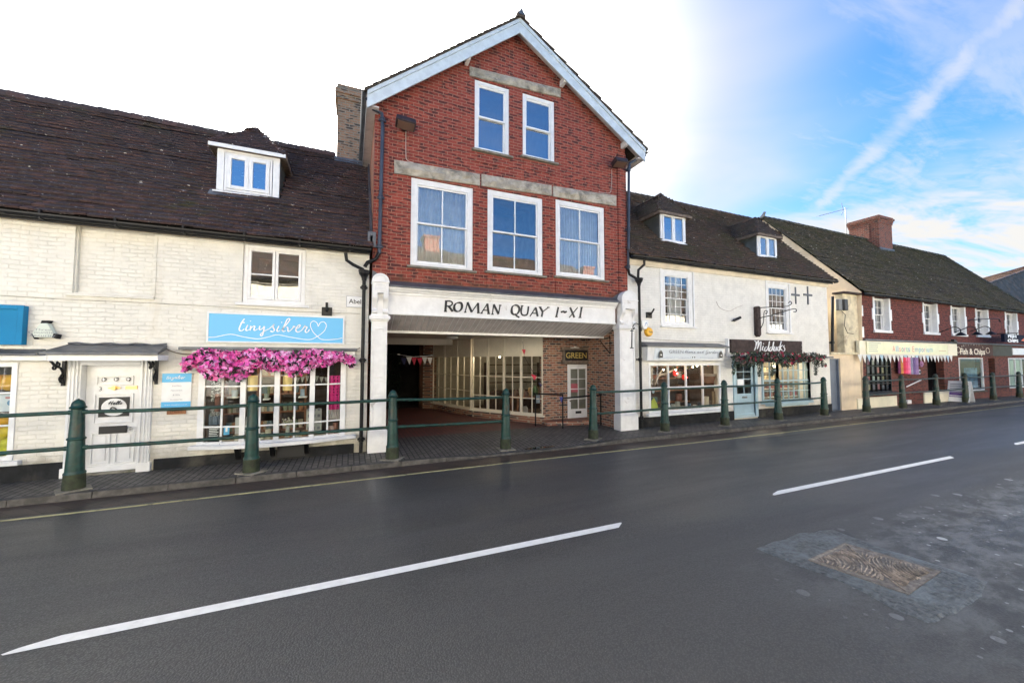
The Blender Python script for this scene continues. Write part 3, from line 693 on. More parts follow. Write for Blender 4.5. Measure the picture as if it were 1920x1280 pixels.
# openings
w1 = (*[A(455, 515)[0], A(573, 515)[0]], A(515, 570)[1], A(515, 462)[1])      # upper casement
door = (A(150, 790)[0], A(262, 790)[0], 0.0, A(200, 684)[1])
bow = (-2.62, .02-.1, .33, 2.02)
dis = (-7.6, A(30, 770)[0], .36, 1.96)
g = MB()
blind = (A(140, 480)[0], A(290, 480)[0], A(210, 553)[1], A(210, 418)[1])
wall(g, [(LX0, 0), (LX1, 0), (LX1, 4.62), (LX0, 4.62)], FY, .25, [w1, door, bow, dis, blind])
g.quad((blind[0], FY+.09, blind[2]), (blind[1], FY+.09, blind[2]), (blind[1], FY+.09, blind[3]), (blind[0], FY+.09, blind[3]))
g.box(LX0, LX1, FY+.25, 15.4, -.1, .001); g.quad((LX0, 15.4, 0), (LX1, 15.4, 0), (LX1, 15.4, 4.6), (LX0, 15.4, 4.6))
g.quad((LX0+.01, FY+.25, 2.52), (LX1-.01, FY+.25, 2.52), (LX1-.01, 15.4, 2.52), (LX0+.01, 15.4, 2.52))
g.prism([(FY+.25, 0), (15.4, 0), (15.4, 4.6), (12.0, 7.7), (FY+.25, 4.62)], LX0, LX0+.2, 'x')
g.build('wall', M['cream_brick'], L, auto=False)
g = MB(); frame_rect(g, blind[0]-.0, blind[1]+.0, blind[2], blind[3], FY+.03, FY+.088, .022); frame_rect(g, blind[0]-.035, blind[1]+.035, blind[2]-.0, blind[3]+.035, FY-.012, FY+.002, .034, wb=.001); g.build('blind_window_frame', M['cream_brick'], L, bevel=.004, seg=1)
# sill under the blind window, band at the eaves
MB().box(blind[0]-.08, blind[1]+.03, FY-.05, FY+.02, blind[2]-.05, blind[2]).build('sill', M['cream_brick'], L, bevel=.01)
MB().box(LX0, LX1-.0, FY-.035, FY-.001, 4.36, 4.56).build('eaves_board', mat('ochre_cream_band', (.66, .52, .34), .8, var=.15, bump=.3, dirt=(.5, .38, .24)), L, bevel=.005)
g = MB(); g.box(LX0, -4.47, FY-.03, FY, -.02, .27); g.box(-3.27, LX1-.25, FY-.03, FY, -.02, .20); g.build('plinth', M['plinth'], L, bevel=.008)
casement(L, w1[0]+.005, w1[1]-.005, w1[2]+.005, w1[3]-.005, rec=.03, fr=.075, cas=.05, n=2, rows=2, m='old_white')
MB().box(w1[0]-.1, w1[1]+.08, FY-.06, FY+.03, w1[2]-.055, w1[2]-.002).build('sill', M['old_white'], L, bevel=.008)
# roof
EL, RL = Vector((0, FY-.22, 4.47)), Vector((0, 12.0, 7.86))
sl_ = (RL-EL); slen = sl_.length; tanL = (RL.z-EL.z)/(RL.y-EL.y)
def sagL(u): return .06*math.sin(u*.9)
DX0, DX1 = -2.73, -1.56; DY = 9.93; DZ0 = EL.z+(DY-EL.y)*tanL
g = MB()
dsx = Vector((0, 1, tanL)).length
def limL(u, s_):
    x = LX0+u; y = EL.y+s_/dsx
    return not (DX0+.03 < x < DX1-.03 and DY+.08 < y < 11.1)
tiles(g, (LX0, EL.y, EL.z), (LX1+.05, EL.y, EL.z), sl_, slen, kind='a', lim=limL, gauge=.145, th=.042, seed=2, und=.035)
ridge_tiles(g, (LX0, 12.0, 7.90), (-.5, 12.0, 7.90), r=.13)
rf = g.build('roof', M['tile_a'], L, auto=False)
g = MB(); g.quad((LX0, EL.y, EL.z-.02), (LX1+.04, EL.y, EL.z-.02), (LX1+.04, 12.0, 7.84), (LX0, 12.0, 7.84)); g.quad((LX0, 15.5, 4.3), (LX1, 15.5, 4.3), (LX1, 12.0, 7.84), (LX0, 12.0, 7.84)); g.build('roof_underlay', M['tile_a'], L, auto=False)
# lead flashing against the brick gable
g = MB(); g.hexa([(LX1+.0, EL.y+.1, EL.z+.16), (LX1+.05, EL.y+.1, EL.z+.16), (LX1+.05, 11.9, 7.95), (LX1+.0, 11.9, 7.95), (LX1+.0, EL.y+.1, EL.z+.30), (LX1+.05, EL.y+.1, EL.z+.30), (LX1+.05, 11.9, 8.08), (LX1+.0, 11.9, 8.08)]); g.box(LX1-.05, LX1+.12, EL.y+.1, EL.y+.22, 4.52, 4.86); g.build('flashing', M['lead'], L)
g = MB(); gutter_run(g, (LX0, EL.y-.03, 4.44), (LX1+.02, EL.y-.03, 4.42), .07); g.box(LX0, LX1, EL.y+.04, EL.y+.07, 4.33, 4.47); g.build('gutter', M['black'], L)
# downpipes
def hp(px, py, Y): a = at(px, py, Y); return (a[0], Y, a[1])
g = MB(); yy = FY-.13
downpipe(g, [hp(648, 474, FY-.22), hp(650, 488, FY-.2), hp(662, 496, FY-.16), hp(682, 506, yy)], .035)
hx, _, hz_ = hp(683, 510, yy); hopper(g, (hx, yy, hz_))
downpipe(g, [(hx, yy, hz_-.15), (hx, yy, .02)], .038, [(hx, yy, hz_-.34), (hx, yy, 2.0), (hx, yy, .3)])
g.build('downpipe', M['black'], L, smooth=True, auto=False)
# dormer
D = MB(); TZ = 6.66
dm = MB(); dm.box(DX0, DX0+.13, DY, DY+.05, DZ0-.02, TZ); dm.box(DX1-.13, DX1, DY, DY+.05, DZ0-.02, TZ); dm.box(DX0+.13, DX1-.13, DY, DY+.05, TZ-.13, TZ); dm.box(DX0+.13, DX1-.13, DY, DY+.05, DZ0-.02, DZ0+.06); dm.box(DX0-.05, DX1+.05, DY-.06, DY-.002, DZ0-.06, DZ0+.03)
dorm = dm.build('dormer', M['white'], L, bevel=.006)
g = MB()
cm_ = mat('dark_dormer_cheek', (.07, .075, .07), .7, var=.2)
for s_ in (DX0, DX1-.03): MB().prism([(DY+.051, DZ0), (DY+.051, TZ), (DY+.051+(TZ-DZ0)/tanL, TZ)], s_, s_+.03, 'x').build('cheek', cm_, dorm)
g = MB(); x0, x1, z0, z1 = DX0+.14, DX1-.14, DZ0+.065, TZ-.14
frame_rect(g, x0, x1, z0, z1, DY-.01, DY+.05, .045)
xm = (x0+x1)/2; frame_rect(g, x0+.05, xm-.002, z0+.05, z1-.05, DY-.03, DY+.02, .075); frame_rect(g, xm+.002, x1-.05, z0+.05, z1-.05, DY-.03, DY+.02, .075)
g.build('window_frame', M['white'], dorm, bevel=.004, seg=1)
pane(dorm, x0+.1, xm-.06, z0+.1, z1-.1, DY, M['glass_blue']); pane(dorm, xm+.06, x1-.1, z0+.1, z1-.1, DY, M['glass_blue'])
room(dorm, DX0+.04, DX1-.04, DY+.055, DY+.9, DZ0+.0, TZ-.02, M['void'], 'interior')
def dormer_roof(dorm, X0, X1, DY, TZ, PY, PZ, ov, tan, kind, tm, backy, oz=0, fas='white'):
    """hipped dormer roof: front hip, two side slopes back to the main roof"""
    xa, xb, yf, ze = X0-ov, X1+ov, DY-.12, TZ-.02+oz; xm = (X0+X1)/2
    g = MB(); pk = Vector((xm, PY, PZ)); br = Vector((xm, backy, PZ)); fl, fr_ = Vector((xa, yf, ze)), Vector((xb, yf, ze))
    by = yf+1.15
    bl, brr = Vector((xa, by+.1, ze)), Vector((xb, by+.1, ze))
    up = pk-Vector((xm, yf, ze)); hw = (xb-xa)/2; ln = up.length
    tiles(g, fl, fr_, up, ln, kind=kind, gauge=.09, lim=lambda u, s_: abs(u-hw) < hw*(1-s_/ln)+.06, und=.006)
    for sgn, e0, e1 in ((-1, bl, fl), (1, fr_, brr)):
        upv = Vector((-sgn*hw, 0, PZ-ze)); l2 = upv.length; tot = (e1-e0).length
        def lm(u, s_, sgn=sgn, tot=tot, l2=l2):
            df = (tot-u) if sgn < 0 else u; db = u if sgn < 0 else tot-u
            zz = ze+(PZ-ze)*s_/l2; return df > (PY-yf)*s_/l2-.05
        ext = Vector((0, 1.2, 0))
        a0, a1 = (e0+ext, e1) if sgn < 0 else (e0, e1+ext)
        tot2 = (a1-a0).length
        tiles(g, a0, a1, upv, l2, kind=kind, gauge=.09, und=.006, lim=lambda u, s_, sgn=sgn, tot2=tot2, l2=l2: ((tot2-u) if sgn < 0 else u) > (PY-yf)*s_/l2-.05)
    ridge_tiles(g, pk, br, r=.075, kind=kind, L=.25); ridge_tiles(g, fl+Vector((0, 0, .02)), pk, r=.05, kind=kind, L=.16); ridge_tiles(g, fr_+Vector((0, 0, .02)), pk, r=.05, kind=kind, L=.16)
    g.build('dormer_roof', tm, dorm, auto=False)
    g = MB(); e = ze-.012
    g.add([fl-Vector((0, 0, .015)), fr_-Vector((0, 0, .015)), pk-Vector((0, 0, .02)), br-Vector((0, 0, .02)), bl+Vector((0, 1.2, -.015)), brr+Vector((0, 1.2, -.015))], [(0, 1, 2), (0, 2, 3, 4), (1, 5, 3, 2)])
    g.quad((xa+.01, yf+.01, e-.05), (xb-.01, yf+.01, e-.05), (xb-.01, by, e-.05), (xa+.01, by, e-.05))
    g.build('eaves_lining', M['wood_grey'], dorm, auto=False)
    g = MB(); g.box(xa, xb, yf-.015, yf+.008, e-.065, e+.012)
    g.build('fascia', M[fas], dorm)
    for q_ in (xa-.012, xb-.008): MB().box(q_, q_+.02, yf+.01, by+.3, e-.08, e+.010).build('side_fascia', M['wood_grey'], dorm)
dormer_roof(dorm, DX0, DX1, DY, TZ, 10.45, 7.42, .13, tanL, 'a', M['tile_a'], 11.7)
MB().quad((DX0-.1, DY-.18, DZ0-.13), (DX1+.1, DY-.18, DZ0-.13), (DX1+.1, DY-.01, DZ0+.05), (DX0-.1, DY-.01, DZ0+.05)).build('flashing', M['lead'], dorm)
# chimney beside the gable
CH = MB(); cx0, cx1 = -.47, .28
CH.box(cx0, cx1, 11.85, 12.9, 7.2, 9.55); CH.box(cx0-.04, cx1+.04, 11.81, 12.94, 9.55, 9.70); CH.box(cx0-.08, cx1+.08, 11.77, 12.98, 9.70, 9.84); CH.box(cx0-.03, cx1+.03, 11.82, 12.93, 9.84, 9.98)
ch = CH.build('chimney', M['old_chimney'], L)
g = MB(); g.box(cx0-.05, cx1+.05, 11.78, 11.849, 7.55, 7.80); g.build('flashing', M['lead'], ch)
# door
g = MB(); dx0, dx1, dz1 = door[0]+.004, door[1]-.004, door[3]-.004
zt = A(200, 672)[1]
g.box(dx0-.17, dx0, FY-.05, FY+.12, .0, zt); g.box(dx1, dx1+.17, FY-.05, FY+.12, .0, zt); g.box(dx0, dx1, FY-.05, FY+.12, dz1-.0, zt)
for k, (o_, w_) in enumerate(((.145, .02), (.10, .025), (.045, .018))):
    for xx in (dx0-o_, dx1+o_-w_): g.box(xx, xx+w_, FY-.065-.008*k, FY-.0495, .16, zt-.02)
g.box(dx0-.20, dx0+.0, FY-.07, FY+.02, 0, .16); g.box(dx1, dx1+.20, FY-.07, FY+.02, 0, .16)
g.build('door_frame', M['white'], L, bevel=.004, seg=1)
MB().box(dx0-.0, dx1+.0, FY-.02, FY+.2, .0, .035).build('threshold', M['sill_stone'], L, bevel=.006)
g = MB(); yd = FY+.09
g.box(dx0+.002, dx1-.002, yd+.012, yd+.05, .03, dz1-.002)
def Zp(py, px=210): return A(px, py, yd)[1]
def Xp(px, py=780): return A(px, py, yd)[0]
def raised(x0, x1, z0, z1, y, w=.025):
    frame_rect(g, x0, x1, z0, z1, y-.012, y+.011, w); g.box(x0+w+.035, x1-w-.035, y-.003, y+.0115, z0+w+.035, z1-w-.035)
L0, L1_ = dx0+.01, dx1-.01; W_ = L1_-L0
raised(L0+.13*W_/.8, L0+.66*W_/.8, Zp(722), Zp(704), yd)
frame_rect(g, L0+.11, L1_-.12, Zp(793), Zp(738), yd-.012, yd+.011, .022)
raised(L0+.09, (L0+L1_)/2-.03, .16, .72, yd); raised((L0+L1_)/2+.03, L1_-.08, .16, .72, yd)
g.box(dx0+.003, dx1-.003, yd-.03, yd+.0115, .03, .13)
dr = g.build('door', M['white'], L, bevel=.004, seg=1)
g = MB(); zc_ = Zp(711); 
for k in (192, 215, 238): g.lathe([(.034, -.016), (.034, .0)], (Xp(k), yd, zc_), 16, 'y')
g.build('bullseye_pane', M['black_let'], dr)
g = MB()
for k in (192, 215, 238): g.box(Xp(k)-.03, Xp(k)+.03, yd-.022, yd-.0165, zc_-.004, zc_+.004); g.box(Xp(k)-.004, Xp(k)+.004, yd-.0225, yd-.017, zc_-.03, zc_+.03)
g.build('glazing_cross', M['chrome'], dr)
text('3', Xp(186), Zp(728), .075, yd-.001, M['black_let'], dr, 'door_number')
g = MB(); g.prism([(Xp(200), Zp(727)), (Xp(212), Zp(731.5)), (Xp(225), Zp(727)), (Xp(212), Zp(723))], yd-.02, yd+.011); g.lathe([(.03, -.05), (.028, -.02), (.012, 0)], (Xp(213), yd, Zp(727)), 12, 'y'); g.build('door_knocker', M['brass'], dr, smooth=True)
g = MB(); g.box(Xp(233), Xp(255), yd-.008, yd+.011, Zp(730), Zp(724)); g.build('brass_plate', M['brass'], dr)
g = MB(); g.box(Xp(184), Xp(241.5), yd-.004, yd+.011, Zp(781), Zp(744.5)); g.build('door_window', M['black_let'], dr)
g = MB(); g.lathe([(.155, -.009), (.155, -.004)], (Xp(213.5), yd, Zp(763)), 30, 'y')
g.v = [(Xp(213.5)+(v[0]-Xp(213.5))*1.12, v[1], v[2]) for v in g.v]
g.build('round_notice', M['white'], dr)
def door_px(px, py): return A(px, py, yd)
CUR = {}
# canopy over the white door, shop canopies
g = MB(); ca, cb = A(78, 660, FY-.45)[0], A(300, 660, FY-.45)[0]; cz = A(180, 665, FY-.45)[1]
g.box(ca+.06, cb-.03, FY-.44, FY-.001, cz-.10, cz); g.build('canopy', M['white'], L, bevel=.006)
g = MB(); g.hexa([(ca, FY-.52, cz+.001), (cb, FY-.52, cz+.001), (cb-.05, FY-.02, cz+.11), (ca+.10, FY-.02, cz+.11), (ca, FY-.52, cz+.045), (cb, FY-.52, cz+.045), (cb-.05, FY-.02, cz+.19), (ca+.10, FY-.02, cz+.19)])
g.tube([(lerp(ca+.1, cb-.05, k/12), FY-.04+.012*math.sin(k*2), cz+.20+.012*math.sin(k*1.7)) for k in range(13)], .018, 7)
g.build('canopy_lead', M['lead'], L, bevel=.01)
def scroll(x, zt, Y=FY):
    g = MB(); g.box(x-.02, x+.02, Y-.05, Y-.005, zt-.43, zt)
    def sp(cy, cz_, r0, turns, st, sg=1): return [(x, cy+sg*(r0*(1-.75*k/22))*math.cos(st+turns*2*math.pi*k/22), cz_+(r0*(1-.75*k/22))*math.sin(st+turns*2*math.pi*k/22)) for k in range(23)]
    g.tube([(x, Y-.05, zt-.38), (x, Y-.10, zt-.36), (x, Y-.13, zt-.30), (x, Y-.09, zt-.25), (x, Y-.05, zt-.22)], .016, 7)
    g.tube(sp(Y-.10, zt-.31, .05, 1.1, 0), .014, 7)
    g.tube(catmull([(x, Y-.05, zt-.2), (x, Y-.12, zt-.12), (x, Y-.22, zt-.10), (x, Y-.32, zt-.03), (x, Y-.36, zt-.005)], 5), .018, 7)
    g.tube(sp(Y-.17, zt-.06, .05, 1.1, 2), .014, 7); g.tube(sp(Y-.27, zt-.11, .055, 1.2, 1, -1), .014, 7)
    return g.build('scroll_bracket', M['black'], L, smooth=True, auto=False)
scroll(dx0-.23, cz-.1); scroll(dx1+.22, cz-.1)
# yellow display window at the left edge: frame, sill, fascia, lead
x0, x1, z0, z1 = dis; g = MB(); frame_rect(g, x0, x1, z0, z1, FY-.02, FY+.06, .07)
n_ = 7; w_ = (x1-x0-.14)/n_
for i in range(1, n_): g.box(x0+.07+w_*i-.014, x0+.07+w_*i+.014, FY-.01, FY+.04, z0+.07, z1-.07)
for k in (1, 2): g.box(x0+.07, x1-.07, FY-.008, FY+.038, lerp(z0, z1, k/3+.02)-.015, lerp(z0, z1, k/3+.02)+.015)
sw = g.build('shop_window', M['white'], L, bevel=.004, seg=1); pane(sw, x0+.05, x1-.05, z0+.05, z1-.05, FY+.02, M['glass_shop'])
room(sw, x0-.1, x1+.4, FY+.252, FY+2.4, .02, 2.5, M['room_brown'], 'interior')
MB().box(x0-.1, x1+.12, FY-.12, FY-.021, z0-.075, z0-.002).build('sill', M['white'], L, bevel=.008)
zf = A(0, 668)[1]; MB().box(-7.7, A(97, 680)[0], FY-.12, FY-.001, zf-.07, zf+.02).build('shop_cornice', M['white'], L, bevel=.008)
g = MB(); xe = A(86, 665)[0]; g.hexa([(-7.7, FY-.22, zf+.021), (xe, FY-.22, zf+.021), (xe, FY-.001, zf+.021), (-7.7, FY-.001, zf+.021), (-7.7, FY-.22, zf+.05), (xe, FY-.22, zf+.05), (xe, FY-.001, zf+.13), (-7.7, FY-.001, zf+.13)]); g.build('shop_lead', M['lead'], L, bevel=.006)
# bow window of the silver shop
bx0, bx1 = bow[0], bow[1]; bc, bh = (bx0+bx1)/2, (bx1-bx0)/2
def by(x): return FY-.03-.25*(1-min(1, ((x-bc)/bh)**2))
zr = [A(500, 838, 8.85)[1]-.0, 0, 0, 2.05]; zr[0] = .40; zr[1] = A(500, 797, 8.83)[1]; zr[2] = A(500, 723, 8.83)[1]
posts = [bx0+.03]+[A(q, 760, FY-.2)[0] for q in (456, 520, 585)]+[bx1-.05]
g = MB(); 
def curved(xa, xb, z0, z1, th, out=0, n=3, tin=0):
    for i in range(n):
        a, b_ = lerp(xa, xb, i/n), lerp(xa, xb, (i+1)/n)
        g.hexa([(a, by(a)-out, z0), (b_, by(b_)-out, z0), (b_, by(b_)+th, z0), (a, by(a)+th, z0), (a, by(a)-out, z1), (b_, by(b_)-out, z1), (b_, by(b_)+th, z1), (a, by(a)+th, z1)])
glz = []
for i, x in enumerate(posts):
    w_ = .045 if 0 < i < 4 else .05; a, b_ = x-w_, x+w_
    g.hexa([(a, by(x)-.02, zr[0]), (b_, by(x)-.02, zr[0]), (b_, by(x)+.06, zr[0]), (a, by(x)+.06, zr[0]), (a, by(x)-.02, zr[3]), (b_, by(x)-.02, zr[3]), (b_, by(x)+.06, zr[3]), (a, by(x)+.06, zr[3])])
for i in range(4):
    a, b_ = posts[i]+.045, posts[i+1]-.045; m_ = (a+b_)/2
    g.box(m_-.016, m_+.016, by(m_)-.002, by(m_)+.04, zr[0], zr[3])
    for zz in (zr[1], zr[2]): curved(a, b_, zz-.014, zz+.014, .035, n=2)
    curved(a, b_, zr[0], zr[0]+.05, .045, .006, n=2)
bw_ = g.build('bow_window', M['white'], L, auto=True)
g = MB()
for i in range(4):
    a, b_ = posts[i]+.03, posts[i+1]-.03; m_ = (a+b_)/2
    for (p_, q_) in ((a, m_), (m_, b_)): g.quad((p_, by(p_)+.02, zr[0]), (q_, by(q_)+.02, zr[0]), (q_, by(q_)+.02, zr[3]), (p_, by(p_)+.02, zr[3]))
g.build('glass', M['glass_shop'], bw_, auto=False)
def slab(xa, xb, z0, z1, out, inn, m, name, par, n=18, bev=.008):
    g = MB(); P_ = [(lerp(xa, xb, i/n), by(max(bx0, min(bx1, lerp(xa, xb, i/n))))-out) for i in range(n+1)]+[(xb, inn), (xa, inn)]
    g.prism(P_, z0, z1, 'z'); return g.build(name, m, par, bevel=bev)
slab(bx0-.13, bx1+.22, zr[0]-.075, zr[0]-.001, .10, FY-.001, M['white'], 'sill', L)
slab(bx0-.13, bx1+.18, zr[3], zr[3]+.14, .04, FY-.001, M['white'], 'shop_cornice', L)
slab(bx0-.32, bx1+.22, zr[3]+.141, zr[3]+.20, .12, FY-.001, M['lead'], 'shop_lead', L)
slab(bx0+.06, bx1-.06, zr[0]-.001+.0, zr[0]+.03, -.07, FY+.5, M['inner_cream'], 'display_shelf', L)
for q in (448, 512, 575): x = A(q, 850)[0]; MB().prism([(FY-.24, .33), (FY-.0, .33), (FY-.0, .04), (FY-.08, .10)], x-.04, x+.04, 'x').build('timber_bracket', M['black'], L, bevel=.01)
MB().box(A(520, 850)[0], A(572, 850)[0], FY-.034, FY-.0305, .03, .28).build('cellar_vent', M['black_pl'], L)
room(bw_, bx0-.2, bx1+.1, FY+.251, FY+3.2, .02, 2.5, M['room_brown'], 'interior')

# ================================================================ 2. red brick building with the gable
RQ = thing('red_brick_gabled_building', 'tall red brick gabled building above a white fascia and open passage', 'building', (4, FY, 0))
RX0, RX1 = .42, 7.50
GY = 9.06
def B_(px, py): return at(px, py, GY)
sw_ = []
for (a, b_, c, d_) in ((770, 887, 336, 505), (914, 1018, 357, 515), (1042, 1134, 375, 524)):
    xm = (a+b_)/2; sw_.append((B_(a, 430)[0], B_(b_, 440)[0], B_(xm, d_-3)[1], B_(xm, (c)+6)[1]))
for (a, b_, c, d_) in ((890, 955, 150, 292), (980, 1040, 175, 305)):
    xm = (a+b_)/2; sw_.append((B_(a, 220)[0], B_(b_, 225)[0], B_(xm, d_-6)[1], B_(xm, c+7)[1]))
apx = at(975, 35, 8.75); el = at(689, 170, 8.75); er = at(1210, 280, 8.75)
slopeL = (apx[1]-el[1])/(apx[0]-el[0]); slopeR = (apx[1]-er[1])/(er[0]-apx[0])
rz = lambda x: apx[1]-(slopeL*(apx[0]-x) if x < apx[0] else slopeR*(x-apx[0]))
wallp = [(RX0, 3.07), (RX1, 3.07), (RX1, rz(RX1)-.12), (apx[0], apx[1]-.12), (RX0, rz(RX0)-.12)]
g = MB(); wall(g, wallp, GY, .22, sw_)
# corner pilaster strips and recessed panels below the upper windows are shallow brick relief
g.box(RX0, RX0+.32, GY-.03, GY-.0005, 3.6, rz(RX0)-.5); g.box(RX1-.30, RX1, GY-.03, GY-.0005, 3.6, rz(RX1)-.45)
for o_ in sw_[3:]:
    g.box(o_[0]+.02, o_[1]-.0, GY-.02, GY-.0005, o_[2]-.33, o_[2]-.10)
for o_ in sw_[:3]: g.box(o_[0]-.02, o_[1]+.02, GY-.02, GY-.0005, 3.72, o_[2]-.12)
g.build('wall', M['red_brick'], RQ, auto=False)
g = MB(); zl = rz(RX0)-.14; zr_ = rz(RX1)-.14
g.quad((RX0, GY+.22, .0), (RX0, 19, .0), (RX0, 19, zl), (RX0, GY+.22, zl)); g.quad((RX1, GY+.22, 2.9), (RX1, 19, 2.9), (RX1, 19, zr_), (RX1, GY+.22, zr_)); g.quad((RX0, 19, 2.9), (RX1, 19, 2.9), (RX1, 19, zr_), (RX0, 19, zl))
g.build('side_wall', M['orange_brick'], RQ, auto=False)
o_ = [dict(cols=2, cur=((0, .62, 1), (.55, 1, 1)), cmat='curtain'), dict(cols=2), dict(cols=2, cur=((0, 1, 1),), cmat='curtain')]
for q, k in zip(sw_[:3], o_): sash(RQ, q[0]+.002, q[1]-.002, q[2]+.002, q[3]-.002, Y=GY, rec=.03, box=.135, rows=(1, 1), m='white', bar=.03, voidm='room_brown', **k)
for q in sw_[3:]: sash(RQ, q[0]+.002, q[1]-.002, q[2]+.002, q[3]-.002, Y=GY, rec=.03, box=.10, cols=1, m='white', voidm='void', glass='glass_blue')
# stone lintels
def stone(pa, pb, pc, pd, name='stone_lintel', Y=GY):
    """corner pixels read off the survey photo: top left, top right, bottom right, bottom left"""
    c = [at(*q, Y) for q in (pa, pb, pc, pd)]; n = 22; g = MB(); vs = []
    for i in range(n+1):
        for j in range(6):
            t0 = (lerp(c[0][0], c[1][0], i/n), lerp(c[0][1], c[1][1], i/n)); b0 = (lerp(c[3][0], c[2][0], i/n), lerp(c[3][1], c[2][1], i/n)); k = j/5
            e = min(i, n-i, j*2, (5-j)*2)/3; e = min(1, e); x, z = lerp(b0[0], t0[0], k), lerp(b0[1], t0[1], k)
            vs.append((x, Y-.045-.075*e*(.5+noise.noise(Vector((x*5, z*7, 1.3)))+.5*noise.noise(Vector((x*13, z*15, 4)))), z))
    fs = [(i*6+j, (i+1)*6+j, (i+1)*6+j+1, i*6+j+1) for i in range(n) for j in range(5)]
    N = len(vs); ring = [i*6 for i in range(n+1)]+[n*6+j for j in range(1, 6)]+[i*6+5 for i in range(n-1, -1, -1)]+[j for j in range(4, 0, -1)]
    vs += [(vs[r_][0], Y-.001, vs[r_][2]) for r_ in ring]; m_ = len(ring)
    fs += [(ring[i], N+i, N+(i+1) % m_, ring[(i+1) % m_]) for i in range(m_)]
    g.add(vs, fs); return g.build(name, M['stone'], RQ, smooth=False)
stone((739, 301), (899, 328), (899, 349), (739, 326)); stone((902, 328), (1033, 349), (1033, 368), (902, 349.5)); stone((1036, 350), (1154, 368), (1154, 387), (1036, 369))
stone((880, 127), (1050, 169), (1050, 184), (880, 143.5))
for q in sw_: pass
# barge boards, verge, soffit and roof
def barge(xa, xb, dz0, dz1, ya, yb, m, name, xo=0):
    g = MB(); za, zb = rz(xa), rz(xb)
    g.hexa([(xa, ya, za+dz0), (xb, ya, zb+dz0), (xb, yb, zb+dz0), (xa, yb, za+dz0), (xa, ya, za+dz1), (xb, ya, zb+dz1), (xb, yb, zb+dz1), (xa, yb, za+dz1)])
    return g.build(name, m, RQ, bevel=.004, seg=1)
ax = apx[0]
for (a, b_) in ((el[0], ax-.0005), (ax+.0005, er[0])):
    barge(a, b_, -.38, -.10, 8.75, 8.79, M['grey_white'], 'barge_board'); barge(a, b_, -.1, .0, 8.72, 8.79, M['grey_white'], 'barge_moulding')
    barge(a, b_, -.02, .05, 8.70, 19.1, M['tile_far'], 'roof') if False else None
g = MB()
for (a, b_) in ((el[0]-.06, ax), (ax, er[0]+.06)):
    e0 = Vector((a, 8.70, rz(a)+.03)) ; e1 = Vector((b_, 8.70, rz(b_)+.03))
    g.hexa([(a, 8.70, rz(a)+.002), (b_, 8.70, rz(b_)+.002), (b_, 19.1, rz(b_)+.002), (a, 19.1, rz(a)+.002), (a, 8.70, rz(a)+.035), (b_, 8.70, rz(b_)+.035), (b_, 19.1, rz(b_)+.035), (a, 19.1, rz(a)+.035)])
lo_ = Vector((el[0]-.05, 19.1, rz(el[0]-.05)+.03)); hi_ = Vector((ax, 19.1, rz(ax)+.03))
tiles(g, lo_, Vector((el[0]-.05, 8.70, lo_.z)), hi_-lo_, (hi_-lo_).length, tw=.3, gauge=.22, kind='c')
lo_ = Vector((er[0]+.05, 8.70, rz(er[0]+.05)+.03)); hi_ = Vector((ax, 8.70, rz(ax)+.03))
tiles(g, lo_, Vector((er[0]+.05, 19.1, lo_.z)), hi_-lo_, (hi_-lo_).length, tw=.3, gauge=.22, kind='c')
ridge_tiles(g, (ax, 8.66, apx[1]+.04), (ax, 19.0, apx[1]+.04), r=.11, kind='c'); g.build('roof', M['tile_c'], RQ, auto=False)
MB().prism([(ax-.09, apx[1]+.02), (ax+.09, apx[1]+.02), (ax, apx[1]+.20)], 8.64, 8.70).build('ridge_end', M['lead'], RQ)
g = MB()
for (a, b_) in ((el[0]+.02, ax), (ax, er[0]-.02)): g.quad((a, 8.791, rz(a)-.14), (b_, 8.791, rz(b_)-.14), (b_, GY+.01, rz(b_)-.14), (a, GY+.01, rz(a)-.14))
for (a, s_) in ((el[0], 1), (er[0], -1)): g.box(min(a, a+s_*.25), max(a, a+s_*.25), 8.80, 19, rz(a)-.30, rz(a)-.27); g.box(a-.012, a+.012, 8.80, 19, rz(a)-.30, rz(a)-.02)
g.build('soffit', M['soffit'], RQ, auto=False)
for px_, py_ in ((877, 105), (1057, 152), (1172, 270)):
    x, z = at(px_, py_, 8.9); MB().rbox((x, 8.92, rz(x)-.30), (.10, .25, .17), ry=0).build('purlin_end', M['old_white'], RQ, bevel=.012)
g = MB(); gutter_run(g, (el[0]-.06, 8.72, rz(el[0])-.03), (el[0]-.06, 19, rz(el[0])-.03), .06); g.build('gutter', M['lead'], RQ)
g = MB(); gutter_run(g, (er[0]+.06, 19, rz(er[0])-.05), (er[0]+.06, 8.72, rz(er[0])-.05), .06); g.build('gutter', M['lead'], RQ)
# rainwater pipes of the gable
def pipe(pts, cols, nm='downpipe', m='black', par=None, r=.04, hop=None):
    g = MB(); downpipe(g, pts, r, cols)
    if hop: hopper(g, hop)
    return g.build(nm, M[m], par, smooth=True, auto=False)
M['pipe_grey'] = mat('blue_grey_pipe_paint', (.045, .055, .075), .4, var=.25, bump=.2)
pipe([(el[0]-.02, 8.8, el[1]-.13), hp(700, 205, 8.93), hp(716, 213, 8.96), hp(717.5, 240, 8.96), hp(711, 475, 8.96)], [hp(717, 225, 8.96), hp(714, 370, 8.96), hp(711.5, 462, 8.96)], m='pipe_grey', par=RQ)
pipe([hp(711, 474, 8.96), hp(704, 486, 8.96), hp(689, 492, 8.97), hp(684, 500, 8.97)], [], par=RQ)
pipe([(er[0]+.05, 8.8, er[1]-.14), hp(1196, 298, 8.9), hp(1181, 306, 8.96), hp(1179, 315, 8.96), hp(1178, 505, 8.96)], [hp(1179, 318, 8.96), hp(1178.5, 430, 8.96), hp(1178, 500, 8.96)], m='pipe_grey', par=RQ)
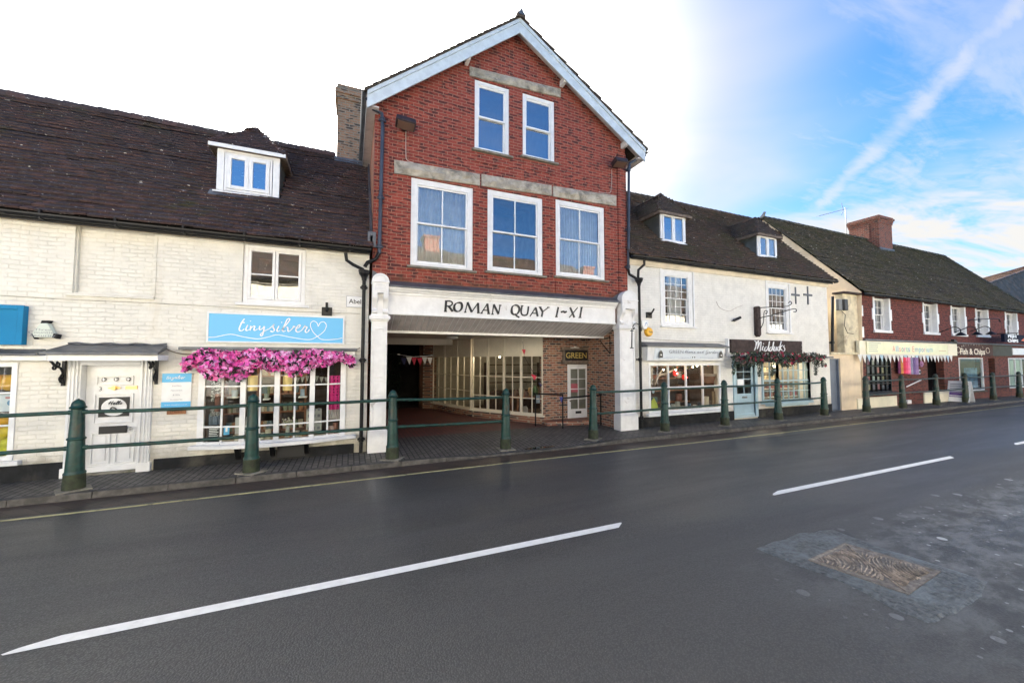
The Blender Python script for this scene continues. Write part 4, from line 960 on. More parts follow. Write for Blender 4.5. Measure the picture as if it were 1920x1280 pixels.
pipe([hp(1178, 504, 8.96), hp(1180, 514, 8.96), hp(1190, 520, 8.94), hp(1197, 526, 8.9)], [], par=RQ)
# fascia with cornice and lead
fx0, fx1 = .72, 7.02; fz0, fz1 = 3.03, 3.50
g = MB(); g.box(fx0, fx1, 9.0, 9.10, fz0, fz1); g.box(fx0, fx1, 8.975, 8.9995, fz0, fz0+.05); g.box(fx0, fx1, 8.96, 8.9995, fz1-.02, fz1+.03)
g.prism([(9.0, fz1+.03), (8.93, fz1+.03), (8.90, fz1+.07), (8.86, fz1+.10), (8.86, fz1+.13), (9.055, fz1+.13)], fx0, fx1, 'x'); fas = g.build('fascia', M['old_white'], RQ, bevel=.003, seg=1)
g = MB(); g.hexa([(fx0-.05, 8.83, fz1+.131), (fx1+.05, 8.83, fz1+.131), (fx1+.05, 9.03, fz1+.131), (fx0-.05, 9.03, fz1+.131), (fx0-.05, 8.83, fz1+.17), (fx1+.05, 8.83, fz1+.17), (fx1+.05, 9.03, fz1+.30), (fx0-.05, 9.03, fz1+.30)])
g.build('fascia_lead', M['lead'], RQ, bevel=.006)
# stepped lead flashings at both ends
for sgn, xb_ in ((1, .62), (-1, 7.08)):
    g = MB()
    for k in range(5): w_ = .62-.12*k; z = 3.62+.075*k; a = xb_-.2*sgn; g.prism([(a, z), (a+sgn*w_, z), (a+sgn*(w_-.12), z+.074), (a, z+.074)], 9.012-.001*k, 9.028)
    g.build('stepped_flashing', M['lead'], RQ)
# pilasters, consoles
def pilaster(xa, xb, yb=9.2):
    g = MB(); ya = 8.94
    g.box(xa+.035, xb-.035, ya, yb, .46, 2.86); g.box(xa-.01, xb+.01, ya-.05, yb, .0, .44); g.box(xa+.012, xb-.012, ya-.025, yb, .44, .475)
    for (za, zb) in ((.56, 1.22), (1.27, 1.56), (1.62, 2.70)): frame_rect(g, xa+.085, xb-.085, za, zb, ya-.014, ya-.0005, .02)
    g.box(xa+.01, xb-.01, ya-.03, yb, 2.86, 2.90); g.box(xa-.02, xb+.02, ya-.07, yb, 2.90, 2.98); g.box(xa+.02, xb-.02, ya-.02, yb, 2.98, 3.02)
    p_ = g.build('pilaster', M['old_white'], RQ, bevel=.006)
    g = MB(); n = 16
    for (a, b_) in ((xa+.03, xa+.14), (xb-.14, xb-.03)):
        prof = catmull([(8.93, 3.02), (8.87, 3.05), (8.875, 3.10), (8.92, 3.13), (8.90, 3.2), (8.86, 3.28), (8.80, 3.36), (8.79, 3.47)], 5)
        g.prism(prof+[(9.1, 3.47), (9.1, 3.02)], a, b_, 'x')
    g.box(xa+.14, xb-.14, 8.92, 9.1, 3.02, 3.47)
    g.box(xa+.03, xb-.03, 8.80, 9.1, 3.47, 3.70); frame_rect(g, xa+.09, xb-.09, 3.51, 3.66, 8.788, 8.7995, .016)
    g.box(xa+.015, xb-.015, 8.78, 9.1, 3.70, 3.735)
    r_ = (xb-xa)/2-.02; cxx = (xa+xb)/2
    g.prism([(cxx+r_*math.cos(math.pi*i/14), 3.735+r_*.95*math.sin(math.pi*i/14)) for i in range(15)], 8.80, 9.1)
    rr = r_-.05
    for i in range(12):
        a0, a1 = math.pi*i/12, math.pi*(i+1)/12
        g.prism([(cxx+rr*math.cos(a0), 3.755+rr*.9*math.sin(a0)), (cxx+rr*math.cos(a1), 3.755+rr*.9*math.sin(a1)), (cxx+(rr-.018)*math.cos(a1), 3.755+(rr-.018)*.9*math.sin(a1)), (cxx+(rr-.018)*math.cos(a0), 3.755+(rr-.018)*.9*math.sin(a0))], 8.79, 8.7995)
    g.build('console', M['old_white'], p_, bevel=.004, seg=1)
    return p_
PLx0, PLx1 = at(692, 700, 8.94)[0], at(728, 700, 8.94)[0]
PRx0, PRx1 = at(1161, 700, 8.94)[0], at(1193, 700, 8.94)[0]
pilaster(PLx0, PLx1); pilaster(PRx0, PRx1)
# fascia lettering, traced as thick and thin strokes
def zc6(x, y): return at(640+x/3.2, 300+y/3.2, 8.99)
K, T = .052, .024
LET = [([(629, 846), (624, 906)], K), ([(616, 908), (634, 908)], T), ([(622, 845), (640, 845)], T), ([(630, 847), (650, 846), (664, 853), (664, 866), (650, 876), (630, 876)], T+.008), ([(644, 877), (656, 892), (668, 908)], K),
 ([(676, 880), (684, 864), (700, 856), (718, 858), (724, 874), (720, 893), (706, 907), (690, 907), (679, 897), (676, 880)], K-.008),
 ([(743, 912), (757, 853)], T), ([(757, 853), (782, 912)], K), ([(782, 912), (820, 857)], T), ([(820, 857), (822, 916)], K), ([(736, 913), (750, 913)], T), ([(814, 917), (830, 917)], T),
 ([(840, 918), (876, 861)], T), ([(876, 861), (884, 922)], K), ([(852, 900), (880, 902)], T), ([(834, 919), (848, 919)], T), ([(876, 922), (892, 922)], T),
 ([(906, 924), (914, 866)], T), ([(914, 866), (943, 924)], K), ([(943, 924), (952, 872)], T), ([(900, 925), (914, 925)], T), ([(946, 871), (960, 872)], T),
 ([(1022, 902), (1026, 880), (1042, 870), (1058, 874), (1068, 890), (1064, 910), (1050, 926), (1034, 926), (1024, 916), (1022, 902)], K-.008), ([(1040, 922), (1054, 936), (1068, 944)], K-.01),
 ([(1084, 874), (1079, 910), (1086, 928), (1104, 931), (1117, 920), (1123, 878)], T+.014), ([(1078, 874), (1092, 874)], T),
 ([(1132, 937), (1166, 884)], T), ([(1166, 884), (1178, 938)], K), ([(1144, 918), (1172, 920)], T),
 ([(1192, 882), (1208, 910)], K), ([(1242, 884), (1208, 910)], T), ([(1208, 908), (1202, 940)], K-.008), ([(1185, 882), (1200, 882)], T), ([(1236, 883), (1248, 884)], T),
 ([(1302, 882), (1290, 940)], K-.008), ([(1283, 941), (1298, 941)], T), ([(1318, 912), (1334, 908), (1340, 914), (1352, 908)], K-.004),
 ([(1373, 884), (1398, 944)], K), ([(1418, 884), (1368, 944)], T), ([(1442, 884), (1432, 944)], K-.006), ([(1424, 945), (1440, 945)], T), ([(1436, 884), (1448, 884)], T)]
for i, (ln, w_) in enumerate(LET):
    pass
words = thing('raised_fascia_lettering', 'black raised capitals ROMAN QUAY I-XI across the weathered white fascia', 'sign lettering', (3.8, 8.98, 3.2))
letters = [(0, 5, 'R'), (5, 6, 'O'), (6, 12, 'M'), (12, 17, 'A'), (17, 22, 'N'), (22, 24, 'Q'), (24, 26, 'U'), (26, 29, 'A'), (29, 34, 'Y'), (34, 36, 'I'), (36, 37, 'dash'), (37, 39, 'X'), (39, 42, 'I')]
for a, b_, nm in letters:
    g = MB()
    for i in range(a, b_):
        ln, w_ = LET[i]; pts = [zc6(*q) for q in ln]
        if len(pts) > 2: pts = catmull(pts, 5)
        w2 = [w_]*len(pts)
        if nm in 'OQ' and len(pts) > 20: w2 = [lerp(.022, .058, abs(math.cos(2*math.pi*k/len(pts)+.5))) for k in range(len(pts))]
        ribbon(g, pts, w2, 8.980-.0008*(i-a), .019)
    g.build('letter', M['black_let'], words, auto=False)
# sloping boarded soffit, ceiling, back beam
g = MB(); x = .78; sz0, sz1 = 3.025, 2.73; sy0, sy1 = 9.10, 9.85
while x < 7.2:
    w_ = .12; b_ = min(x+w_, 7.24)
    g.hexa([(x, sy0, sz0), (b_, sy0, sz0), (b_, sy1, sz1), (x, sy1, sz1), (x, sy0, sz0+.02), (b_, sy0, sz0+.02), (b_, sy1, sz1+.02), (x, sy1, sz1+.02)]);     g.mi = 1; b0_ = b_+.004; g.hexa([(b0_, sy0, sz0-.003), (b0_+.011, sy0, sz0-.003), (b0_+.011, sy1, sz1-.003), (b0_, sy1, sz1-.003), (b0_, sy0, sz0+.015), (b0_+.011, sy0, sz0+.015), (b0_+.011, sy1, sz1+.015), (b0_, sy1, sz1+.015)]); g.mi = 0
    x += w_+.02
g.build('boarded_soffit', [M['soffit'], M['white']], RQ, auto=False)
g = MB(); g.quad((.7, sy0, sz0+.021), (7.3, sy0, sz0+.021), (7.3, sy1, sz1+.021), (.7, sy1, sz1+.021)); g.build('soffit_gap_board', M['inner_cream'], RQ, auto=False)
MB().box(.72, 7.24, sy1+.001, sy1+.06, 2.67, 2.78).build('soffit_trim', M['white'], RQ, bevel=.005)
g = MB(); g.quad((.6, sy1+.06, 2.76), (8.3, sy1+.06, 2.76), (8.3, 19, 2.76), (.6, 19, 2.76)); g.quad((.43, 9.28, 3.1), (7.49, 9.28, 3.1), (7.49, 19, 3.1), (.43, 19, 3.1)); g.build('ceiling', M['ceiling'], RQ, auto=False)
# passage walls
g = MB(); g.quad((.74, 9.2, 0), (.74, 19, 0), (.74, 19, 2.76), (.74, 9.2, 2.76))
RY = 10.8; rwx = 7.24
g.quad((rwx, 9.1, 0), (rwx, RY, 0), (rwx, RY, 3.05), (rwx, 9.1, 3.05))
gdx0, gdx1 = at(1064, 740, RY)[0], at(1104, 740, RY)[0]+.05; gdz0, gdz1 = at(1085, 796, RY)[1], at(1085, 683, RY)[1]
bcx, bcy = 5.14, 11.45; bpx = 5.60
g.prism
wall(g, [(bpx, -.02), (rwx+.2, -.02), (rwx+.2, 2.77), (bpx, 2.77)], RY, .2, [(gdx0, gdx1, gdz0, gdz1)])
g.build('passage_wall', M['stock_brick'], RQ, auto=False)
# the green glazed door in the passage
g = MB(); yd = RY+.04
frame_rect(g, gdx0+.002, gdx1-.002, gdz0+.002, gdz1-.002, yd-.03, yd+.1, .045, wb=.02)
a0, a1, c0, c1 = gdx0+.05, gdx1-.05, gdz0+.03, gdz1-.05
g.box(a0, a0+.10, yd, yd+.04, c0, c1); g.box(a1-.08, a1, yd, yd+.04, c0, c1); g.box(a0+.1, a1-.08, yd, yd+.04, c1-.10, c1); g.box(a0+.1, a1-.08, yd, yd+.04, c0, c0+.48)
m_ = (a0+.1+a1-.08)/2; g.box(m_-.015, m_+.015, yd+.003, yd+.036, c0+.48, c1-.1)
for k in range(1, 4): zz = lerp(c0+.48, c1-.1, k/4); g.box(a0+.1, a1-.08, yd+.005, yd+.034, zz-.015, zz+.015)
gd = g.build('glazed_door', M['old_white'], RQ, bevel=.004, seg=1)
pane(gd, a0+.08, a1-.07, c0+.46, c1-.08, yd+.02, M['glass_shop']); room(gd, gdx0-.2, gdx1+.1, RY+.21, RY+1.6, 0.02, 2.7, M['void'], 'interior')
MB().box(m_-.12, m_+.10, yd-.008, yd-.0005, c0+.33, c0+.41).build('letter_plate', M['black_pl'], gd, bevel=.003)
MB().box(a0+.12, m_-.02, yd+.010, yd+.016, c0+1.02, c0+1.30).build('door_poster', mat('red_grey_poster', (.45, .12, .14), .6), gd)
MB().lathe([(.02, -.05), (.018, -.02), (.01, 0)], (a0+.05, yd, c0+.75), 10, 'y').build('door_knob', M['chrome'], gd, smooth=True)
# raised brick edging and step at the door
g = MB(); pts = [gr(992, 800), gr(1058, 806), gr(1062, 801), gr(1105, 797), (6.9, RY-.002), (bpx+.1, RY-.002)]
g.prism([(5.55, 10.45), (6.55, 10.15), (7.23, 10.15), (7.23, RY-.002), (5.55, RY-.002)], .003, .13, 'z'); g.build('brick_step', M['stock_brick'], RQ, bevel=.015)
# angled shop front inside the passage
e1 = Vector((4.02, 13.19, 0)); c_ = Vector((bcx, bcy, 0)); p1 = Vector((bpx, RY, 0)); e0 = Vector((3.98, 13.25, 0)); e2 = Vector((3.17, 15.98, 0)); back = Vector((3.0, 16.2, 0))
def vwall(g, a, b_, z0, z1, th=.08, out=0):
    a, b_ = Vector(a), Vector(b_); d_ = (b_-a).normalized(); n_ = Vector((d_.y, -d_.x, 0)) 
    A0, B0 = a+n_*out, b_+n_*out; A1, B1 = a+n_*(out-th), b_+n_*(out-th)
    g.hexa([(A0.x, A0.y, z0), (B0.x, B0.y, z0), (B1.x, B1.y, z0), (A1.x, A1.y, z0), (A0.x, A0.y, z1), (B0.x, B0.y, z1), (B1.x, B1.y, z1), (A1.x, A1.y, z1)])
def shopfront(name, a, b_, nposts, zs, sub=2, ztop=2.755, zhead=2.12, zsill=.27):
    """timber shop front along a->b (viewer on the right-hand side of a->b)"""
    g = MB(); d_ = (b_-a); L_ = d_.length; u = d_.normalized()
    for i in range(nposts+1):
        q = a+d_*(i/nposts); w_ = .04
        s0 = max(0, i/nposts*L_-w_); s1 = min(L_, i/nposts*L_+w_); vwall(g, a+u*s0, a+u*s1, zsill, ztop, .07, .01)
    for i in range(nposts):
        s0, s1 = i/nposts*L_+w_, (i+1)/nposts*L_-w_
        vwall(g, a+u*s0, a+u*s1, zhead, zhead+.06, .05); vwall(g, a+u*s0, a+u*s1, zsill+.0, zsill+.05, .05)
        vwall(g, a+u*s0, a+u*s1, zhead+.061, ztop, .03, -.02)
        vwall(g, a+u*(s0+.06), a+u*(s1-.06), zhead+.13, ztop-.08, .02, -.013)
        for k in range(1, sub):
            s_ = lerp(s0, s1, k/sub); vwall(g, a+u*(s_-.014), a+u*(s_+.014), zsill+.05, zhead, .03, -.005)
        for zz in zs: vwall(g, a+u*s0, a+u*s1, zz-.014, zz+.014, .028, -.008)
    vwall(g, a-u*.04, b_+u*.04, zsill-.05, zsill-.001, .12, .06)
    w = g.build(name, M['inner_cream'], RQ, auto=True)
    g = MB(); n_ = Vector((u.y, -u.x, 0)); A_, B__ = a-n_*.02, b_-n_*.02
    g.quad((A_.x, A_.y, zsill), (B__.x, B__.y, zsill), (B__.x, B__.y, zhead), (A_.x, A_.y, zhead)); g.build('glass', M['glass_shop'], w, auto=False)
    return w
zs_ = (.78, 1.35, )
sf1 = shopfront('shop_front', e1, c_, 3, (.78, 1.45), sub=2); sf2 = shopfront('shop_front', c_, p1, 1, (.78, 1.45), sub=2); sf3 = shopfront('shop_front', e2, e0, 3, (.9, 1.45), sub=2)
g = MB(); vwall(g, e1, c_, -.02, .219, .2, -.01); vwall(g, c_, p1, -.02, .219, .2, -.01); vwall(g, e2, e0, -.02, .219, .2, -.01); vwall(g, back+Vector((-.2, 0, 0)), e2, -.02, 2.75, .3, 0); g.box(3.14, 3.5, 15.95, 16.7, -.02, 2.75)
g.build('brick_base', M['stock_brick'], RQ, auto=False)
g = MB()
for q in ([(bpx+.02, RY+.2), (7.4, RY+.2)], [(7.4, RY+.2), (7.4, 15.8)], [(7.4, 15.8), (3.3, 15.9)]):
    (xa, ya), (xb_, yb_) = q; g.quad((xa, ya, .02), (xb_, yb_, .02), (xb_, yb_, 2.75), (xa, ya, 2.75))
g.build('shop_room', M['room_cream'], RQ, auto=False)
g = MB(); g.add([(e2.x+.1, e2.y, .06), (e0.x+.1, e0.y, .06), (c_.x, c_.y+.1, .06), (p1.x, p1.y+.2, .06), (7.4, RY+.2, .06), (7.4, 15.8, .06)], [tuple(range(6))]); g.build('shop_floor', M['room_brown'], RQ, auto=False)
# back of the passage: beam, piers, dark yard
g = MB(); g.box(.74, 3.4, 13.6, 13.8, 2.54, 2.755); g.build('beam', M['ceiling'], RQ)
x_, y_ = gr(792, 764); MB().box(x_-.14, x_+.14, y_-.1, y_+.2, 0, 2.75).build('brick_pier', M['red_brick'], RQ)
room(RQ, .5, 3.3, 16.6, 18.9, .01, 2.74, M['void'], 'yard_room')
MB().lathe([(.16, 0), (.19, -.03), (.17, -.07), (.08, -.085)], (*at(848, 632, 12.0)[:1], 12.0, 2.755), 20).build('ceiling_light', M['poly'], RQ, smooth=True)
g = MB(); g.lathe([(.02, 0), (.03, -.02), (.14, -.035), (.14, -.05)], (at(1075, 649, 10.7)[0], 10.6, 2.44), 14); g.build('lamp_cover', M['poly'], RQ)

# ================================================================ 3. white brick cottage to the right
WX0, WX1 = 7.515, 17.40
Wb = thing('white_brick_cottage', 'white painted brick cottage with two small dormers and two shops, right of the gable', 'building', (12, FY, 0))
u1 = (A(1240, 560)[0], A(1299, 560)[0], A(1270, 611)[1], A(1270, 508)[1]); u2 = (A(1437, 560)[0], A(1479, 560)[0], A(1458, 623)[1], A(1458, 532)[1])
gs = (A(1216, 720)[0], A(1351, 720)[0], .40, 1.90)
md = (A(1378, 700)[0], A(1414, 700)[0], .10, 1.95)
mw = (A(1429, 720)[0], A(1512, 720)[0], .55, 2.0)
g = MB(); wall(g, [(WX0, 0), (WX1, 0), (WX1, 5.13), (WX0, 5.08)], FY, .25, [u1, u2, gs, md, mw])
g.quad((WX0, FY, 0), (WX0, 15, 0), (WX0, 15, 5.1), (WX0, FY, 5.1)); g.prism([(FY+.25, 0), (15.3, 0), (15.3, 5.1), (12.2, 8.5), (FY+.25, 5.2)], WX1-.2, WX1, 'x'); g.quad((WX0, 15.3, 0), (WX1-.2, 15.3, 0), (WX1-.2, 15.3, 5.1), (WX0, 15.3, 5.1))
g.quad((WX0, FY+.25, 2.5), (WX1, FY+.25, 2.5), (WX1, 15, 2.5), (WX0, 15, 2.5))
g.build('wall', M['white_brick'], Wb, auto=False)
g = MB(); g.hexa([(WX0, FY-.05, 4.84), (WX1, FY-.05, 4.88), (WX1, FY-.001, 4.88), (WX0, FY-.001, 4.84), (WX0, FY-.09, 5.05), (WX1, FY-.09, 5.09), (WX1, FY-.001, 5.09), (WX0, FY-.001, 5.05)]); g.build('eaves_moulding', mat('ochre_white_band', (.72, .64, .50), .75, var=.1, bump=.3), Wb, bevel=.006)
g = MB(); g.box(WX0, md[0]-.12, FY-.03, FY-.0005, -.02, .30); g.box(md[1]+.12, WX1, FY-.03, FY-.0005, -.02, .30); g.build('plinth', M['plinth'], Wb, bevel=.006)
sash(Wb, u1[0], u1[1], u1[2], u1[3], rec=.01, box=.17, cols=4, rows=(3, 3), bar=.02, m='white', cur=((.22, .8, 1),), sillm='white', sh=.06, rail=.035)
sash(Wb, u2[0], u2[1], u2[2], u2[3], rec=.01, box=.15, cols=4, rows=(3, 3), bar=.02, m='white', cur=((0, .35, 1), (.5, 1, 1)), cmat='curtain_grey', sillm='white', sh=.06, rail=.035)
for q in (u1, u2):
    g = MB(); frame_rect(g, q[0]-.05, q[1]+.05, q[2], q[3]+.07, FY-.03, FY-.0005, .052, wb=.001); g.build('architrave', M['pale_blue'] if False else M['white'], Wb, bevel=.004)
EW, RW_ = Vector((0, FY-.25, 5.10)), Vector((0, 12.2, 8.66)); slw = RW_-EW; tanW = slw.z/slw.y; dsw = Vector((0, 1, tanW)).length
d1 = (at(1237, 400, 9.65)[0], at(1284, 430, 9.65)[0]); d2 = (at(1421, 440, 9.6)[0], at(1457.5, 460, 9.6)[0]); DYW = 9.62
def limW(u, s_):
    x = WX0+u; y = EW.y+s_/dsw
    return not any(a+.03 < x < b_-.03 and DYW+.08 < y < 10.9 for a, b_ in (d1, d2))
g = MB(); tiles(g, (WX0-.05, EW.y, EW.z-.01), (WX1+.12, EW.y, EW.z+.03), slw, slw.length, kind='c', lim=limW, gauge=.145, th=.04, und=.03, seed=9)
ridge_tiles(g, (WX0, 12.2, 8.71), (WX1+.1, 12.2, 8.71), r=.12, kind='c'); g.build('roof', M['tile_c'], Wb, auto=False)
g = MB(); g.quad((WX0-.05, EW.y, EW.z-.03), (WX1+.12, EW.y, EW.z-.0), (WX1+.12, 12.2, 8.64), (WX0-.05, 12.2, 8.64)); g.quad((WX0, 15.4, 5.0), (WX1+.1, 15.4, 5.0), (WX1+.1, 12.2, 8.64), (WX0, 12.2, 8.64)); g.build('roof_underlay', M['tile_c'], Wb, auto=False)
g = MB(); gutter_run(g, (WX0-.02, EW.y-.04, EW.z-.05), (WX1+.14, EW.y-.04, EW.z-.01), .065); g.box(WX0, WX1, EW.y+.03, EW.y+.06, 4.98, 5.08); g.build('gutter', M['black'], Wb)
pipe([hp(1208, 488, 8.86), hp(1208, 496, 8.88), hp(1197, 506, 8.95), hp(1196, 530, 8.95)], [], par=Wb)
hx, _, hz_ = hp(1198, 524, 8.95); g = MB(); hopper(g, (hx, 8.95, hz_)); downpipe(g, [(hx, 8.95, hz_-.1), (hx+.02, 8.96, .02)], .04, [(hx, 8.95, 2.02), (hx+.02, 8.955, .32)]); g.build('downpipe', M['black'], Wb, smooth=True, auto=False)
def small_dormer(X0, X1, zt, pky, pkz):
    zb = EW.z+(DYW-EW.y)*tanW; g = MB()
    for a in (X0, X1-.07): g.box(a, a+.07, DYW, DYW+.05, zb-.02, zt)
    g.box(X0+.07, X1-.07, DYW, DYW+.05, zt-.06, zt); g.box(X0-.02, X1+.02, DYW-.05, DYW+.049, zb-.08, zb+.02)
    dm = g.build('dormer', M['white'], Wb, bevel=.005)
    cm_ = mat('slate_grey_cheek', (.10, .115, .115), .7, var=.2)
    for s_ in (X0, X1-.03): MB().prism([(DYW+.051, zb), (DYW+.051, zt), (DYW+.051+(zt-zb)/tanW, zt)], s_, s_+.03, 'x').build('cheek', cm_, dm)
    g = MB(); xm = (X0+X1)/2
    for a, b_ in ((X0+.075, xm-.003), (xm+.003, X1-.075)): frame_rect(g, a, b_, zb+.03, zt-.065, DYW-.02, DYW+.03, .065)
    g.build('window_frame', M['white'], dm, bevel=.004, seg=1)
    for a, b_ in ((X0+.12, xm-.05), (xm+.05, X1-.12)): pane(dm, a, b_, zb+.07, zt-.10, DYW+.005, M['glass_blue'])
    room(dm, X0+.04, X1-.04, DYW+.055, DYW+.8, zb, zt-.02, M['void'], 'interior')
    g = MB(); curtain(g, xm+.03, X1-.1, zb+.05, zt-.08, DYW+.10); g.build('curtain', M['curtain'], dm, smooth=True, auto=False)
    dormer_roof(dm, X0, X1, DYW, zt, pky, pkz, 0.17, tanW, 'c', M['tile_c'], 11.6, fas='wood_grey')
    return dm
small_dormer(*d1, 6.92, 10.15, 7.80); small_dormer(*d2, 6.80, 10.05, 7.62)
# garden shop window
def multi_window(b, x0, x1, z0, z1, n, rowz, m, Y=FY, fr=.06, bar=.035, y0=-.02, wall_room='room_brown', depth=1.6, name='shop_window', glass='glass_shop', sub=0):
    g = MB(); frame_rect(g, x0, x1, z0, z1, Y+y0, Y+.07, fr)
    w_ = (x1-x0-2*fr)/n
    for i in range(1, n): x = x0+fr+w_*i; g.box(x-bar/2, x+bar/2, Y+y0+.006, Y+.06, z0+fr, z1-fr)
    for zz in rowz: g.box(x0+fr, x1-fr, Y+y0+.012, Y+.055, zz-bar/2, zz+bar/2)
    w = g.build(name, M[m], b, bevel=.004, seg=1); pane(w, x0+fr-.01, x1-fr+.01, z0+fr-.01, z1-fr+.01, Y+.03, M[glass])
    if wall_room: room(w, x0-.05, x1+.05, Y+.251, Y+.25+depth, .02, 2.48, M[wall_room], 'interior')
    return w
gw = multi_window(Wb, *gs, 4, [A(1290, 725)[1]], 'white', fr=.07)
MB().box(gs[0]-.14, gs[1]+.04, FY-.14, FY-.021, gs[2]-.08, gs[2]-.001).build('sill', M['white'], Wb, bevel=.008)
MB().box(gs[0]-.05, gs[1]+.05, FY+.08, FY+.7, gs[2]+.02, gs[2]+.05).build('display_shelf', M['room_white'], Wb)
fx_ = (A(1212, 665, 8.9)[0], A(1358, 665, 8.9)[0]); fz_ = (A(1290, 676, 8.95)[1], A(1290, 655, 8.95)[1]+.06)
g = MB(); g.hexa([(fx_[0]+.05, 8.93, fz_[0]), (fx_[1]-.05, 8.93, fz_[0]), (fx_[1]-.05, 9.099, fz_[0]), (fx_[0]+.05, 9.099, fz_[0]), (fx_[0], 8.84, fz_[1]), (fx_[1], 8.84, fz_[1]), (fx_[1], 9.099, fz_[1]), (fx_[0], 9.099, fz_[1])]); g.build('shop_fascia', M['white'], Wb, bevel=.006)
g = MB(); g.hexa([(fx_[0]-.06, 8.78, fz_[1]+.001), (fx_[1]+.10, 8.78, fz_[1]+.001), (fx_[1]+.1, 9.099, fz_[1]+.001), (fx_[0]-.06, 9.099, fz_[1]+.001), (fx_[0]-.06, 8.78, fz_[1]+.05), (fx_[1]+.10, 8.78, fz_[1]+.05), (fx_[1]+.0, 9.099, fz_[1]+.16), (fx_[0]-.0, 9.099, fz_[1]+.16)]); g.build('shop_lead', M['lead'], Wb, bevel=.006)
# blue door and blue bow window
g = MB(); x0, x1, z0, z1 = md; frame_rect(g, x0-.12, x1+.12, 0.05, z1+.1, FY-.04, FY+.1, .12, wb=.04)
g.build('door_frame', M['pale_blue'], Wb, bevel=.005)
g = MB(); yd = FY+.03; g.box(x0+.004, x0+.12, yd, yd+.045, z0, z1-.004); g.box(x1-.12, x1-.004, yd, yd+.045, z0, z1-.004); g.box(x0+.12, x1-.12, yd, yd+.045, z0, z0+.75); g.box(x0+.12, x1-.12, yd, yd+.045, z1-.1, z1-.004)
xm = (x0+x1)/2; g.box(xm-.014, xm+.014, yd+.004, yd+.04, z0+.75, z1-.1)
for k in range(1, 4): zz = lerp(z0+.75, z1-.1, k/4); g.box(x0+.12, x1-.12, yd+.006, yd+.038, zz-.014, zz+.014)
g.box(x0+.02, x1-.02, yd-.04, yd-.0005, z0, z0+.08)
bd_ = g.build('glazed_door', M['pale_blue'], Wb, bevel=.004, seg=1); pane(bd_, x0+.1, x1-.1, z0+.73, z1-.08, yd+.02, M['glass_shop']); room(bd_, x0-.05, x1+.05, FY+.251, FY+2, .02, 2.48, M['room_cream'], 'interior')
MB().box(xm-.13, xm+.13, yd-.010, yd-.0005, z0+.60, z0+.66).build('letter_plate', M['chrome'], bd_, bevel=.003)
MB().box(x0+.14, xm-.03, yd-.006, yd-.0005, z0+1.02, z0+1.24).build('door_notice', M['white_let'], bd_)
x0, x1, z0, z1 = mw; fo = .28; g = MB(); xi0, xi1 = x0+.42, x1-.30
def seg3(z0, z1, th=.05, o=0, a=None, bb=None):
    P0, P1, P2, P3 = (x0, FY-.03), (xi0, FY-fo), (xi1, FY-fo), (x1, FY-.03)
    for (p_, q_) in ((P0, P1), (P1, P2), (P2, P3)):
        g.hexa([(p_[0], p_[1]-o, z0), (q_[0], q_[1]-o, z0), (q_[0], q_[1]+th, z0), (p_[0], p_[1]+th, z0), (p_[0], p_[1]-o, z1), (q_[0], q_[1]-o, z1), (q_[0], q_[1]+th, z1), (p_[0], p_[1]+th, z1)])
seg3(z0, z0+.07); seg3(z1-.08, z1); seg3(lerp(z0, z1, .5)-.02, lerp(z0, z1, .5)+.02, .04, 0)
for k in (.25, .75): seg3(lerp(z0, z1, k)-.012, lerp(z0, z1, k)+.012, .03, -.004)
for (p_, q_, n_) in (((x0, FY-.03), (xi0, FY-fo), 2), ((xi0, FY-fo), (xi1, FY-fo), 6), ((xi1, FY-fo), (x1, FY-.03), 2)):
    for i in range(n_+1):
        xx, yy_ = lerp(p_[0], q_[0], i/n_), lerp(p_[1], q_[1], i/n_); w_ = .035 if i in (0, n_) else .012
        g.box(xx-w_, xx+w_, yy_-(.012 if w_ > .02 else -.002), yy_+.05, z0+.0, z1)
mw_ = g.build('bow_window', M['pale_blue'], Wb, auto=True)
g = MB(); g.quad((x0, FY-.01, z0), (xi0, FY-fo+.02, z0), (xi0, FY-fo+.02, z1), (x0, FY-.01, z1)); g.quad((xi0, FY-fo+.02, z0), (xi1, FY-fo+.02, z0), (xi1, FY-fo+.02, z1), (xi0, FY-fo+.02, z1)); g.quad((xi1, FY-fo+.02, z0), (x1, FY-.01, z0), (x1, FY-.01, z1), (xi1, FY-fo+.02, z1)); g.build('glass', M['glass_shop'], mw_, auto=False)
room(mw_, x0-.05, x1+.05, FY+.251, FY+1.7, .02, 2.48, M['room_cream'], 'interior')
g = MB(); g.prism([(x0-.12, FY-.03), (xi0-.05, FY-fo-.09), (xi1+.05, FY-fo-.09), (x1+.12, FY-.03), (x1+.12, FY-.001), (x0-.12, FY-.001)], z0-.09, z0-.001, 'z'); g.build('sill', M['pale_blue'], Wb, bevel=.008)
g = MB(); g.prism([(x0+.1, FY-.02), (xi0+.1, FY-fo+.0), (xi1-.1, FY-fo+.0), (x1-.1, FY-.02)], z0-.17, z0-.0905, 'z'); g.build('under_sill', M['pale_blue'], Wb, bevel=.01)
MB().box(md[0]-.2, WX1-.15, FY-.22, FY-.001, 2.08, 2.14).build('shop_lead', M['lead'], Wb, bevel=.006)
MB().box(A(1362, 650)[0]-.05, A(1362, 650)[0]+.0, 8.99, FY-.001, 2.14, 2.72).build('sign_batten', M['white'], Wb)
# wall ties
for (px_, py_, s_) in ((1491, 554, 1), (1514, 554, 1.1)):
    x, z = A(px_, py_); g = MB(); g.box(x-.03, x+.03, FY-.03, FY-.002, z-.32*s_, z+.32*s_); g.box(x-.24*s_, x-.031, FY-.026, FY-.003, z-.02, z+.06); g.box(x+.031, x+.24*s_, FY-.026, FY-.003, z-.02, z+.06); g.build('cross_wall_tie', M['lead'], Wb, bevel=.004)

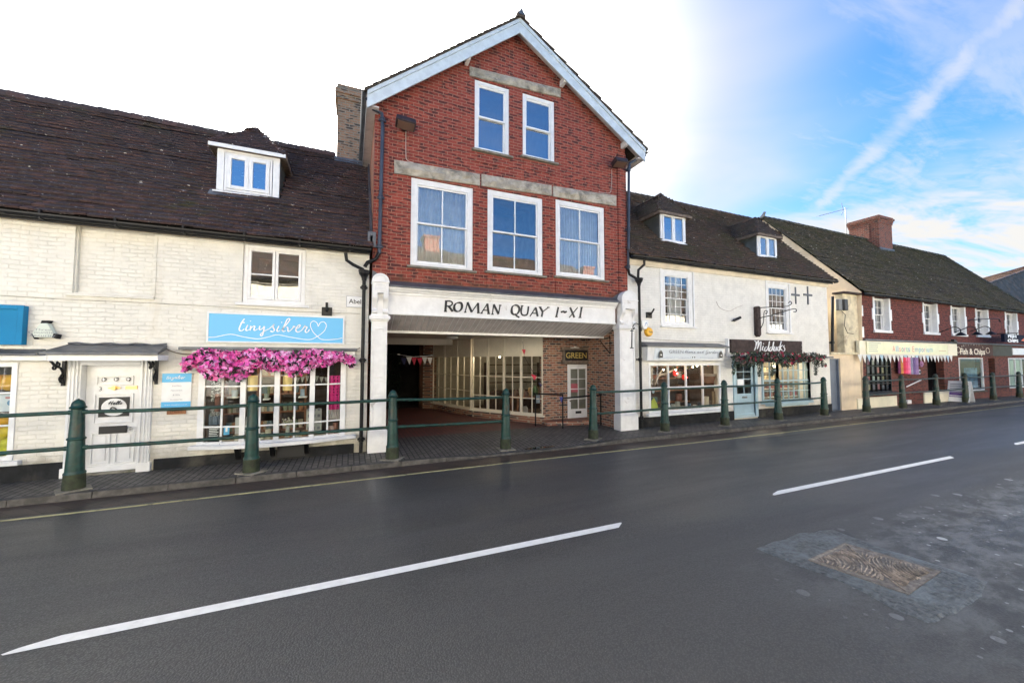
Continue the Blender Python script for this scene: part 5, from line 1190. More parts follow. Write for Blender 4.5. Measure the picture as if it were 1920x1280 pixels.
# ================================================================ 4. side passage between the cottages
SP = thing('side_passage_wall', 'low cream rendered wall with a slate blue door between two cottages', 'wall', (18.5, FY, 0))
sd_ = (A(1553, 720)[0], A(1578, 720)[0], 0.0, A(1565, 672)[1])
g = MB(); wall(g, [(WX1+.02, 0), (19.55, 0), (19.55, 2.22), (WX1+.02, 2.22)], FY+.02, .25, [sd_]); g.build('wall', M['cream_render'], SP, auto=False)
MB().box(WX1+.02, 19.57, FY-.06, FY+.3, 2.221, 2.30).build('coping', M['stained_render'], SP, bevel=.01)
g = MB(); g.box(sd_[0]+.003, sd_[1]-.003, FY+.14, FY+.19, .02, sd_[3]-.003); dd = g.build('door', M['grey_door'], SP)
g = MB(); frame_rect(g, sd_[0]+.002, sd_[1]-.002, .0, sd_[3]-.002, FY+.07, FY+.14, .05, wb=.01); g.build('door_frame', M['grey_door'], dd)
MB().lathe([(.02, -.04), (.018, -.02), (.01, 0)], (sd_[0]+.12, FY+.14, 1.0), 10, 'y').build('handle', M['chrome'], dd, smooth=True)
room(SP, WX1+.05, 19.5, FY+.28, FY+5, .01, 2.2, M['void'], 'passage_interior')

# ================================================================ 5. dark red tile hung building on the right
BX0, BX1 = 19.62, 37.2
Bb = thing('tile_hung_shop_terrace', 'long dark red tile-hung terrace with mossy roof, tall chimney and shops below', 'building', (28, FY, 0))
EB, RB = Vector((0, FY-.25, 4.82)), Vector((0, 13.0, 9.32)); slb = RB-EB; tanB = slb.z/slb.y
ups = []
for (a, b_, t_, bt_) in ((1638, 1668, 559, 622), (1731, 1757, 570, 626), (1783, 1809, 575, 629), (1829, 1852, 580, 631), (1884, 1906, 588, 634)):
    xa, xb = A(a+1, 600)[0], A(b_, 600)[0]; ups.append((xa, xb, A((a+b_)/2, bt_-1)[1], 4.72))
sh1 = (A(1626, 700)[0], A(1672, 700)[0], .62, 2.12); dr1 = (A(1741, 700)[0], A(1772, 700)[0], .0, 2.10); sh2 = (A(1800, 700)[0], A(1845, 700)[0], .42, 2.12); dr2 = (A(1856, 700)[0], A(1868, 700)[0], 0, 2.1); sh3 = (A(1893, 700)[0], 37.0, .42, 2.12)
g = MB(); wall(g, [(BX0, 2.9), (BX1, 2.9), (BX1, 4.85), (BX0, 4.85)], FY, .3, ups); g.build('wall', M['tile_hung'], Bb, auto=False)
g = MB(); wall(g, [(BX0, 0), (BX1, 0), (BX1, 2.9), (BX0, 2.9)], FY+.03, .27, [sh1, dr1, sh2, dr2, sh3]); g.quad((BX0, FY+.3, 2.6), (BX1, FY+.3, 2.6), (BX1, 15, 2.6), (BX0, 15, 2.6)); g.build('ground_floor_wall', M['shop_brick'], Bb, auto=False)
g = MB(); g.prism([(FY, 0), (17.1, 0), (17.1, 4.85), (13.0, 9.26), (FY-.1, 4.85)], BX0-.03, BX0, 'x'); g.build('gable_wall', M['cream_render'], Bb, auto=False)
g = MB(); g.quad((BX0, 17.0, 0), (BX1, 17.0, 0), (BX1, 17.0, 4.85), (BX0, 17.0, 4.85)); g.quad((BX1, FY, 0), (BX1, 17, 0), (BX1, 17, 4.85), (BX1, FY, 4.85)); g.build('rear_wall', M['stock_brick'], Bb, auto=False)
g = MB(); g.box(18.55, BX0-.031, FY+.05, FY+.3, 2.22, 4.72); g.build('rendered_return', M['stained_render'], Bb)
MB().box(18.35, BX0+.05, FY-.12, FY+.32, 4.721, 4.79).build('ledge', M['wood_dark'], Bb, bevel=.008)
g = MB(); downpipe(g, [hp(1561, 556, FY-.02), hp(1561, 659, FY-.02)], .05, [hp(1561, 642, FY-.02)]); g.build('downpipe', M['black'], Bb, smooth=True, auto=False)
for px_ in (1572, 1583): x, z = A(px_, 571); MB().box(x-.13, x+.13, FY-.08, FY+.049, z-.24, z+.22).build('meter_box', M['black_pl'] if px_ > 1575 else mat('grey_box', (.18, .18, .17), .5), Bb, bevel=.03)
g = MB(); g.tube([hp(1578, 583, FY), hp(1585, 590, FY), hp(1583, 610, FY), hp(1589, 624, FY), hp(1600, 626, FY-.02)], .012, 6); g.build('cable', M['black'], Bb, auto=False)
# quoin strip and window surrounds with stepped white edges
def quoins(xa, xb, z0, z1, n, sgn, nm='quoins'):
    g = MB(); h = (z1-z0)/n
    for i in range(n): w_ = .10 if i % 2 else .22; g.box(min(xa, xa+sgn*w_), max(xa, xa+sgn*w_), FY-.025, FY-.0005, z0+h*i, z0+h*(i+1)-.0)
    return g
g = quoins(BX0-.001, 0, 2.95, 4.75, 4, 1); g.build('quoins', M['white'], Bb)
for q in ups:
    ww = sash(Bb, q[0]+.05, q[1]-.05, q[2]+.04, q[3], rec=.17, box=.05, cols=3, rows=(2, 2), bar=.02, m='white', cur=((0, 1, 1),) if random.random() < .6 else None, cmat='curtain_grey', sill=False, rail=.04)
    g = MB(); g.box(q[0]+.001, q[0]+.05, FY-.02, FY+.17, q[2], q[3]); g.box(q[1]-.05, q[1]-.001, FY-.02, FY+.17, q[2], q[3]); g.box(q[0]-.1, q[1]+.1, FY-.06, FY+.17, q[2]-.06, q[2]+.04)
    h = (q[3]-q[2])/3
    for i in range(3):
        w_ = .16 if i % 2 else .07
        g.box(q[0]-w_, q[0]-.0, FY-.022, FY-.0005, q[2]+h*i+.04*(i == 0), q[2]+h*(i+1)); g.box(q[1], q[1]+w_, FY-.022, FY-.0005, q[2]+h*i+.04*(i == 0), q[2]+h*(i+1))
    g.build('window_surround', M['white'], ww)
g = MB(); hipx = 39.0; BE = BX1; slen_b = slb.length; L_ = BX1-BX0+.3
tiles(g, (BX0-.12, EB.y, EB.z), (hipx+.3, EB.y, EB.z), slb, slen_b, kind='b', gauge=.155, th=.045, tw=.2, und=.05, seed=20, lim=lambda u, s_: BX0-.12+u < BX1+.2-(BX1+.2-hipx)*s_/slen_b+.05)
ridge_tiles(g, (BX0-.1, 13.0, 9.37), (hipx, 13.0, 9.37), r=.13, L=.4, kind='b'); ridge_tiles(g, (BX1+.2, EB.y, EB.z+.05), (hipx, 13.0, 9.37), r=.11, L=.35, kind='b')
g.build('roof', M['tile_b'], Bb, auto=False)
g = MB(); g.add([(BX0-.12, EB.y, EB.z-.02), (BX1+.2, EB.y, EB.z-.02), (hipx, 13.0, 9.3), (BX0-.12, 13.0, 9.3), (BX0-.12, 17.1, 4.8), (BX1+.2, 17.1, 4.8)], [(0, 1, 2, 3), (3, 2, 5, 4), (1, 5, 2)]); g.build('roof_underlay', M['tile_b'], Bb, auto=False)
g = MB(); gutter_run(g, (BX0-.1, EB.y-.04, EB.z-.05), (BX1+.2, EB.y-.04, EB.z-.05), .06); g.box(BX0, BX1, EB.y+.04, EB.y+.07, 4.70, 4.80); g.build('gutter', M['black'], Bb)
MB().prism([(12.9, 9.35), (13.1, 9.35), (12.85, 9.62), (12.8, 9.60)], BX0-.16, BX0-.06, 'x').build('ridge_finial', M['lead'], Bb)
g = MB(); a, b_, y0_, y1_, zt_ = 29.0, 30.6, 12.3, 13.9, 10.7
g.box(a+.06, b_-.06, y0_+.06, y1_-.06, 8.2, zt_-.45); g.box(a+.03, b_-.03, y0_+.03, y1_-.03, zt_-.45, zt_-.32); g.box(a, b_, y0_, y1_, zt_-.32, zt_-.2); g.box(a-.05, b_+.05, y0_-.05, y1_+.05, zt_-.2, zt_-.08); g.box(a, b_, y0_, y1_, zt_-.08, zt_)
g.box(a-.0, a+.0595, y0_+.5, y1_-.5, 8.2, zt_-.45)
cb_ = g.build('chimney', M['chimney_brick'], Bb)
g = MB(); g.box(a+.0, b_-.0, y0_+.0, y0_+.0595, 8.45, 8.75); g.build('flashing', M['lead'], cb_)
# shop fronts of the terrace
zf0, zf1 = 2.22, 2.80
sfx = (A(1605, 650)[0], A(1788, 650)[0])
MB().box(sfx[0], sfx[1], FY-.12, FY+.0, zf0, zf1).build('cream_fascia', M['cream_gloss'], Bb, bevel=.008)
MB().box(A(1790, 650)[0], A(1856, 650)[0], FY-.10, FY+.0, zf0, zf1+.02).build('brown_fascia', M['brown_sign'], Bb, bevel=.008)
MB().box(A(1857, 650)[0], A(1893, 650)[0], FY-.08, FY+.0, zf0, zf1).build('grey_fascia', M['olive_grey'], Bb, bevel=.008)
MB().box(A(1894, 650)[0], 37.2, FY-.09, FY+.0, zf0+.08, zf1-.12).build('white_fascia', M['white'], Bb, bevel=.008)
MB().box(BX0, BX1, FY-.16, FY-.001, zf1+.021, zf1+.08).build('fascia_lead', M['lead'], Bb, bevel=.006)
def pane_win(q, n, m, rowz=(), vr='void', nm='shop_window'):
    return multi_window(Bb, *q, n, rowz, m, Y=FY+.03, fr=.05, bar=.03, wall_room=vr, depth=1.5, name=nm)
pane_win(sh1, 5, 'black', [lerp(sh1[2], sh1[3], k) for k in (.25, .5, .75)])
pane_win(sh2, 1, 'old_white', vr='room_cream'); pane_win(sh3, 3, 'white', vr='room_white')
MB().box(sh1[0]-.15, sh1[1]+.15, FY-.10, FY+.029, sh1[2]-.10, sh1[2]-.001).build('sill', M['black'], Bb, bevel=.008)
MB().box(sh2[0]-.1, sh2[1]+.1, FY-.06, FY+.029, sh2[2]-.07, sh2[2]-.001).build('sill', M['olive_grey'], Bb, bevel=.008)
for (a, b_, z) in ((A(1604, 740)[0]+.1, A(1623, 740)[0], .42), (A(1625, 740)[0], A(1680, 740)[0], .45), (A(1732, 740)[0], A(1747, 740)[0], .5), (A(1759, 740)[0], A(1778, 740)[0], .5)):
    MB().box(a, b_, FY-.03, FY+.0285, 0, z).build('rendered_plinth', M['cream_gloss'], Bb, bevel=.01)
for q in (dr1, dr2): room(Bb, q[0]-.3, q[1]+.3, FY+.301, FY+2.3, .01, 2.55, M['void'], 'doorway_interior')

# ---------------- house farther off, then an added sun-blocking cottage
x, z = at(1845, 528, 16); FB = thing('distant_pale_house', 'pale rendered house with red-brown hipped roof beyond the far end of the terrace', 'building', (58, 16, 0))
Y0_ = 17.0; X0_, ze = at(1795, 552, Y0_); Y1_ = 21.0; X1_ = 90; rdx, zr_ = at(1990, 482, 19.0)
MB().box(X0_+.3, X1_, Y0_+.3, Y1_, 0, ze+.05).build('wall', M['cream_render'], FB)
g = MB(); hw = (Y1_-Y0_)/2; r0 = Vector((rdx, Y0_+hw, zr_)); r1 = Vector((X1_, Y0_+hw, zr_))
tiles(g, (X0_, Y0_, ze), (X1_, Y0_, ze), Vector((0, hw, zr_-ze)), math.hypot(hw, zr_-ze), tw=.5, gauge=.3, kind='c', lim=lambda u, s_: u > (rdx-X0_)*s_/math.hypot(hw, zr_-ze))
tiles(g, (X0_, Y1_, ze), (X0_, Y0_, ze), Vector((rdx-X0_, 0, zr_-ze)), math.hypot(rdx-X0_, zr_-ze), tw=.5, gauge=.3, kind='b', lim=lambda u, s_: hw*s_/math.hypot(rdx-X0_, zr_-ze) < u < 2*hw-hw*s_/math.hypot(rdx-X0_, zr_-ze))
g.add([(X0_, Y0_, ze-.05), (X1_, Y0_, ze-.05), r1, r0, (X0_, Y1_, ze-.05), (X1_, Y1_, ze-.05)], [(0, 1, 2, 3), (4, 0, 3), (3, 2, 5, 4)])
ridge_tiles(g, r0, r1, r=.16, L=.8); ridge_tiles(g, (X0_, Y0_, ze), r0, r=.14, L=.6); g.build('roof', M['tile_far'], FB, auto=False)
MB().box(X0_-.1, X1_, Y0_-.12, Y0_-.0, ze-.15, ze-.02).build('gutter', M['black'], FB)

RC = thing('sun_block_cottage', 'unseen brick cottage shape added behind the side passage wall to block sun', 'building', (18.5, 20, 0))  # unseen cottage, added to stop sun reaching the road through the gap
MB().box(15.8, 21.4, 19.0, 24, 0, 6.2).build('wall', M['stock_brick'], RC); MB().prism([(18.7, 6.2), (24.3, 6.2), (21.5, 9.6)], 15.6, 21.6, 'x').build('roof', M['tile_c'], RC)
# ---------------- the row across the street (seen mirrored in the window panes)
def opposite(x0, x1, ze, zr_, wm, rm, label, nwin, shop):
    T = thing('opposite_house', label, 'building', ((x0+x1)/2, -2.2, 0), group='houses across the street')
    Yo = -2.2; ops = []
    w_ = (x1-x0)/nwin
    for i in range(nwin):
        c = x0+w_*(i+.5); ops.append((c-.5, c+.5, 2.95, ze-1.25)); 
        ops.append((c-1.0, c+1.0, .5, 2.1) if i % 2 == 0 or not shop else (c-.5, c+.5, 0.02, 2.1))
    g = MB()
    # facing the road means facing +y: build with the street side at y=Yo
    wall(g, [(x0, 0), (x1, 0), (x1, ze), (x0, ze)], Yo, -.25, ops); g.quad((x0, Yo-.25, 0), (x0, Yo-7, 0), (x0, Yo-7, ze), (x0, Yo-.25, ze)); g.quad((x1, Yo-.25, 0), (x1, Yo-7, 0), (x1, Yo-7, ze), (x1, Yo-.25, ze)); g.quad((x0, Yo-7, 0), (x1, Yo-7, 0), (x1, Yo-7, ze), (x0, Yo-7, ze))
    g.build('wall', wm, T, auto=False)
    for (a, b_, c, d_) in ops:
        g = MB(); frame_rect(g, a, b_, c, d_, Yo-.12, Yo-.04, .06); g.box((a+b_)/2-.02, (a+b_)/2+.02, Yo-.11, Yo-.05, c+.06, d_-.06); g.box(a+.06, b_-.06, Yo-.108, Yo-.052, (c+d_)/2-.02, (c+d_)/2+.02)
        w = g.build('window', M['white'], T); pane(w, a, b_, c, d_, Yo-.08, M['glass']); room(w, a, b_, Yo-.13, Yo-1.5, c, d_, M['void'], 'interior')
    g = MB(); e = Yo+.3; rm_ = Yo-3.5
    tiles(g, (x1, e, ze), (x0, e, ze), Vector((0, rm_-e, zr_-ze)), math.hypot(rm_-e, zr_-ze), tw=.34, gauge=.2, kind='c')
    g.add([(x0, e, ze-.03), (x1, e, ze-.03), (x1, rm_, zr_), (x0, rm_, zr_), (x0, Yo-7.2, ze), (x1, Yo-7.2, ze)], [(0, 1, 2, 3), (3, 2, 5, 4)])
    g.add([(x0, Yo, ze-.05), (x0, Yo-7, ze-.05), (x0, rm_, zr_-.05)], [(0, 1, 2)]); g.add([(x1, Yo, ze-.05), (x1, Yo-7, ze-.05), (x1, rm_, zr_-.05)], [(0, 1, 2)])
    g.build('roof', rm, T, auto=False)
    g = MB(); gutter_run(g, (x1, e+.05, ze-.05), (x0, e+.05, ze-.05)); g.build('gutter', M['black'], T)
    g = MB(); g.box(x0+.6, x0+1.6, rm_-.5, rm_+.4, zr_-.9, zr_+.6); g.box(x0+.52, x0+1.68, rm_-.58, rm_+.48, zr_+.6, zr_+.75); g.build('chimney', M['chimney_brick'], T)
op_w = brick('sunny_cream_brick', (.80, .72, .54), (.78, .70, .52), (.70, .63, .48), ms=.008, painted=True)
opposite(-22, -7.5, 5.8, 9.2, M['white_brick'], M['tile_c'], 'white painted house across the street, leftmost of its row', 5, True)
opposite(-7.5, 3.5, 5.75, 9.2, op_w, M['tile_c'], 'cream house with brown roof directly across from the silver shop', 4, True)
opposite(3.5, 15, 5.7, 9.0, M['white_brick'], M['tile_c'], 'white house with brown roof facing the brick gable', 4, True)
opposite(15, 27, 5.4, 8.1, op_w, M['tile_c'], 'cream house facing the low side passage wall', 4, True)
opposite(27, 44, 5.2, 8.3, M['white_brick'], M['tile_c'], 'white house across the street, rightmost of its row', 5, True)

# ================================================================ bollards and rails
def bollard(name_label, x, y, z=0., foot=None, sc=1.0, old=False):
    T = thing('bollard', name_label, 'bollard', (x, y, z), group='green cast iron bollards along the kerb')
    gm = M['green_old'] if old else M['green']
    g = MB(); g.box(x-.19, x+.19, y-.17, y+.17, z-.03, z+.02); g.build('base_plate', M['sill_stone'], T, bevel=.008)
    c = (x, y, z)
    g = MB(); g.lathe([(0.132, .02), (0.130, .06), (0.123, .235), (0.124, .245)], c, 28); g.build('foot', M['green_foot'], T, smooth=True)
    g = MB(); g.lathe([(0.124, .246), (0.127, .25), (0.126, .265), (0.111, .285), (0.110, .30), (0.095, .755), (0.094, .76)], c, 28); g.build('lower_shaft', gm, T, smooth=True)
    g = MB(); g.lathe([(0.094, .76), (0.108, .772), (0.111, .782), (0.108, .792), (0.093, .805), (0.090, .815), (0.077, 1.235), (0.077, 1.24)], c, 28); g.build('upper_shaft', gm, T, smooth=True)
    g = MB(); g.lathe([(0.077, 1.241), (0.096, 1.252), (0.100, 1.265), (0.096, 1.275), (0.083, 1.285)]+[(.080*math.cos(a), 1.29+.10*math.sin(a)) for a in [math.pi/2*k/8 for k in range(8)]]+[(0.016, 1.385), (0.016, 1.392), (0.004, 1.40)], c, 28); g.build('cap', gm, T, smooth=True)
    T.rotation_euler = (R(random.uniform(-.5, .5)), R(random.uniform(-.6, .6)), R(random.uniform(-40, 40)))
    return T
BP = [(-3.74, 8.20), (-1.53, 8.22), (.83, 8.22), (3.34, 8.33), (5.74, 8.36), (8.18, 8.38), (10.60, 8.42), (13.2, 8.48), (15.98, 8.52), (18.25, 8.42), (21.15, 8.5), (23.9, 8.5), (27.2, 8.52), (30.1, 8.52), (33.3, 8.52), (36.6, 8.52)]
BPX = [150, 477, 738, 948, 1111, 1245, 1357, 1457, 1543, 1622, 1690, 1753, 1808, 1860, 1909]
BL = ['large green bollard in front of the white door, leftmost bollard', 'green bollard in front of the silver shop bow window', 'green bollard at the left pilaster of the open passage',
 'green bollard in front of the glazed shop bay, left of the puddle', 'green bollard beside the glazed door in the passage, right of the puddle', 'green bollard in front of the garden shop window, left part', 'green bollard between garden shop window and pale blue door',
 'green bollard in front of the pale blue bow window', 'green bollard at the right corner of the white cottage, rail ends here', 'worn green bollard at the left corner of the cream-fronted shop', 'worn green bollard right of the dark multi-pane window, below the bright clothes',
 'worn green bollard in front of the dark shop doorway', 'worn green bollard in front of the white pavement sign board', 'worn green bollard left of the grey fascia doorway', 'worn green bollard in front of the farthest shop window, rightmost in view', 'worn green bollard at the far right beyond the last shop']
BR = []
for i, (p_, lb) in enumerate(zip(BP, BL)):
    x, y = p_
    if i < 15:
        r_ = ray(BPX[i], 700); x = r_.x/r_.y*y
    z = pz(x)*.8
    BR.append((x, y, z)); bollard(lb, x, y, z, old=i > 8)
RLB = ['rails running out of frame left of the white door', 'rails between white door bollard and silver shop bollard', 'rails in front of the bow window and left pilaster', 'rails across the left half of the open passage', None, 'rails in front of right pilaster and black downpipe', 'rails in front of the garden shop window', 'rails in front of the pale blue door', 'rails in front of the pale blue bow window', None,
 'rails in front of the dark multi-pane shop window', 'rails below the hanging bright clothes', 'rails between dark doorway and white sign board', 'rails in front of the fish shop window', 'rails in front of the grey fascia doorway', 'rails at the far right beyond the last bollard in view']
for i in range(len(BR)):
    b_ = BR[i]; a = BR[i-1] if i else (-6.6, 8.15, 0)
    if RLB[i] is None: continue
    T = thing('guard_rail', 'pair of green tubular '+RLB[i], 'railing', ((a[0]+b_[0])/2, (a[1]+b_[1])/2, 0), group='green rails between the bollards')
    for h in (.64, 1.19):
        g = MB(); sg = -.012 if h > 1 else -.006
        s0 = .075 if h > 1 else .10
        dx = (Vector(b_)-Vector(a)).normalized()*(s0-.02)
        pa, pb = Vector(a)+Vector((0, 0, h))+(dx if i else Vector()), Vector(b_)+Vector((0, 0, h))-dx
        g.tube([pa, pa.lerp(pb, .33)+Vector((0, 0, sg)), pa.lerp(pb, .66)+Vector((0, 0, sg)), pb], .030, 10)
        for q, sgn in ((pa, 1), (pb, -1)): g.tube([q, q+dx.normalized()*sgn*.05], .036, 10)
        g.build('rail', M['green'] if i < 9 else M['green_old'], T, smooth=True, auto=False)
for i in (2,): pass

# ================================================================ manhole cover
g = MB(); q = [gr(*k, RZ) for k in ((1522, 1052), (1585, 1022), (1752, 1082), (1700, 1113))]
O_ = Vector((*q[0], 0)); U = Vector((*q[3], 0))-O_; V_ = Vector((*q[1], 0))-O_
def cv(u, v, z): p_ = O_+U*u+V_*v; return (p_.x, p_.y, RZ+z)
MC = thing('manhole_cover', 'worn brownish metal access cover with curved ribs set in the patched road', 'manhole cover', (*cv(.5, .5, 0)[:2], RZ))
g.add([cv(-.03, -.04, .006), cv(1.03, -.04, .006), cv(1.03, 1.04, .006), cv(-.03, 1.04, .006), cv(-.03, -.04, .018), cv(1.03, -.04, .018), cv(1.03, 1.04, .018), cv(-.03, 1.04, .018), cv(.0, .0, .018), cv(1, .0, .018), cv(1, 1, .018), cv(.0, 1, .018), cv(.01, .01, .012), cv(.99, .01, .012), cv(.99, .99, .012), cv(.01, .99, .012)],
 [(0, 1, 5, 4), (1, 2, 6, 5), (2, 3, 7, 6), (3, 0, 4, 7), (4, 5, 9, 8), (5, 6, 10, 9), (6, 7, 11, 10), (7, 4, 8, 11), (8, 9, 13, 12), (9, 10, 14, 13), (10, 11, 15, 14), (11, 8, 12, 15), (12, 13, 14, 15)])
M['iron'] = mat('worn_cast_metal', (.42, .345, .28), .6, metal=.1, var=.4, vs=18, bump=1, bs=60, dirt=(.12, .11, .10), ds=9, dl=(.42, .66))
g.build('cover_frame', mat('dark_cast_iron', (.20, .175, .15), .6, metal=.1, var=.4, vs=20, bump=1, bs=50, dirt=(.20, .17, .14), ds=9, dl=(.5, .68)), MC, auto=True)
g = MB(); n_ = 0
for tri, (cu, cvv) in enumerate(((0, 0), (1, 1))):
    for k in range(3, 25):
        r_ = k*.044
        pts = []
        for j in range(13):
            a = math.pi/2*j/12; u = r_*math.cos(a)*.8; v = r_*math.sin(a)*1.0
            u, v = (u, v) if tri == 0 else (1-u, 1-v)
            u += .02*math.sin(v*9+k); ok = (v < .97-u*1.0 if tri == 0 else v > 1.03-u*1.0) and .03 < u < .97 and .03 < v < .97
            if ok: pts.append(Vector(cv(u, v, .018)))
            else:
                if len(pts) > 1: g.tube(pts, .0075, 5)
                pts = []
        if len(pts) > 1: g.tube(pts, .0075, 5)
g.tube([Vector(cv(.02, .98, .017)), Vector(cv(.98, .02, .017))], .007, 5)
g.build('ribs', M['iron'], MC, auto=False)
# ================================================================ signs and lettering
def sign(name, label, x0, x1, z0, z1, y0, y1, m, cat='sign', bevel=.004, frame=None, fw=.03, fd=.012):
    T = thing(name, label, cat, ((x0+x1)/2, y1, z0))
    MB().box(x0, x1, y0, y1, z0, z1).build('board', m, T, bevel=bevel)
    if frame: g = MB(); frame_rect(g, x0-.002, x1+.002, z0-.002, z1+.002, y0-fd, y0-.0005, fw); g.build('frame', frame, T, bevel=.003, seg=1)
    return T
def c6(x, y, Y=FY-.052): return at(430+x/8.727, 580+y/8.727, Y)
x0, z1 = A(389, 586, FY-.04); x1, z0 = A(645, 646, FY-.04); z1 = (z1+A(645, 593, FY-.04)[1])/2; z0 = (z0+A(389, 641, FY-.04)[1])/2
S = sign('shop_sign', 'sky blue board with white script tinysilver and a looping heart above the bow window', x0, x1, z0, z1, FY-.04, FY-.002, M['blue_sign'], frame=M['white'])
SL = [[(248, 152), (215, 190), (178, 262), (160, 318), (172, 346), (208, 345), (240, 318)], [(182, 222), (215, 212), (250, 215)], [(300, 252), (270, 320), (284, 345), (322, 328)], [(338, 192), (352, 186)],
 [(352, 268), (336, 342)], [(340, 318), (388, 276), (414, 278), (402, 328), (424, 340), (462, 318)], [(502, 268), (490, 308), (502, 330), (532, 318), (572, 274)], [(574, 274), (562, 340), (542, 418), (520, 430), (512, 404), (560, 362), (650, 318)],
 [(650, 318), (704, 272), (728, 244), (716, 288), (736, 334), (712, 364), (668, 352)], [(812, 268), (780, 334), (792, 360), (832, 340)], [(848, 214), (864, 208)],
 [(850, 345), (930, 250), (986, 172), (974, 150), (944, 168), (900, 262), (870, 330), (886, 360), (926, 344)], [(936, 288), (956, 300), (960, 352), (986, 354), (1040, 302), (1050, 276), (1078, 288)],
 [(1086, 322), (1140, 292), (1160, 262), (1136, 255), (1098, 300), (1090, 348), (1120, 370), (1168, 352), (1204, 318)], [(1204, 318), (1240, 262), (1232, 288), (1262, 284), (1268, 304), (1242, 350), (1260, 376), (1290, 360), (1312, 326)]]
strokes(SL, c6, .026, FY-.046, M['white_let'], 'script_lettering', S, th=.005, nib=(R(35), .45))
def pxs(x, y): return at(x, y, FY-.044)
strokes([[(389, 632), (404, 631.5), (432, 626.5), (455, 631), (483, 635), (505, 631), (520, 627.5), (545, 632), (570, 636), (584, 635.8), (595, 630.4), (603, 625), (608.8, 619), (612, 609.8), (607.6, 603.5), (600.7, 604.8), (596.7, 612)], [(596.7, 612), (594, 605), (588, 601.8), (583, 605), (582.4, 612), (587, 622), (595, 630.4), (602, 635.6), (613, 636.7), (631, 635.6), (642, 633.3)]], pxs, .012, FY-.045, M['white_let'], 'heart_line', S, th=.004)
GL = {'H': (1.5, [[(.1, .5), (.0, .8), (.3, 1.5), (.55, 1.9)], [(.5, 1.9), (.35, 1), (.2, 0)], [(1.25, 2), (1.0, 1), (.95, 0), (1.3, .2)], [(.2, .9), (.7, 1.1), (1.2, 1)]]), 'G': (1.5, [[(1.3, 1.6), (.9, 2), (.4, 1.6), (.3, .8), (.7, .5), (1.1, .9), (1.2, .2), (.9, -.7), (.4, -.6), (.6, -.1), (1.4, .3)]]),
 'o': (.95, [[(.5, 1), (.15, .6), (.3, .05), (.7, .3), (.7, .8), (.5, 1)]]), 'm': (1.6, [[(.1, .9), (.1, 0)], [(.1, .6), (.45, 1), (.55, 0)], [(.6, .6), (1.0, 1), (1.1, .1), (1.4, .1)]]), 'n': (1.1, [[(.1, .9), (.1, 0)], [(.1, .6), (.5, 1), (.65, .1), (.95, .2)]]),
 'e': (.9, [[(.1, .45), (.6, .65), (.5, 1), (.15, .7), (.15, .15), (.5, 0), (.85, .3)]]), 'a': (1.05, [[(.7, .9), (.3, 1), (.1, .4), (.3, 0), (.65, .5)], [(.72, .95), (.7, .1), (1, .2)]]), 'd': (1.05, [[(.65, .8), (.3, 1), (.1, .4), (.3, 0), (.65, .4)], [(.95, 2), (.7, .8), (.75, .05), (1, .2)]]),
 'r': (.85, [[(.1, .9), (.12, 0)], [(.12, .55), (.45, 1), (.75, .85)]]), 'l': (.6, [[(.1, .3), (.55, 1.6), (.45, 2), (.2, 1.2), (.2, .1), (.55, .2)]]), ' ': (.7, []), 't': (.6, [[(.4, 1.8), (.15, .5), (.25, 0), (.55, .2)], [(0, 1.2), (.6, 1.3)]]),
 'i': (.5, [[(.2, .95), (.1, .2), (.4, .15)], [(.28, 1.4), (.34, 1.5)]]), 'y': (1, [[(.1, 1), (.15, .3), (.6, .4), (.8, 1)], [(.8, 1), (.6, -.4), (.2, -.8), (.2, -.4), (.9, .2)]]), 's': (.8, [[(.1, .2), (.5, 1.1), (.7, .4), (.3, 0)]]), 'v': (.8, [[(.05, .95), (.25, .05), (.65, .95)]])}
def cursive(s_, X, Z, h, Y, w, m, par, name='script_lettering', width=None, skew=.25):
    adv = sum(GL[c][0] for c in s_); k = h; kx = (width/adv) if width else h; x = X-adv*kx/2; g = MB(); i = 0
    for c in s_:
        for ln in GL[c][1]:
            pts = catmull([(x+(a+skew*b_)*kx, Z+b_*k) for a, b_ in ln], 4); ribbon(g, pts, w, Y-.0004*i, .003); i += 1
        x += GL[c][0]*kx
    return g.build(name, m, par, auto=False)
# turquoise panel box at the left edge
x1, z1 = A(46, 573, FY-.1); z0 = A(40, 646, FY-.1)[1]
sign('panel_board', 'blank turquoise framed panel on the cream wall at the left edge', -7.4, x1, z0, z1, FY-.09, FY-.002, M['blue_box'], frame=M['blue_box'], fw=.07, fd=.03)
# hexagonal alarm box
def c3(x, y, Y=FY-.12): return at(50+x/21.34, 590+y/21.34, Y)
T = thing('alarm_box', 'off-white triangular alarm box with dark corners reading Three Counties Security', 'alarm box', (*c3(700, 900)[:1], FY, c3(700, 900)[1]))
hexp = [c3(*q) for q in ((540, 340), (820, 335), (1065, 740), (1000, 900), (300, 900), (215, 740))]
g = MB(); g.prism(hexp, FY-.12, FY-.012); g.build('box', mat('alarm_offwhite', (.62, .68, .60), .5), T, bevel=.004)
g = MB(); g.prism([c3(*q) for q in ((540, 335), (590, 225), (900, 225), (820, 330))], FY-.115, FY-.013); g.build('dark_corner', M['plinth'], T)
g = MB(); g.prism([c3(*q) for q in ((1000, 905), (1070, 745), (1240, 790), (1180, 960))], FY-.115, FY-.013); g.build('dark_corner', M['plinth'], T)
g = MB(); g.prism([c3(*q) for q in ((210, 740), (300, 905), (290, 970), (165, 770))], FY-.115, FY-.013); g.build('dark_corner', M['plinth'], T)
for s_, yy, w_ in (('Three', 590, 350), ('Counties', 700, 600), ('Security', 820, 540)):
    a = c3(650, yy); text(s_, a[0], a[1], .042, FY-.1205, M['grey_let'], T, width=w_/21.34/82)
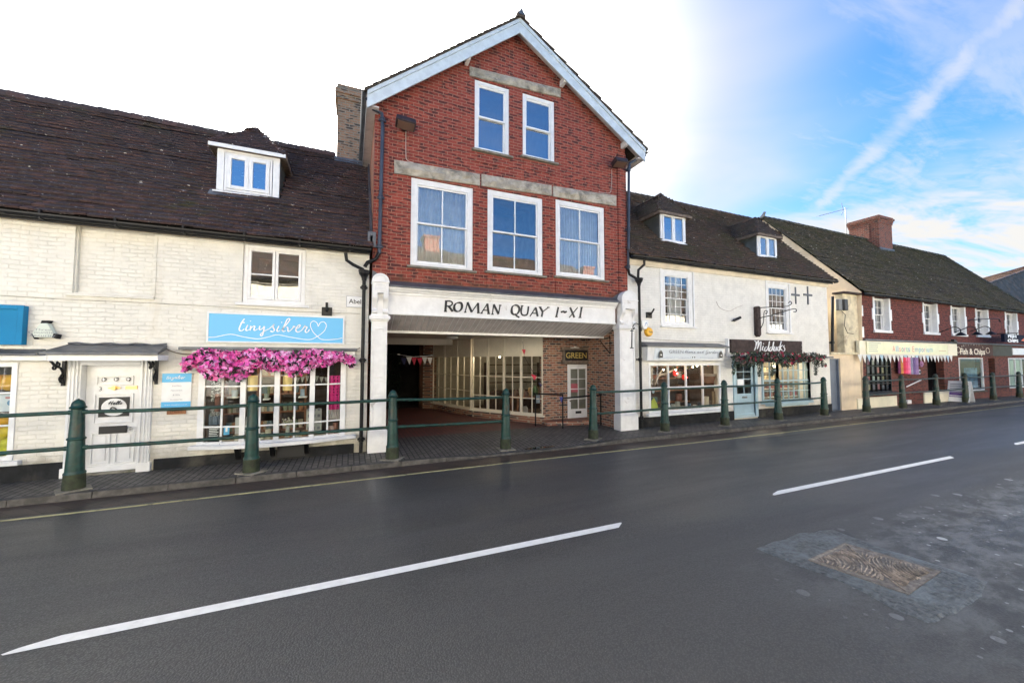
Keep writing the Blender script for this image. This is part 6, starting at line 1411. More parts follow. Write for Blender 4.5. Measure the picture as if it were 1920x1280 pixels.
# wall lamp brackets (up/down spot stubs)
def wall_spot(lbl, px_, py_, tilt=0):
    x, z = A(px_, py_, FY-.03); T = thing('wall_bracket', lbl, 'bracket', (x, FY, z))
    MB().box(x-.10, x+.10, FY-.05, FY-.002, z-.10, z+.08).build('plate', M['black'], T, bevel=.005)
    g = MB(); g.tube([(x, FY-.05, z-.0), (x, FY-.12, z+.02), (x+.12*tilt, FY-.14, z+.17)], .026, 10); g.build('tube', M['black'], T, smooth=True)
wall_spot('black bracket plate with tube above the blue shop sign', 613, 583); wall_spot('black bracket plate with slanting tube on the white wall near the yellow alarm', 1217, 590, .8)
x, z = A(1378, 599, FY-.05); T = thing('wall_spotlight', 'small black slanting spotlight on the white wall between the sash windows', 'lamp', (x, FY, z)); g = MB(); g.tube([(x-.13, FY-.02, z-.06), (x-.08, FY-.08, z-.03)], .015, 8); g.build('arm', M['black'], T); g = MB(); g.tube([(x-.1, FY-.08, z-.04), (x+.13, FY-.16, z+.07)], .045, 12); g.build('lamp_head', M['black'], T, smooth=True)
# Abel plate
x0, z1 = A(650, 554); x1, z0 = A(681, 577, FY); S = sign('name_plate', 'small white plate reading Abel beside the downpipe', x0, x1-.01, z0, z1-.01, FY-.03, FY-.002, M['white'], frame=M['grey_let'], fw=.008, fd=.001)
text('Abel', (x0+x1)/2, (z0+z1)/2+.005, .10, FY-.033, M['black_let'], S, bold=.01)
# information board and timber plate
x0, z1 = A(304.5, 700, FY-.02); x1, z0 = A(357.5, 762.5, FY-.02); S = sign('information_board', 'white and blue information board beside the white door', x0, x1, z0, z1, FY-.025, FY-.002, M['white'])
h_ = z1-z0
MB().box(x0+.001, x1-.001, FY-.0272, FY-.0255, z1-h_*.26, z1-.001).build('blue_band', M['blue_sign'], S); MB().box(x0+.001, x1-.001, FY-.0272, FY-.0255, z0+.001, z0+h_*.17).build('blue_band', M['blue_sign'], S)
cursive('tinysilver', (x0+x1)/2-.02, z1-h_*.16, .030, FY-.029, .007, M['white_let'], S, width=.28)
for i, s_ in enumerate(('Jewellery', 'Homeware', '& Gifts', 'Accessories')): text(s_, (x0+x1)/2, z1-h_*(.36+.135*i), .028, FY-.0258, M['grey_let'], S, skew=.15)
text('www.tinysilver.co.uk', (x0+x1)/2, z0+h_*.085, .018, FY-.0275, M['white_let'], S, width=.34)
x0, z1 = A(313, 767.5, FY-.02); x1, z0 = A(348.5, 775.5, FY-.02); S = sign('timber_plate', 'narrow brown timber plate with routed word STREET under the information board', x0, x1, z0, z1, FY-.03, FY-.002, mat('orange_brown_wood', (.36, .15, .06), .6, var=.2)); text('STREET', (x0+x1)/2, (z0+z1)/2, .045, FY-.031, mat('routed_letter', (.12, .04, .015), .7), S, width=.18)
# notice in the door
cursive('Hello', Xp(213), Zp(757.5), .03, yd-.0+.0, .009, M['black_let'], L) if False else None
yd1 = FY+.07
g = MB(); i = 0; xx = Xp(202); zz = Zp(758.5)
cursive('Hello', Xp(213), Zp(758.5), .032, yd1-.013, .010, M['black_let'], dr, width=.19)
g = MB(); ribbon(g, catmull([(Xp(204), Zp(768)), (Xp(207), Zp(764)), (Xp(212), Zp(765)), (Xp(216), Zp(768)), (Xp(213), Zp(773)), (Xp(207), Zp(772))], 4), .02, yd1-.012, .003); g.build('notice_drawing', M['black_let'], dr)
x, z = Xp(212), Zp(805); MB().box(Xp(184), Xp(237), yd1-.006, yd1+.011, Zp(813), Zp(799)).build('letter_plate', M['black_let'], dr, bevel=.003)
MB().lathe([(.028, -.07), (.036, -.05), (.030, -.03), (.014, -.02), (.02, .0)], (Xp(246), yd1, Zp(805)), 14, 'y').build('door_knob', M['chrome'], dr, smooth=True)
MB().box(dx1-.035, dx1-.012, yd1-.02, yd1-.001, Zp(779), Zp(746)).build('pull_handle', M['brown_sign'], dr, bevel=.003)

# garden shop fascia: panel with lettering on the leaning board
x0, x1 = fx_[0]+.28, fx_[1]-.10; za, zb = fz_[0]+.05, fz_[1]-.03
yl = lambda z: lerp(8.93, 8.84, (z-fz_[0])/(fz_[1]-fz_[0]))-.004
S = thing('garden_shop_sign', 'white GREEN Home and Garden name panel over the four-light shop window', 'sign', ((x0+x1)/2, 8.93, za))
zm = (za+zb)/2; y_ = yl(zb)-.006
MB().hexa([(x0, yl(za)-.004, za), (x1, yl(za)-.004, za), (x1, yl(za)+.003, za), (x0, yl(za)+.003, za), (x0, yl(zb)-.004, zb), (x1, yl(zb)-.004, zb), (x1, yl(zb)+.003, zb), (x0, yl(zb)+.003, zb)]).build('board', mat('ice_white_panel', (.74, .80, .84), .4), S)
W_ = x1-x0; text('GREEN', x0+W_*.285, zb-.105, .105, y_-.004, M['grey_let'], S, width=W_*.20)
cursive('Home and Garden', x0+W_*.655, zb-.15, .048, y_-.004, .012, M['grey_let'], S, width=W_*.50)
text('www.greenhomeandgarden.co.uk', x0+W_*.32, za+.055, .024, y_-.002, M['grey_let'], S, width=W_*.36); text('greenhomeandgarden', x0+W_*.76, za+.055, .024, y_-.002, M['grey_let'], S, width=W_*.26)
for c in (x0+W_*.075, x1-W_*.045):
    g = MB(); zz = za+.04; g.prism([(c-.07, zz), (c+.07, zz), (c+.07, zz+.15), (c, zz+.23), (c-.07, zz+.15)], y_-.006, y_+.0); g.build('house_emblem', M['black_let'], S)
    MB().box(c-.018, c+.022, y_-.0085, y_-.0065, zz+.06, zz+.105).build('emblem_window', M['white_let'], S)
for k in (.52, .55): MB().box(x0+W_*k-.02, x0+W_*k+.02, y_-.004, y_+.0, za+.035, za+.075).build('icon', M['black_let'], S)
# dark board with white script
x0, z1 = A(1370, 636, FY-.07); x1 = A(1503, 650, FY-.07)[0]; z0 = A(1436, 661.5, FY-.07)[1]; z1 = A(1436, 637.5, FY-.07)[1]
S = thing('dark_timber_sign', 'dark brown boarded sign with white brush script Midducks above flower garland', 'sign', ((x0+x1)/2, FY, z0))
g = MB(); n_ = 3
for i in range(n_): g.box(x0, x1, FY-.09, FY-.003, lerp(z0, z1, i/n_)+.004, lerp(z0, z1, (i+1)/n_)-.004)
g.box(x0+.005, x1-.005, FY-.06, FY-.004, z0, z1); g.build('board', M['wood_dark'], S, bevel=.004)
def c4(x, y): return at(1340+x/5.332, 560+y/5.332, FY-.12)
DS = [[(402, 420), (418, 432), (415, 478), (402, 515)], [(408, 500), (428, 440), (442, 420), (438, 470), (430, 502)], [(434, 492), (455, 440), (468, 432), (462, 490), (460, 530), (472, 538)], [(490, 470), (479, 508), (494, 516)], [(490, 446), (494, 452)],
 [(525, 478), (506, 490), (504, 520), (520, 518), (540, 480), (550, 428)], [(552, 424), (541, 490), (542, 520), (555, 510)], [(570, 480), (554, 495), (554, 522), (568, 518), (582, 480), (592, 430)], [(594, 428), (585, 500), (592, 520)],
 [(604, 475), (595, 512), (606, 520), (622, 480)], [(622, 478), (618, 515), (630, 515)], [(650, 476), (636, 484), (632, 510), (645, 520), (656, 505)], [(668, 424), (656, 470), (646, 525)], [(681, 462), (657, 490), (678, 518)], [(700, 466), (690, 478), (702, 500), (696, 520), (682, 526)]]
strokes(DS, c4, .031, FY-.115, M['white_let'], 'script_lettering', S, th=.022, nib=(R(20), .55))

# cream fascia sign of the emporium
x0, x1 = A(1624, 650, FY-.13)[0], A(1776, 650, FY-.13)[0]
S = sign('shop_sign', 'pale yellow framed sign reading Allsorts Emporium in coloured letters', x0, x1, zf0+.03, zf1-.03, FY-.15, FY-.121, M['yellow_sign'], frame=M['cream_gloss'], fw=.03, fd=.01)
cols_ = [(.75, .2, .15), (.2, .5, .65), (.2, .35, .7), (.75, .35, .25), (.2, .3, .35), (.7, .25, .5), (.15, .5, .45), (.2, .35, .6), None, (.75, .3, .2), (.3, .4, .5), (.2, .5, .7), (.15, .35, .55), (.7, .3, .4), (.25, .5, .45), (.2, .45, .7), (.25, .5, .55)]
s_ = 'Allsorts Emporium'; n_ = len(s_); xa, xb = lerp(x0, x1, .28), lerp(x0, x1, .79)
wd = {'A': 1.1, 'l': .6, 's': .85, 'o': 1, 'r': .75, 't': .7, ' ': .7, 'E': 1, 'm': 1.5, 'p': 1, 'i': .5, 'u': 1}
tot = sum(wd[c] for c in s_); x = xa; LM = {}
for c, col in zip(s_, cols_):
    w_ = wd[c]/tot*(xb-xa)
    if col:
        m_ = LM.get(col) or mat('sign_letter_paint', col, .5); LM[col] = m_
        text(c, x+w_/2, lerp(zf0, zf1, .5)-.0, .27, FY-.151, m_, S, 'letter', width=w_*(.36 if c in 'li' else .76), bold=.0)
    x += w_
for i in range(5): MB().box(x0+.14, x0+.14+[.95, .7, .72, .62, .68][i], FY-.1515, FY-.1503, zf1-.10-.085*i, zf1-.08-.085*i).build('small_print_line', M['grey_let'], S)
MB().box(x1-.9, x1-.2, FY-.1515, FY-.1503, zf0+.21, zf0+.235).build('small_print_line', mat('orange_print', (.6, .35, .15), .5), S)
# fish and chips
x0, x1 = A(1792, 650, FY-.11)[0], A(1856, 650, FY-.11)[0]; zc_ = (zf0+zf1)/2
S = thing('fish_shop_lettering', 'cream Fish & Chips lettering on the brown fascia', 'sign lettering', ((x0+x1)/2, FY-.1, zf0))
text('Fish & Chips', lerp(x0, x1, .48), zc_-.06, .30, FY-.103, M['cream_let'], S, width=(x1-x0)*.72, bold=.03)
an = [("PHILPOTT'S"[i], R(150-120*i/9)) for i in range(10)]
for c, a in an: text(c, lerp(x0, x1, .48)+1.35*math.cos(a), zc_+.03+.28*math.sin(a), .12, FY-.103, M['cream_let'], S, 'letter')
for q in (.07, .93): g = MB(); cx_ = lerp(x0, x1, q); g.tube([(cx_+.22*math.cos(a_), FY-.106, zc_+.14*math.sin(a_)) for a_ in [2*math.pi*k/16 for k in range(17)]], .012, 5); g.build('roundel', M['cream_let'], S)
# projecting dark sign at the far right: flat box facing up the street
hx0 = 33.55; T = thing('projecting_sign', 'dark navy projecting box sign reading FISH & CHIPS with orange patch', 'sign', (34.2, FY-.6, 2.9))
xs0, zs1 = A(1883, 626, 8.2); xs1, zs0 = A(1935, 643, 8.2)
MB().box(xs0, xs1, 8.2, 8.32, zs0, zs1).build('box', M['navy'], T, bevel=.01)
w_ = xs1-xs0
text('FISH', xs0+w_*.27, lerp(zs0, zs1, .78), .15, 8.199, M['white_let'], T, width=w_*.30, bold=.05); text('&', xs0+w_*.27, lerp(zs0, zs1, .5), .09, 8.199, M['white_let'], T, bold=.03); text('CHIPS', xs0+w_*.29, lerp(zs0, zs1, .2), .15, 8.199, M['white_let'], T, width=w_*.38, bold=.05)
g = MB(); g.prism([(xs0+w_*.58, zs0+.1), (xs0+w_*.80, zs0+.05), (xs1-.05, zs0+.15), (xs1-.05, zs1-.06), (xs0+w_*.8, zs1-.05)], 8.192, 8.199); g.build('orange_patch', M['orange'], T)
g = MB(); g.tube([((xs0+xs1)/2, FY, zs1+.1), ((xs0+xs1)/2, 8.2, zs1+.1)], .02, 6); g.tube([((xs0+xs1)/2, 8.26, zs1+.1), ((xs0+xs1)/2, 8.26, zs1-.01)], .015, 6); g.build('arm', M['black'], T)

# GREEN sign with timber frame in the passage
Yg = RY-.05; x0, z1 = at(1055, 653, Yg); x1, z0 = at(1105, 678, Yg)
S = thing('door_sign', 'dark panel with gold GREEN letters in a weathered timber frame over the passage door', 'sign', ((x0+x1)/2, RY, z0))
MB().box(x0+.05, x1-.05, Yg-.01, RY-.003, z0+.05, z1-.04).build('board', M['black_let'], S)
g = MB(); g.box(x0-.06, x1+.12, Yg-.05, RY-.004, z1-.05, z1+.05); g.box(x0-.04, x1+.10, Yg-.05, RY-.004, z0-.07, z0+.04); g.box(x0-.0, x0+.07, Yg-.045, RY-.006, z0+.04, z1-.05); g.box(x1-.07, x1+.04, Yg-.045, RY-.006, z0+.04, z1-.05); g.build('frame', M['wood_grey'], S, bevel=.01)
text('GREEN', (x0+x1)/2, (z0+z1)/2-.0, .19, Yg-.012, M['gold_let'], S, width=(x1-x0)*.78, bold=.015)

# ================================================================ fittings
def flood(lbl, px_, py_, dr_):
    x, z = at(px_, py_, 8.75); T = thing('floodlight', lbl, 'floodlight', (x, GY, z))
    MB().rbox((x, 8.78, z), (.44, .26, .15), rx=R(-22), ry=R(4*dr_)).build('housing', M['iron_grey'], T, bevel=.03)
    MB().rbox((x, 8.755, z-.078), (.36, .2, .015), rx=R(-22), ry=R(4*dr_)).build('lens', mat('dusty_brown_glass', (.12, .07, .05), .3), T)
    g = MB(); g.box(x-.06, x+.06, 8.85, GY-.002, z-.03, z+.03); g.build('arm', M['iron_grey'], T)
    return x, z
x, z = flood('dusty dark floodlight on the gable wall, upper left beside the grey pipe', 761, 230, 1)
def cable(pts, lbl, m='cable', r=.008, name='cable', Y=None):
    g = MB(); g.tube(catmull(pts, 5), r, 6); ob = g.build(name, M[m], None, smooth=True, auto=False, origin=pts[0]); tag(ob, lbl, 'cable'); return ob
cable([hp(761, 243, GY-.02), hp(761, 285, GY-.02), hp(763, 300, GY-.02), hp(775, 305, GY-.02)], 'pale cable hanging from the left floodlight')
x, z = flood('dusty dark floodlight under the right-hand gutter of the gable', 1163, 304, -1)
cable([hp(1147, 318, GY-.02), hp(1146, 352, GY-.02), hp(1142, 362, GY-.06), hp(1123, 360, GY-.13)], 'pale cable hanging from the right floodlight')
cable([hp(0, 554, FY-.012), hp(120, 561, FY-.012), hp(300, 569, FY-.012), hp(450, 577, FY-.012), hp(560, 584, FY-.012), hp(675, 588, FY-.012)], 'thin grey cable running along the cream brick wall above the signs', 'stone', .006)
cable([hp(306, 651, FY-.03), hp(330, 661, FY-.03), hp(360, 664, FY-.03), hp(420, 659, FY-.03), hp(520, 661, FY-.03), hp(640, 663, FY-.03), hp(675, 652, FY-.03)], 'sagging dark cable above the bow window lead', 'wood_grey', .010)
cable([hp(1206, 634, FY-.012), hp(1290, 640, FY-.012), hp(1372, 641, FY-.012)], 'thin cable along the white wall over the garden shop', 'stone', .007)
cable([hp(1343, 565, FY-.012), hp(1350, 577, FY-.012), hp(1367, 583, FY-.012), hp(1380, 577, FY-.012), hp(1393, 572, FY-.012)], 'short looped cable on the white wall between the sash windows', 'cable', .007)
# alarm boxes
x, z = A(1210, 608, FY-.1); T = thing('alarm_box', 'white shield-shaped alarm box beside the black pipe', 'alarm box', (x, FY, z)); MB().prism([(x-.13, z+.13), (x+.13, z+.13), (x+.12, z-.02), (x+.06, z-.14), (x-.06, z-.14), (x-.12, z-.02)], FY-.1, FY-.002).build('box', M['white'], T, bevel=.015); g = MB(); ribbon(g, catmull([(x-.02, z-.06), (x+.01, z+.03), (x+.05, z+.05), (x+.07, z-.02)], 4), .02, FY-.102, .003); g.build('emblem', mat('blue_emblem', (.15, .3, .55), .5), T)
x, z = A(1219, 622, FY-.1); T = thing('alarm_box', 'round yellow alarm box reading Yale on the white wall', 'alarm box', (x, FY, z)); MB().lathe([(.06, -.11), (.11, -.10), (.135, -.07), (.14, -.002)], (x, FY, z), 24, 'y').build('box', M['alarm_yellow'], T, smooth=True); text('Yale', x+.01, z, .06, FY-.108, M['black_let'], T, bold=.02, ext=.006)
# scrolled iron bracket with hanging rod by the right pilaster
x, z = at(1188, 612, 8.7); T = thing('sign_bracket', 'black scrolled iron bracket with a hanging bar by the right pilaster', 'bracket', (x, FY, z))
g = MB(); g.tube(catmull([hp(1203, 620, 8.98), hp(1201, 612, 8.8), hp(1193, 606, 8.65), hp(1187, 611, 8.55), hp(1188, 617, 8.55), hp(1190, 614, 8.6)], 5), .014, 7); g.tube([hp(1185, 616, 8.5), hp(1184.5, 652, 8.5)], .016, 7); g.tube([hp(1182, 620, 8.5), hp(1188, 620, 8.5)], .012, 6); g.tube([hp(1181.5, 652, 8.5), hp(1187.5, 652, 8.5)], .014, 6); g.build('ironwork', M['black'], T, smooth=True, auto=False)
# hanging sign post and bracket of the white cottage
x, z = at(1419.5, 600, FY-.06); za, zb = A(1419, 632)[1], A(1419, 575)[1]; T = thing('sign_bracket', 'dark timber wall post with wrought iron scroll arm above the dark brown sign', 'bracket', (x, FY, za))
MB().prism([(x-.09, za+.08), (x, za), (x+.09, za+.08), (x+.09, zb-.04), (x+.04, zb), (x-.04, zb), (x-.09, zb-.04)], FY-.14, FY-.002).build('post', M['wood_dark'], T, bevel=.008)
g = MB(); yb_ = FY-.15
E_ = [(x, yb_, zb-.06), (x, FY-.7, zb-.10), (x, FY-1.1, zb-.13)]; g.tube(E_, .014, 6); g.tube([(x, yb_, zb-.42), (x, FY-.6, zb-.36), (x, FY-1.15, zb-.25)], .016, 6)
g.tube(catmull([(x, yb_, za+.25), (x, FY-.28, za+.5), (x, FY-.32, za+.85), (x, FY-.42, za+.88), (x, FY-.40, za+.78), (x, FY-.36, za+.82)], 5), .013, 6)
g.tube(catmull([(x, FY-1.1, zb-.13), (x, FY-1.22, zb-.06), (x, FY-1.18, zb+.02), (x, FY-1.12, zb-.03)], 5), .013, 6); g.tube(catmull([(x, FY-1.15, zb-.25), (x, FY-1.33, zb-.24), (x, FY-1.35, zb-.33), (x, FY-1.27, zb-.33)], 5), .013, 6)
g.build('scroll_arm', M['black'], T, smooth=True, auto=False)
# gooseneck lamps on the terrace
for i, (px_, lb) in enumerate(((1795, 'left gooseneck lamp over the fish shop fascia'), (1825, 'middle gooseneck lamp over the fish shop fascia'), (1852, 'right gooseneck lamp over the fish shop fascia'))):
    x, z = A(px_-8, 627-i, FY-.4); T = thing('gooseneck_lamp', 'dark '+lb, 'lamp', (x, FY, z), group='gooseneck lamps over the fish shop')
    g = MB(); g.tube(catmull([(x-.3, FY-.01, z+.1), (x-.25, FY-.25, z+.22), (x, FY-.45, z+.36), (x+.1, FY-.6, z+.25), (x+.1, FY-.62, z+.08)], 5), .02, 6); g.build('arm', M['black'], T, smooth=True, auto=False)
    MB().lathe([(.03, .1), (.06, .08), (.17, -.02), (.19, -.06), (.15, -.06)], (x+.1, FY-.62, z), 16).build('shade', M['black'], T, smooth=True)
x, z = A(1837, 602, FY); T = thing('iron_bracket', 'long dark iron bar with curled end on the tile-hung wall', 'bracket', (x, FY, z)); g = MB(); g.tube(catmull([(x-1.4, FY-.02, z-.02), (x-.5, FY-.3, z+.06), (x+.4, FY-.5, z+.10), (x+.7, FY-.5, z-.04)], 5), .025, 6); g.build('bar', M['black'], T, smooth=True, auto=False)
# aerial on the chimney
T = thing('tv_aerial', 'thin metal television aerial standing at the terrace chimney', 'aerial', (28.9, 13.2, 9.4))
mz = 2+(675-392)/1.0; a = Vector((28.75, 13.85, 9.6)); r_ = ray(1585, 392); k = 13.9/r_.y; top = Vector((r_.x*k, 13.9, 2+r_.z*k)); r_ = ray(1536, 405); k = 13.9/r_.y; lf = Vector((r_.x*k, 13.9, 2+r_.z*k))
MB().tube([Vector((top.x, 13.9, 9.5)), top+Vector((0, 0, .1))], .022, 6).build('mast', M['lead'], T)
g = MB(); g.tube([lf, top], .014, 5)
for k in range(9): p_ = lf.lerp(top, k/8); g.tube([p_+Vector((0, -.16, 0)), p_+Vector((0, .16, 0))], .006, 4)
p_ = lf.lerp(top, .9); g.tube([p_+Vector((-.12, 0, .42)), p_+Vector((.05, 0, -.05)), p_+Vector((-.15, 0, -.35))], .014, 4)
g.build('antenna', M['lead'], T, auto=False)
# security camera on emporium corner
x, z = A(1783, 640, FY-.2); T = thing('security_camera', 'small black security camera at the right end of the cream fascia', 'camera', (x, FY, z)); MB().tube([(x, FY-.12, z), (x, FY-.3, z+.02)], .02, 6).build('arm', M['black'], T); MB().rbox((x-.1, FY-.34, z), (.35, .12, .12), ry=R(12)).build('body', M['black'], T, bevel=.02)
# black handrails at the passage door
for (pa, pb, pc, pd, lb) in (((1004, 744), (1004, 789), (1056, 741), (1055, 800), 'short black handrail with two posts beside the shop bay in the passage'),):
    T = thing('handrail', lb, 'handrail', (5.7, 10.4, 0)); y0_, y1_ = 10.6, 9.9
    x0, x1 = at(1004, 760, y0_)[0], at(1055, 760, y1_)[0]; zt_ = .98; g = MB(); g.tube([(x0, y0_, 0), (x0, y0_, zt_)], .022, 8); g.build('post', M['black'], T); g = MB(); g.tube([(x1, y1_, 0), (x1, y1_, zt_+.0)], .022, 8); g.build('post', M['black'], T); g = MB(); g.tube([(x0-.05, y0_, zt_), (x1+.02, y1_, zt_+.0)], .024, 8); g.build('rail', M['black'], T)
x1b = at(1106, 745, 9.95)[0]; T = thing('handrail', 'black handrail running in front of the glazed passage door', 'handrail', (x1+.5, 9.92, 0)); g = MB(); g.tube([(x1+.03, 9.9, .88), (7.2, 9.95, .93)], .024, 8); g.build('rail', M['black'], T); g = MB(); g.tube([(7.16, 9.95, .0), (7.16, 9.95, .93)], .022, 8); g.build('post', M['black'], T)
# iron bracket on the passage reveal
g = MB(); x = 7.22; g.tube([(x-.02, 9.5, 2.75), (x-.02, 9.5, 2.2)], .012, 5); g.tube([(x-.03, 9.5, 2.7), (x-.03, 10.0, 2.62), (x-.03, 9.5, 2.2)], .012, 5); tag(g.build('shelf_bracket', M['black'], None, origin=(x, 9.5, 2.4), auto=False), 'small rusty triangular bracket on the brick reveal under the soffit', 'bracket')
# ================================================================ flowers, bunting, goods
def flower_mass(pathf, n, size, cols, spread, hang=0, leafn=0, leafc=((.06, .14, .04), (.10, .17, .06)), seed=1, petals=4):
    rnd = random.Random(seed); g = MB(); lf_ = MB()
    def blob(gm, c, s_, col, k):
        nrm = Vector((rnd.gauss(0, .6), rnd.gauss(-.9, .4), rnd.gauss(.2, .6))).normalized(); a = nrm.orthogonal().normalized(); b_ = nrm.cross(a); ph = rnd.random()*6
        for j in range(k):
            an = ph+2*math.pi*j/k; d1_ = a*math.cos(an)+b_*math.sin(an); d2_ = a*math.cos(an+.75)+b_*math.sin(an+.75); d0 = a*math.cos(an-.75)+b_*math.sin(an-.75)
            jj = rnd.uniform(.8, 1.2); gm.col = tuple(min(1, v*jj) for v in col)
            gm.add([c, c+d0*s_*.6+nrm*s_*.2, c+d1_*s_+nrm*s_*.35, c+d2_*s_*.6+nrm*s_*.2], [(0, 1, 2, 3)])
    for i in range(n):
        p_, w_ = pathf(rnd.random(), rnd); blob(g, p_, size*rnd.uniform(.7, 1.25), rnd.choice(cols), petals)
    for i in range(leafn):
        p_, w_ = pathf(rnd.random(), rnd); p_ = p_+Vector((0, -.015, 0)); nrm = Vector((rnd.gauss(0, .5), -1, rnd.gauss(0, .6))).normalized(); a = nrm.orthogonal().normalized(); b_ = nrm.cross(a); an = rnd.random()*6; d1_ = a*math.cos(an)+b_*math.sin(an); d2_ = nrm.cross(d1_); s_ = size*rnd.uniform(.9, 1.8)
        j = rnd.uniform(.6, 1.4); lf_.col = tuple(v*j for v in rnd.choice(leafc)); lf_.add([p_-d1_*s_, p_+d2_*s_*.35, p_+d1_*s_, p_-d2_*s_*.35], [(0, 1, 2, 3)])
    return g, lf_
gx0, gx1 = A(342, 690, 8.8)[0], A(662, 690, 8.8)[0]
def pinkpath(t_, rnd):
    x = lerp(gx0, gx1, t_); cx_ = max(bx0, min(bx1, x)); y = by(cx_)-.10
    lob = .10*math.sin(x*5.3)+.05*math.sin(x*13+1); ed = min(1, (x-gx0)/.25, (gx1-x)/.2)
    zt_ = 2.17+.03*math.sin(x*7); zb_ = 1.74-lob+(.12 if x > -1.0 else 0)-(.08 if x < gx0+.5 else 0)
    r1, r2 = rnd.random(), rnd.random(); z = lerp(zb_, zt_, .5+(r1-.5)*ed if ed > .3 else .45+(r1-.5)*.55)
    return Vector((x+rnd.gauss(0, .015), y-.05-rnd.random()*.16*math.sin(math.pi*max(.05, min(.95, (z-zb_)/(zt_-zb_)))), z)), 1
T = thing('flower_garland', 'long garland of bright pink artificial blossom over the bow window', 'flower garland', ((gx0+gx1)/2, 8.8, 2.0))
fl, lv = flower_mass(pinkpath, 1900, .050, [(.82, .15, .52), (.90, .36, .72), (.74, .08, .40), (.92, .54, .82), (.55, .04, .26), (.90, .20, .46), (.84, .24, .62)], 0, leafn=450, leafc=((.05, .11, .04), (.12, .05, .07), (.09, .14, .06)), seed=4)
fl.build('blossom', M['petal'], T, auto=False); lv.build('leaves', M['leaf'], T, auto=False)
gx2, gx3 = A(1369, 680, 8.9)[0], A(1534, 680, 8.9)[0]
def burg(t_, rnd):
    x = lerp(gx2, gx3, t_); zt_ = 2.26-.12*max(0, (t_-.9)*8); zb_ = 1.86+.10*math.sin(x*3); z = rnd.uniform(zb_, zt_); return Vector((x, FY-.34-rnd.random()*.12, z)), 1
T = thing('flower_garland', 'mixed garland of burgundy flowers and green leaves over the pale blue door and bow window', 'flower garland', ((gx2+gx3)/2, 8.9, 2.0))
fl, lv = flower_mass(burg, 200, .055, [(.32, .02, .05), (.22, .015, .05), (.45, .05, .10), (.35, .22, .22), (.15, .02, .03)], 0, leafn=900, leafc=((.06, .15, .07), (.10, .16, .12), (.04, .10, .05), (.20, .25, .20), (.13, .08, .08)), seed=8)
fl.build('blossom', M['petal'], T, auto=False); lv.build('leaves', M['leaf'], T, auto=False)
for i, (px_, py0, py1, cc_) in enumerate(((1373, 660, 702, (.03, .20, .03)), (1421, 668, 705, (.10, .18, .05)), (1444, 664, 705, (.04, .19, .04)), (1526, 675, 703, (.08, .11, .08)))):
    xa, za = A(px_, py0, 8.8); zb_ = A(px_, py1, 8.8)[1]; rnd = random.Random(i); g = MB()
    for k in range(170):
        t_ = rnd.random(); w_ = .16*(1-t_*.75); c = Vector((xa+rnd.uniform(-w_, w_)+.04*math.sin(t_*5), 8.78-rnd.random()*.08, lerp(za, zb_, t_))); s_ = .04; an = rnd.uniform(-.7, .7); d1_ = Vector((math.sin(an), -.2, -math.cos(an))); d2_ = Vector((math.cos(an), 0, math.sin(an)))
        j = rnd.uniform(.6, 1.5); g.col = tuple(v*j for v in cc_); g.add([c-d1_*s_, c+d2_*s_*.4, c+d1_*s_, c-d2_*s_*.4], [(0, 1, 2, 3)])
    g.build('trailing_leaves', M['leaf'], T, auto=False)
def item(name, lbl, cat, org_, group=None): return thing(name, lbl, cat, org_, group)
def colored(g, col): g.col = col; return g
def solo(g, name, m, lbl, cat, origin, group=None, smooth=False, bevel=0, auto=True):
    return tag(g.build(name, m, None, smooth=smooth, bevel=bevel, origin=origin, auto=auto), lbl, cat, group)
# --- balls in the left edge window
for (px_, py_, r_, col, lb) in ((4, 716, .13, (.85, .38, .02), 'orange ball at upper left of the left edge window'), (21, 717, .14, (.85, .45, .02), 'big orange ball under the top bar of the left edge window'), (9, 792, .13, (.80, .42, .03), 'amber ball just below the white poster'), (17, 806, .12, (.82, .62, .05), 'large golden ball right below the upper green rail'),
    (4, 818, .12, (.75, .60, .05), 'golden ball at lower left of the left edge window'), (13, 829, .11, (.62, .60, .04), 'lemon yellow ball on the lower glazing bar'), (5, 845, .11, (.60, .62, .05), 'greenish yellow ball at the window bottom left'), (19, 844, .10, (.66, .64, .06), 'lemon yellow ball at the bottom right corner of the left edge window')):
    x, z = A(px_, py_, FY+.28); g = MB(); g.ball((x, FY+.28, z), r_, 16); solo(g, 'paper_ball', mat('yellow_paper', col, .7, var=.12, vs=9, bump=.3, bs=20), lb, 'ball', (x, FY+.28, z), group='yellow and orange balls in the left edge window', smooth=True)
x, z = A(14, 755, FY+.1); g = MB(); g.box(x-.32, x+.13, FY+.09, FY+.1, z-.14, z+.14); T = thing('window_poster', 'white poster with small red and blue logo in the left edge window', 'poster', (x, FY+.1, z-.14)); g.build('sheet', mat('poster_paper', (.62, .68, .76), .6), T); MB().box(x-.02, x+.08, FY+.086, FY+.0895, z+.07, z+.10).build('red_mark', mat('dull_red', (.5, .2, .2), .6), T); MB().lathe([(.05, -.012), (.05, -.011)], (x+.05, FY+.1, z+.0), 14, 'y').build('blue_mark', mat('dull_blue', (.15, .3, .5), .6), T)
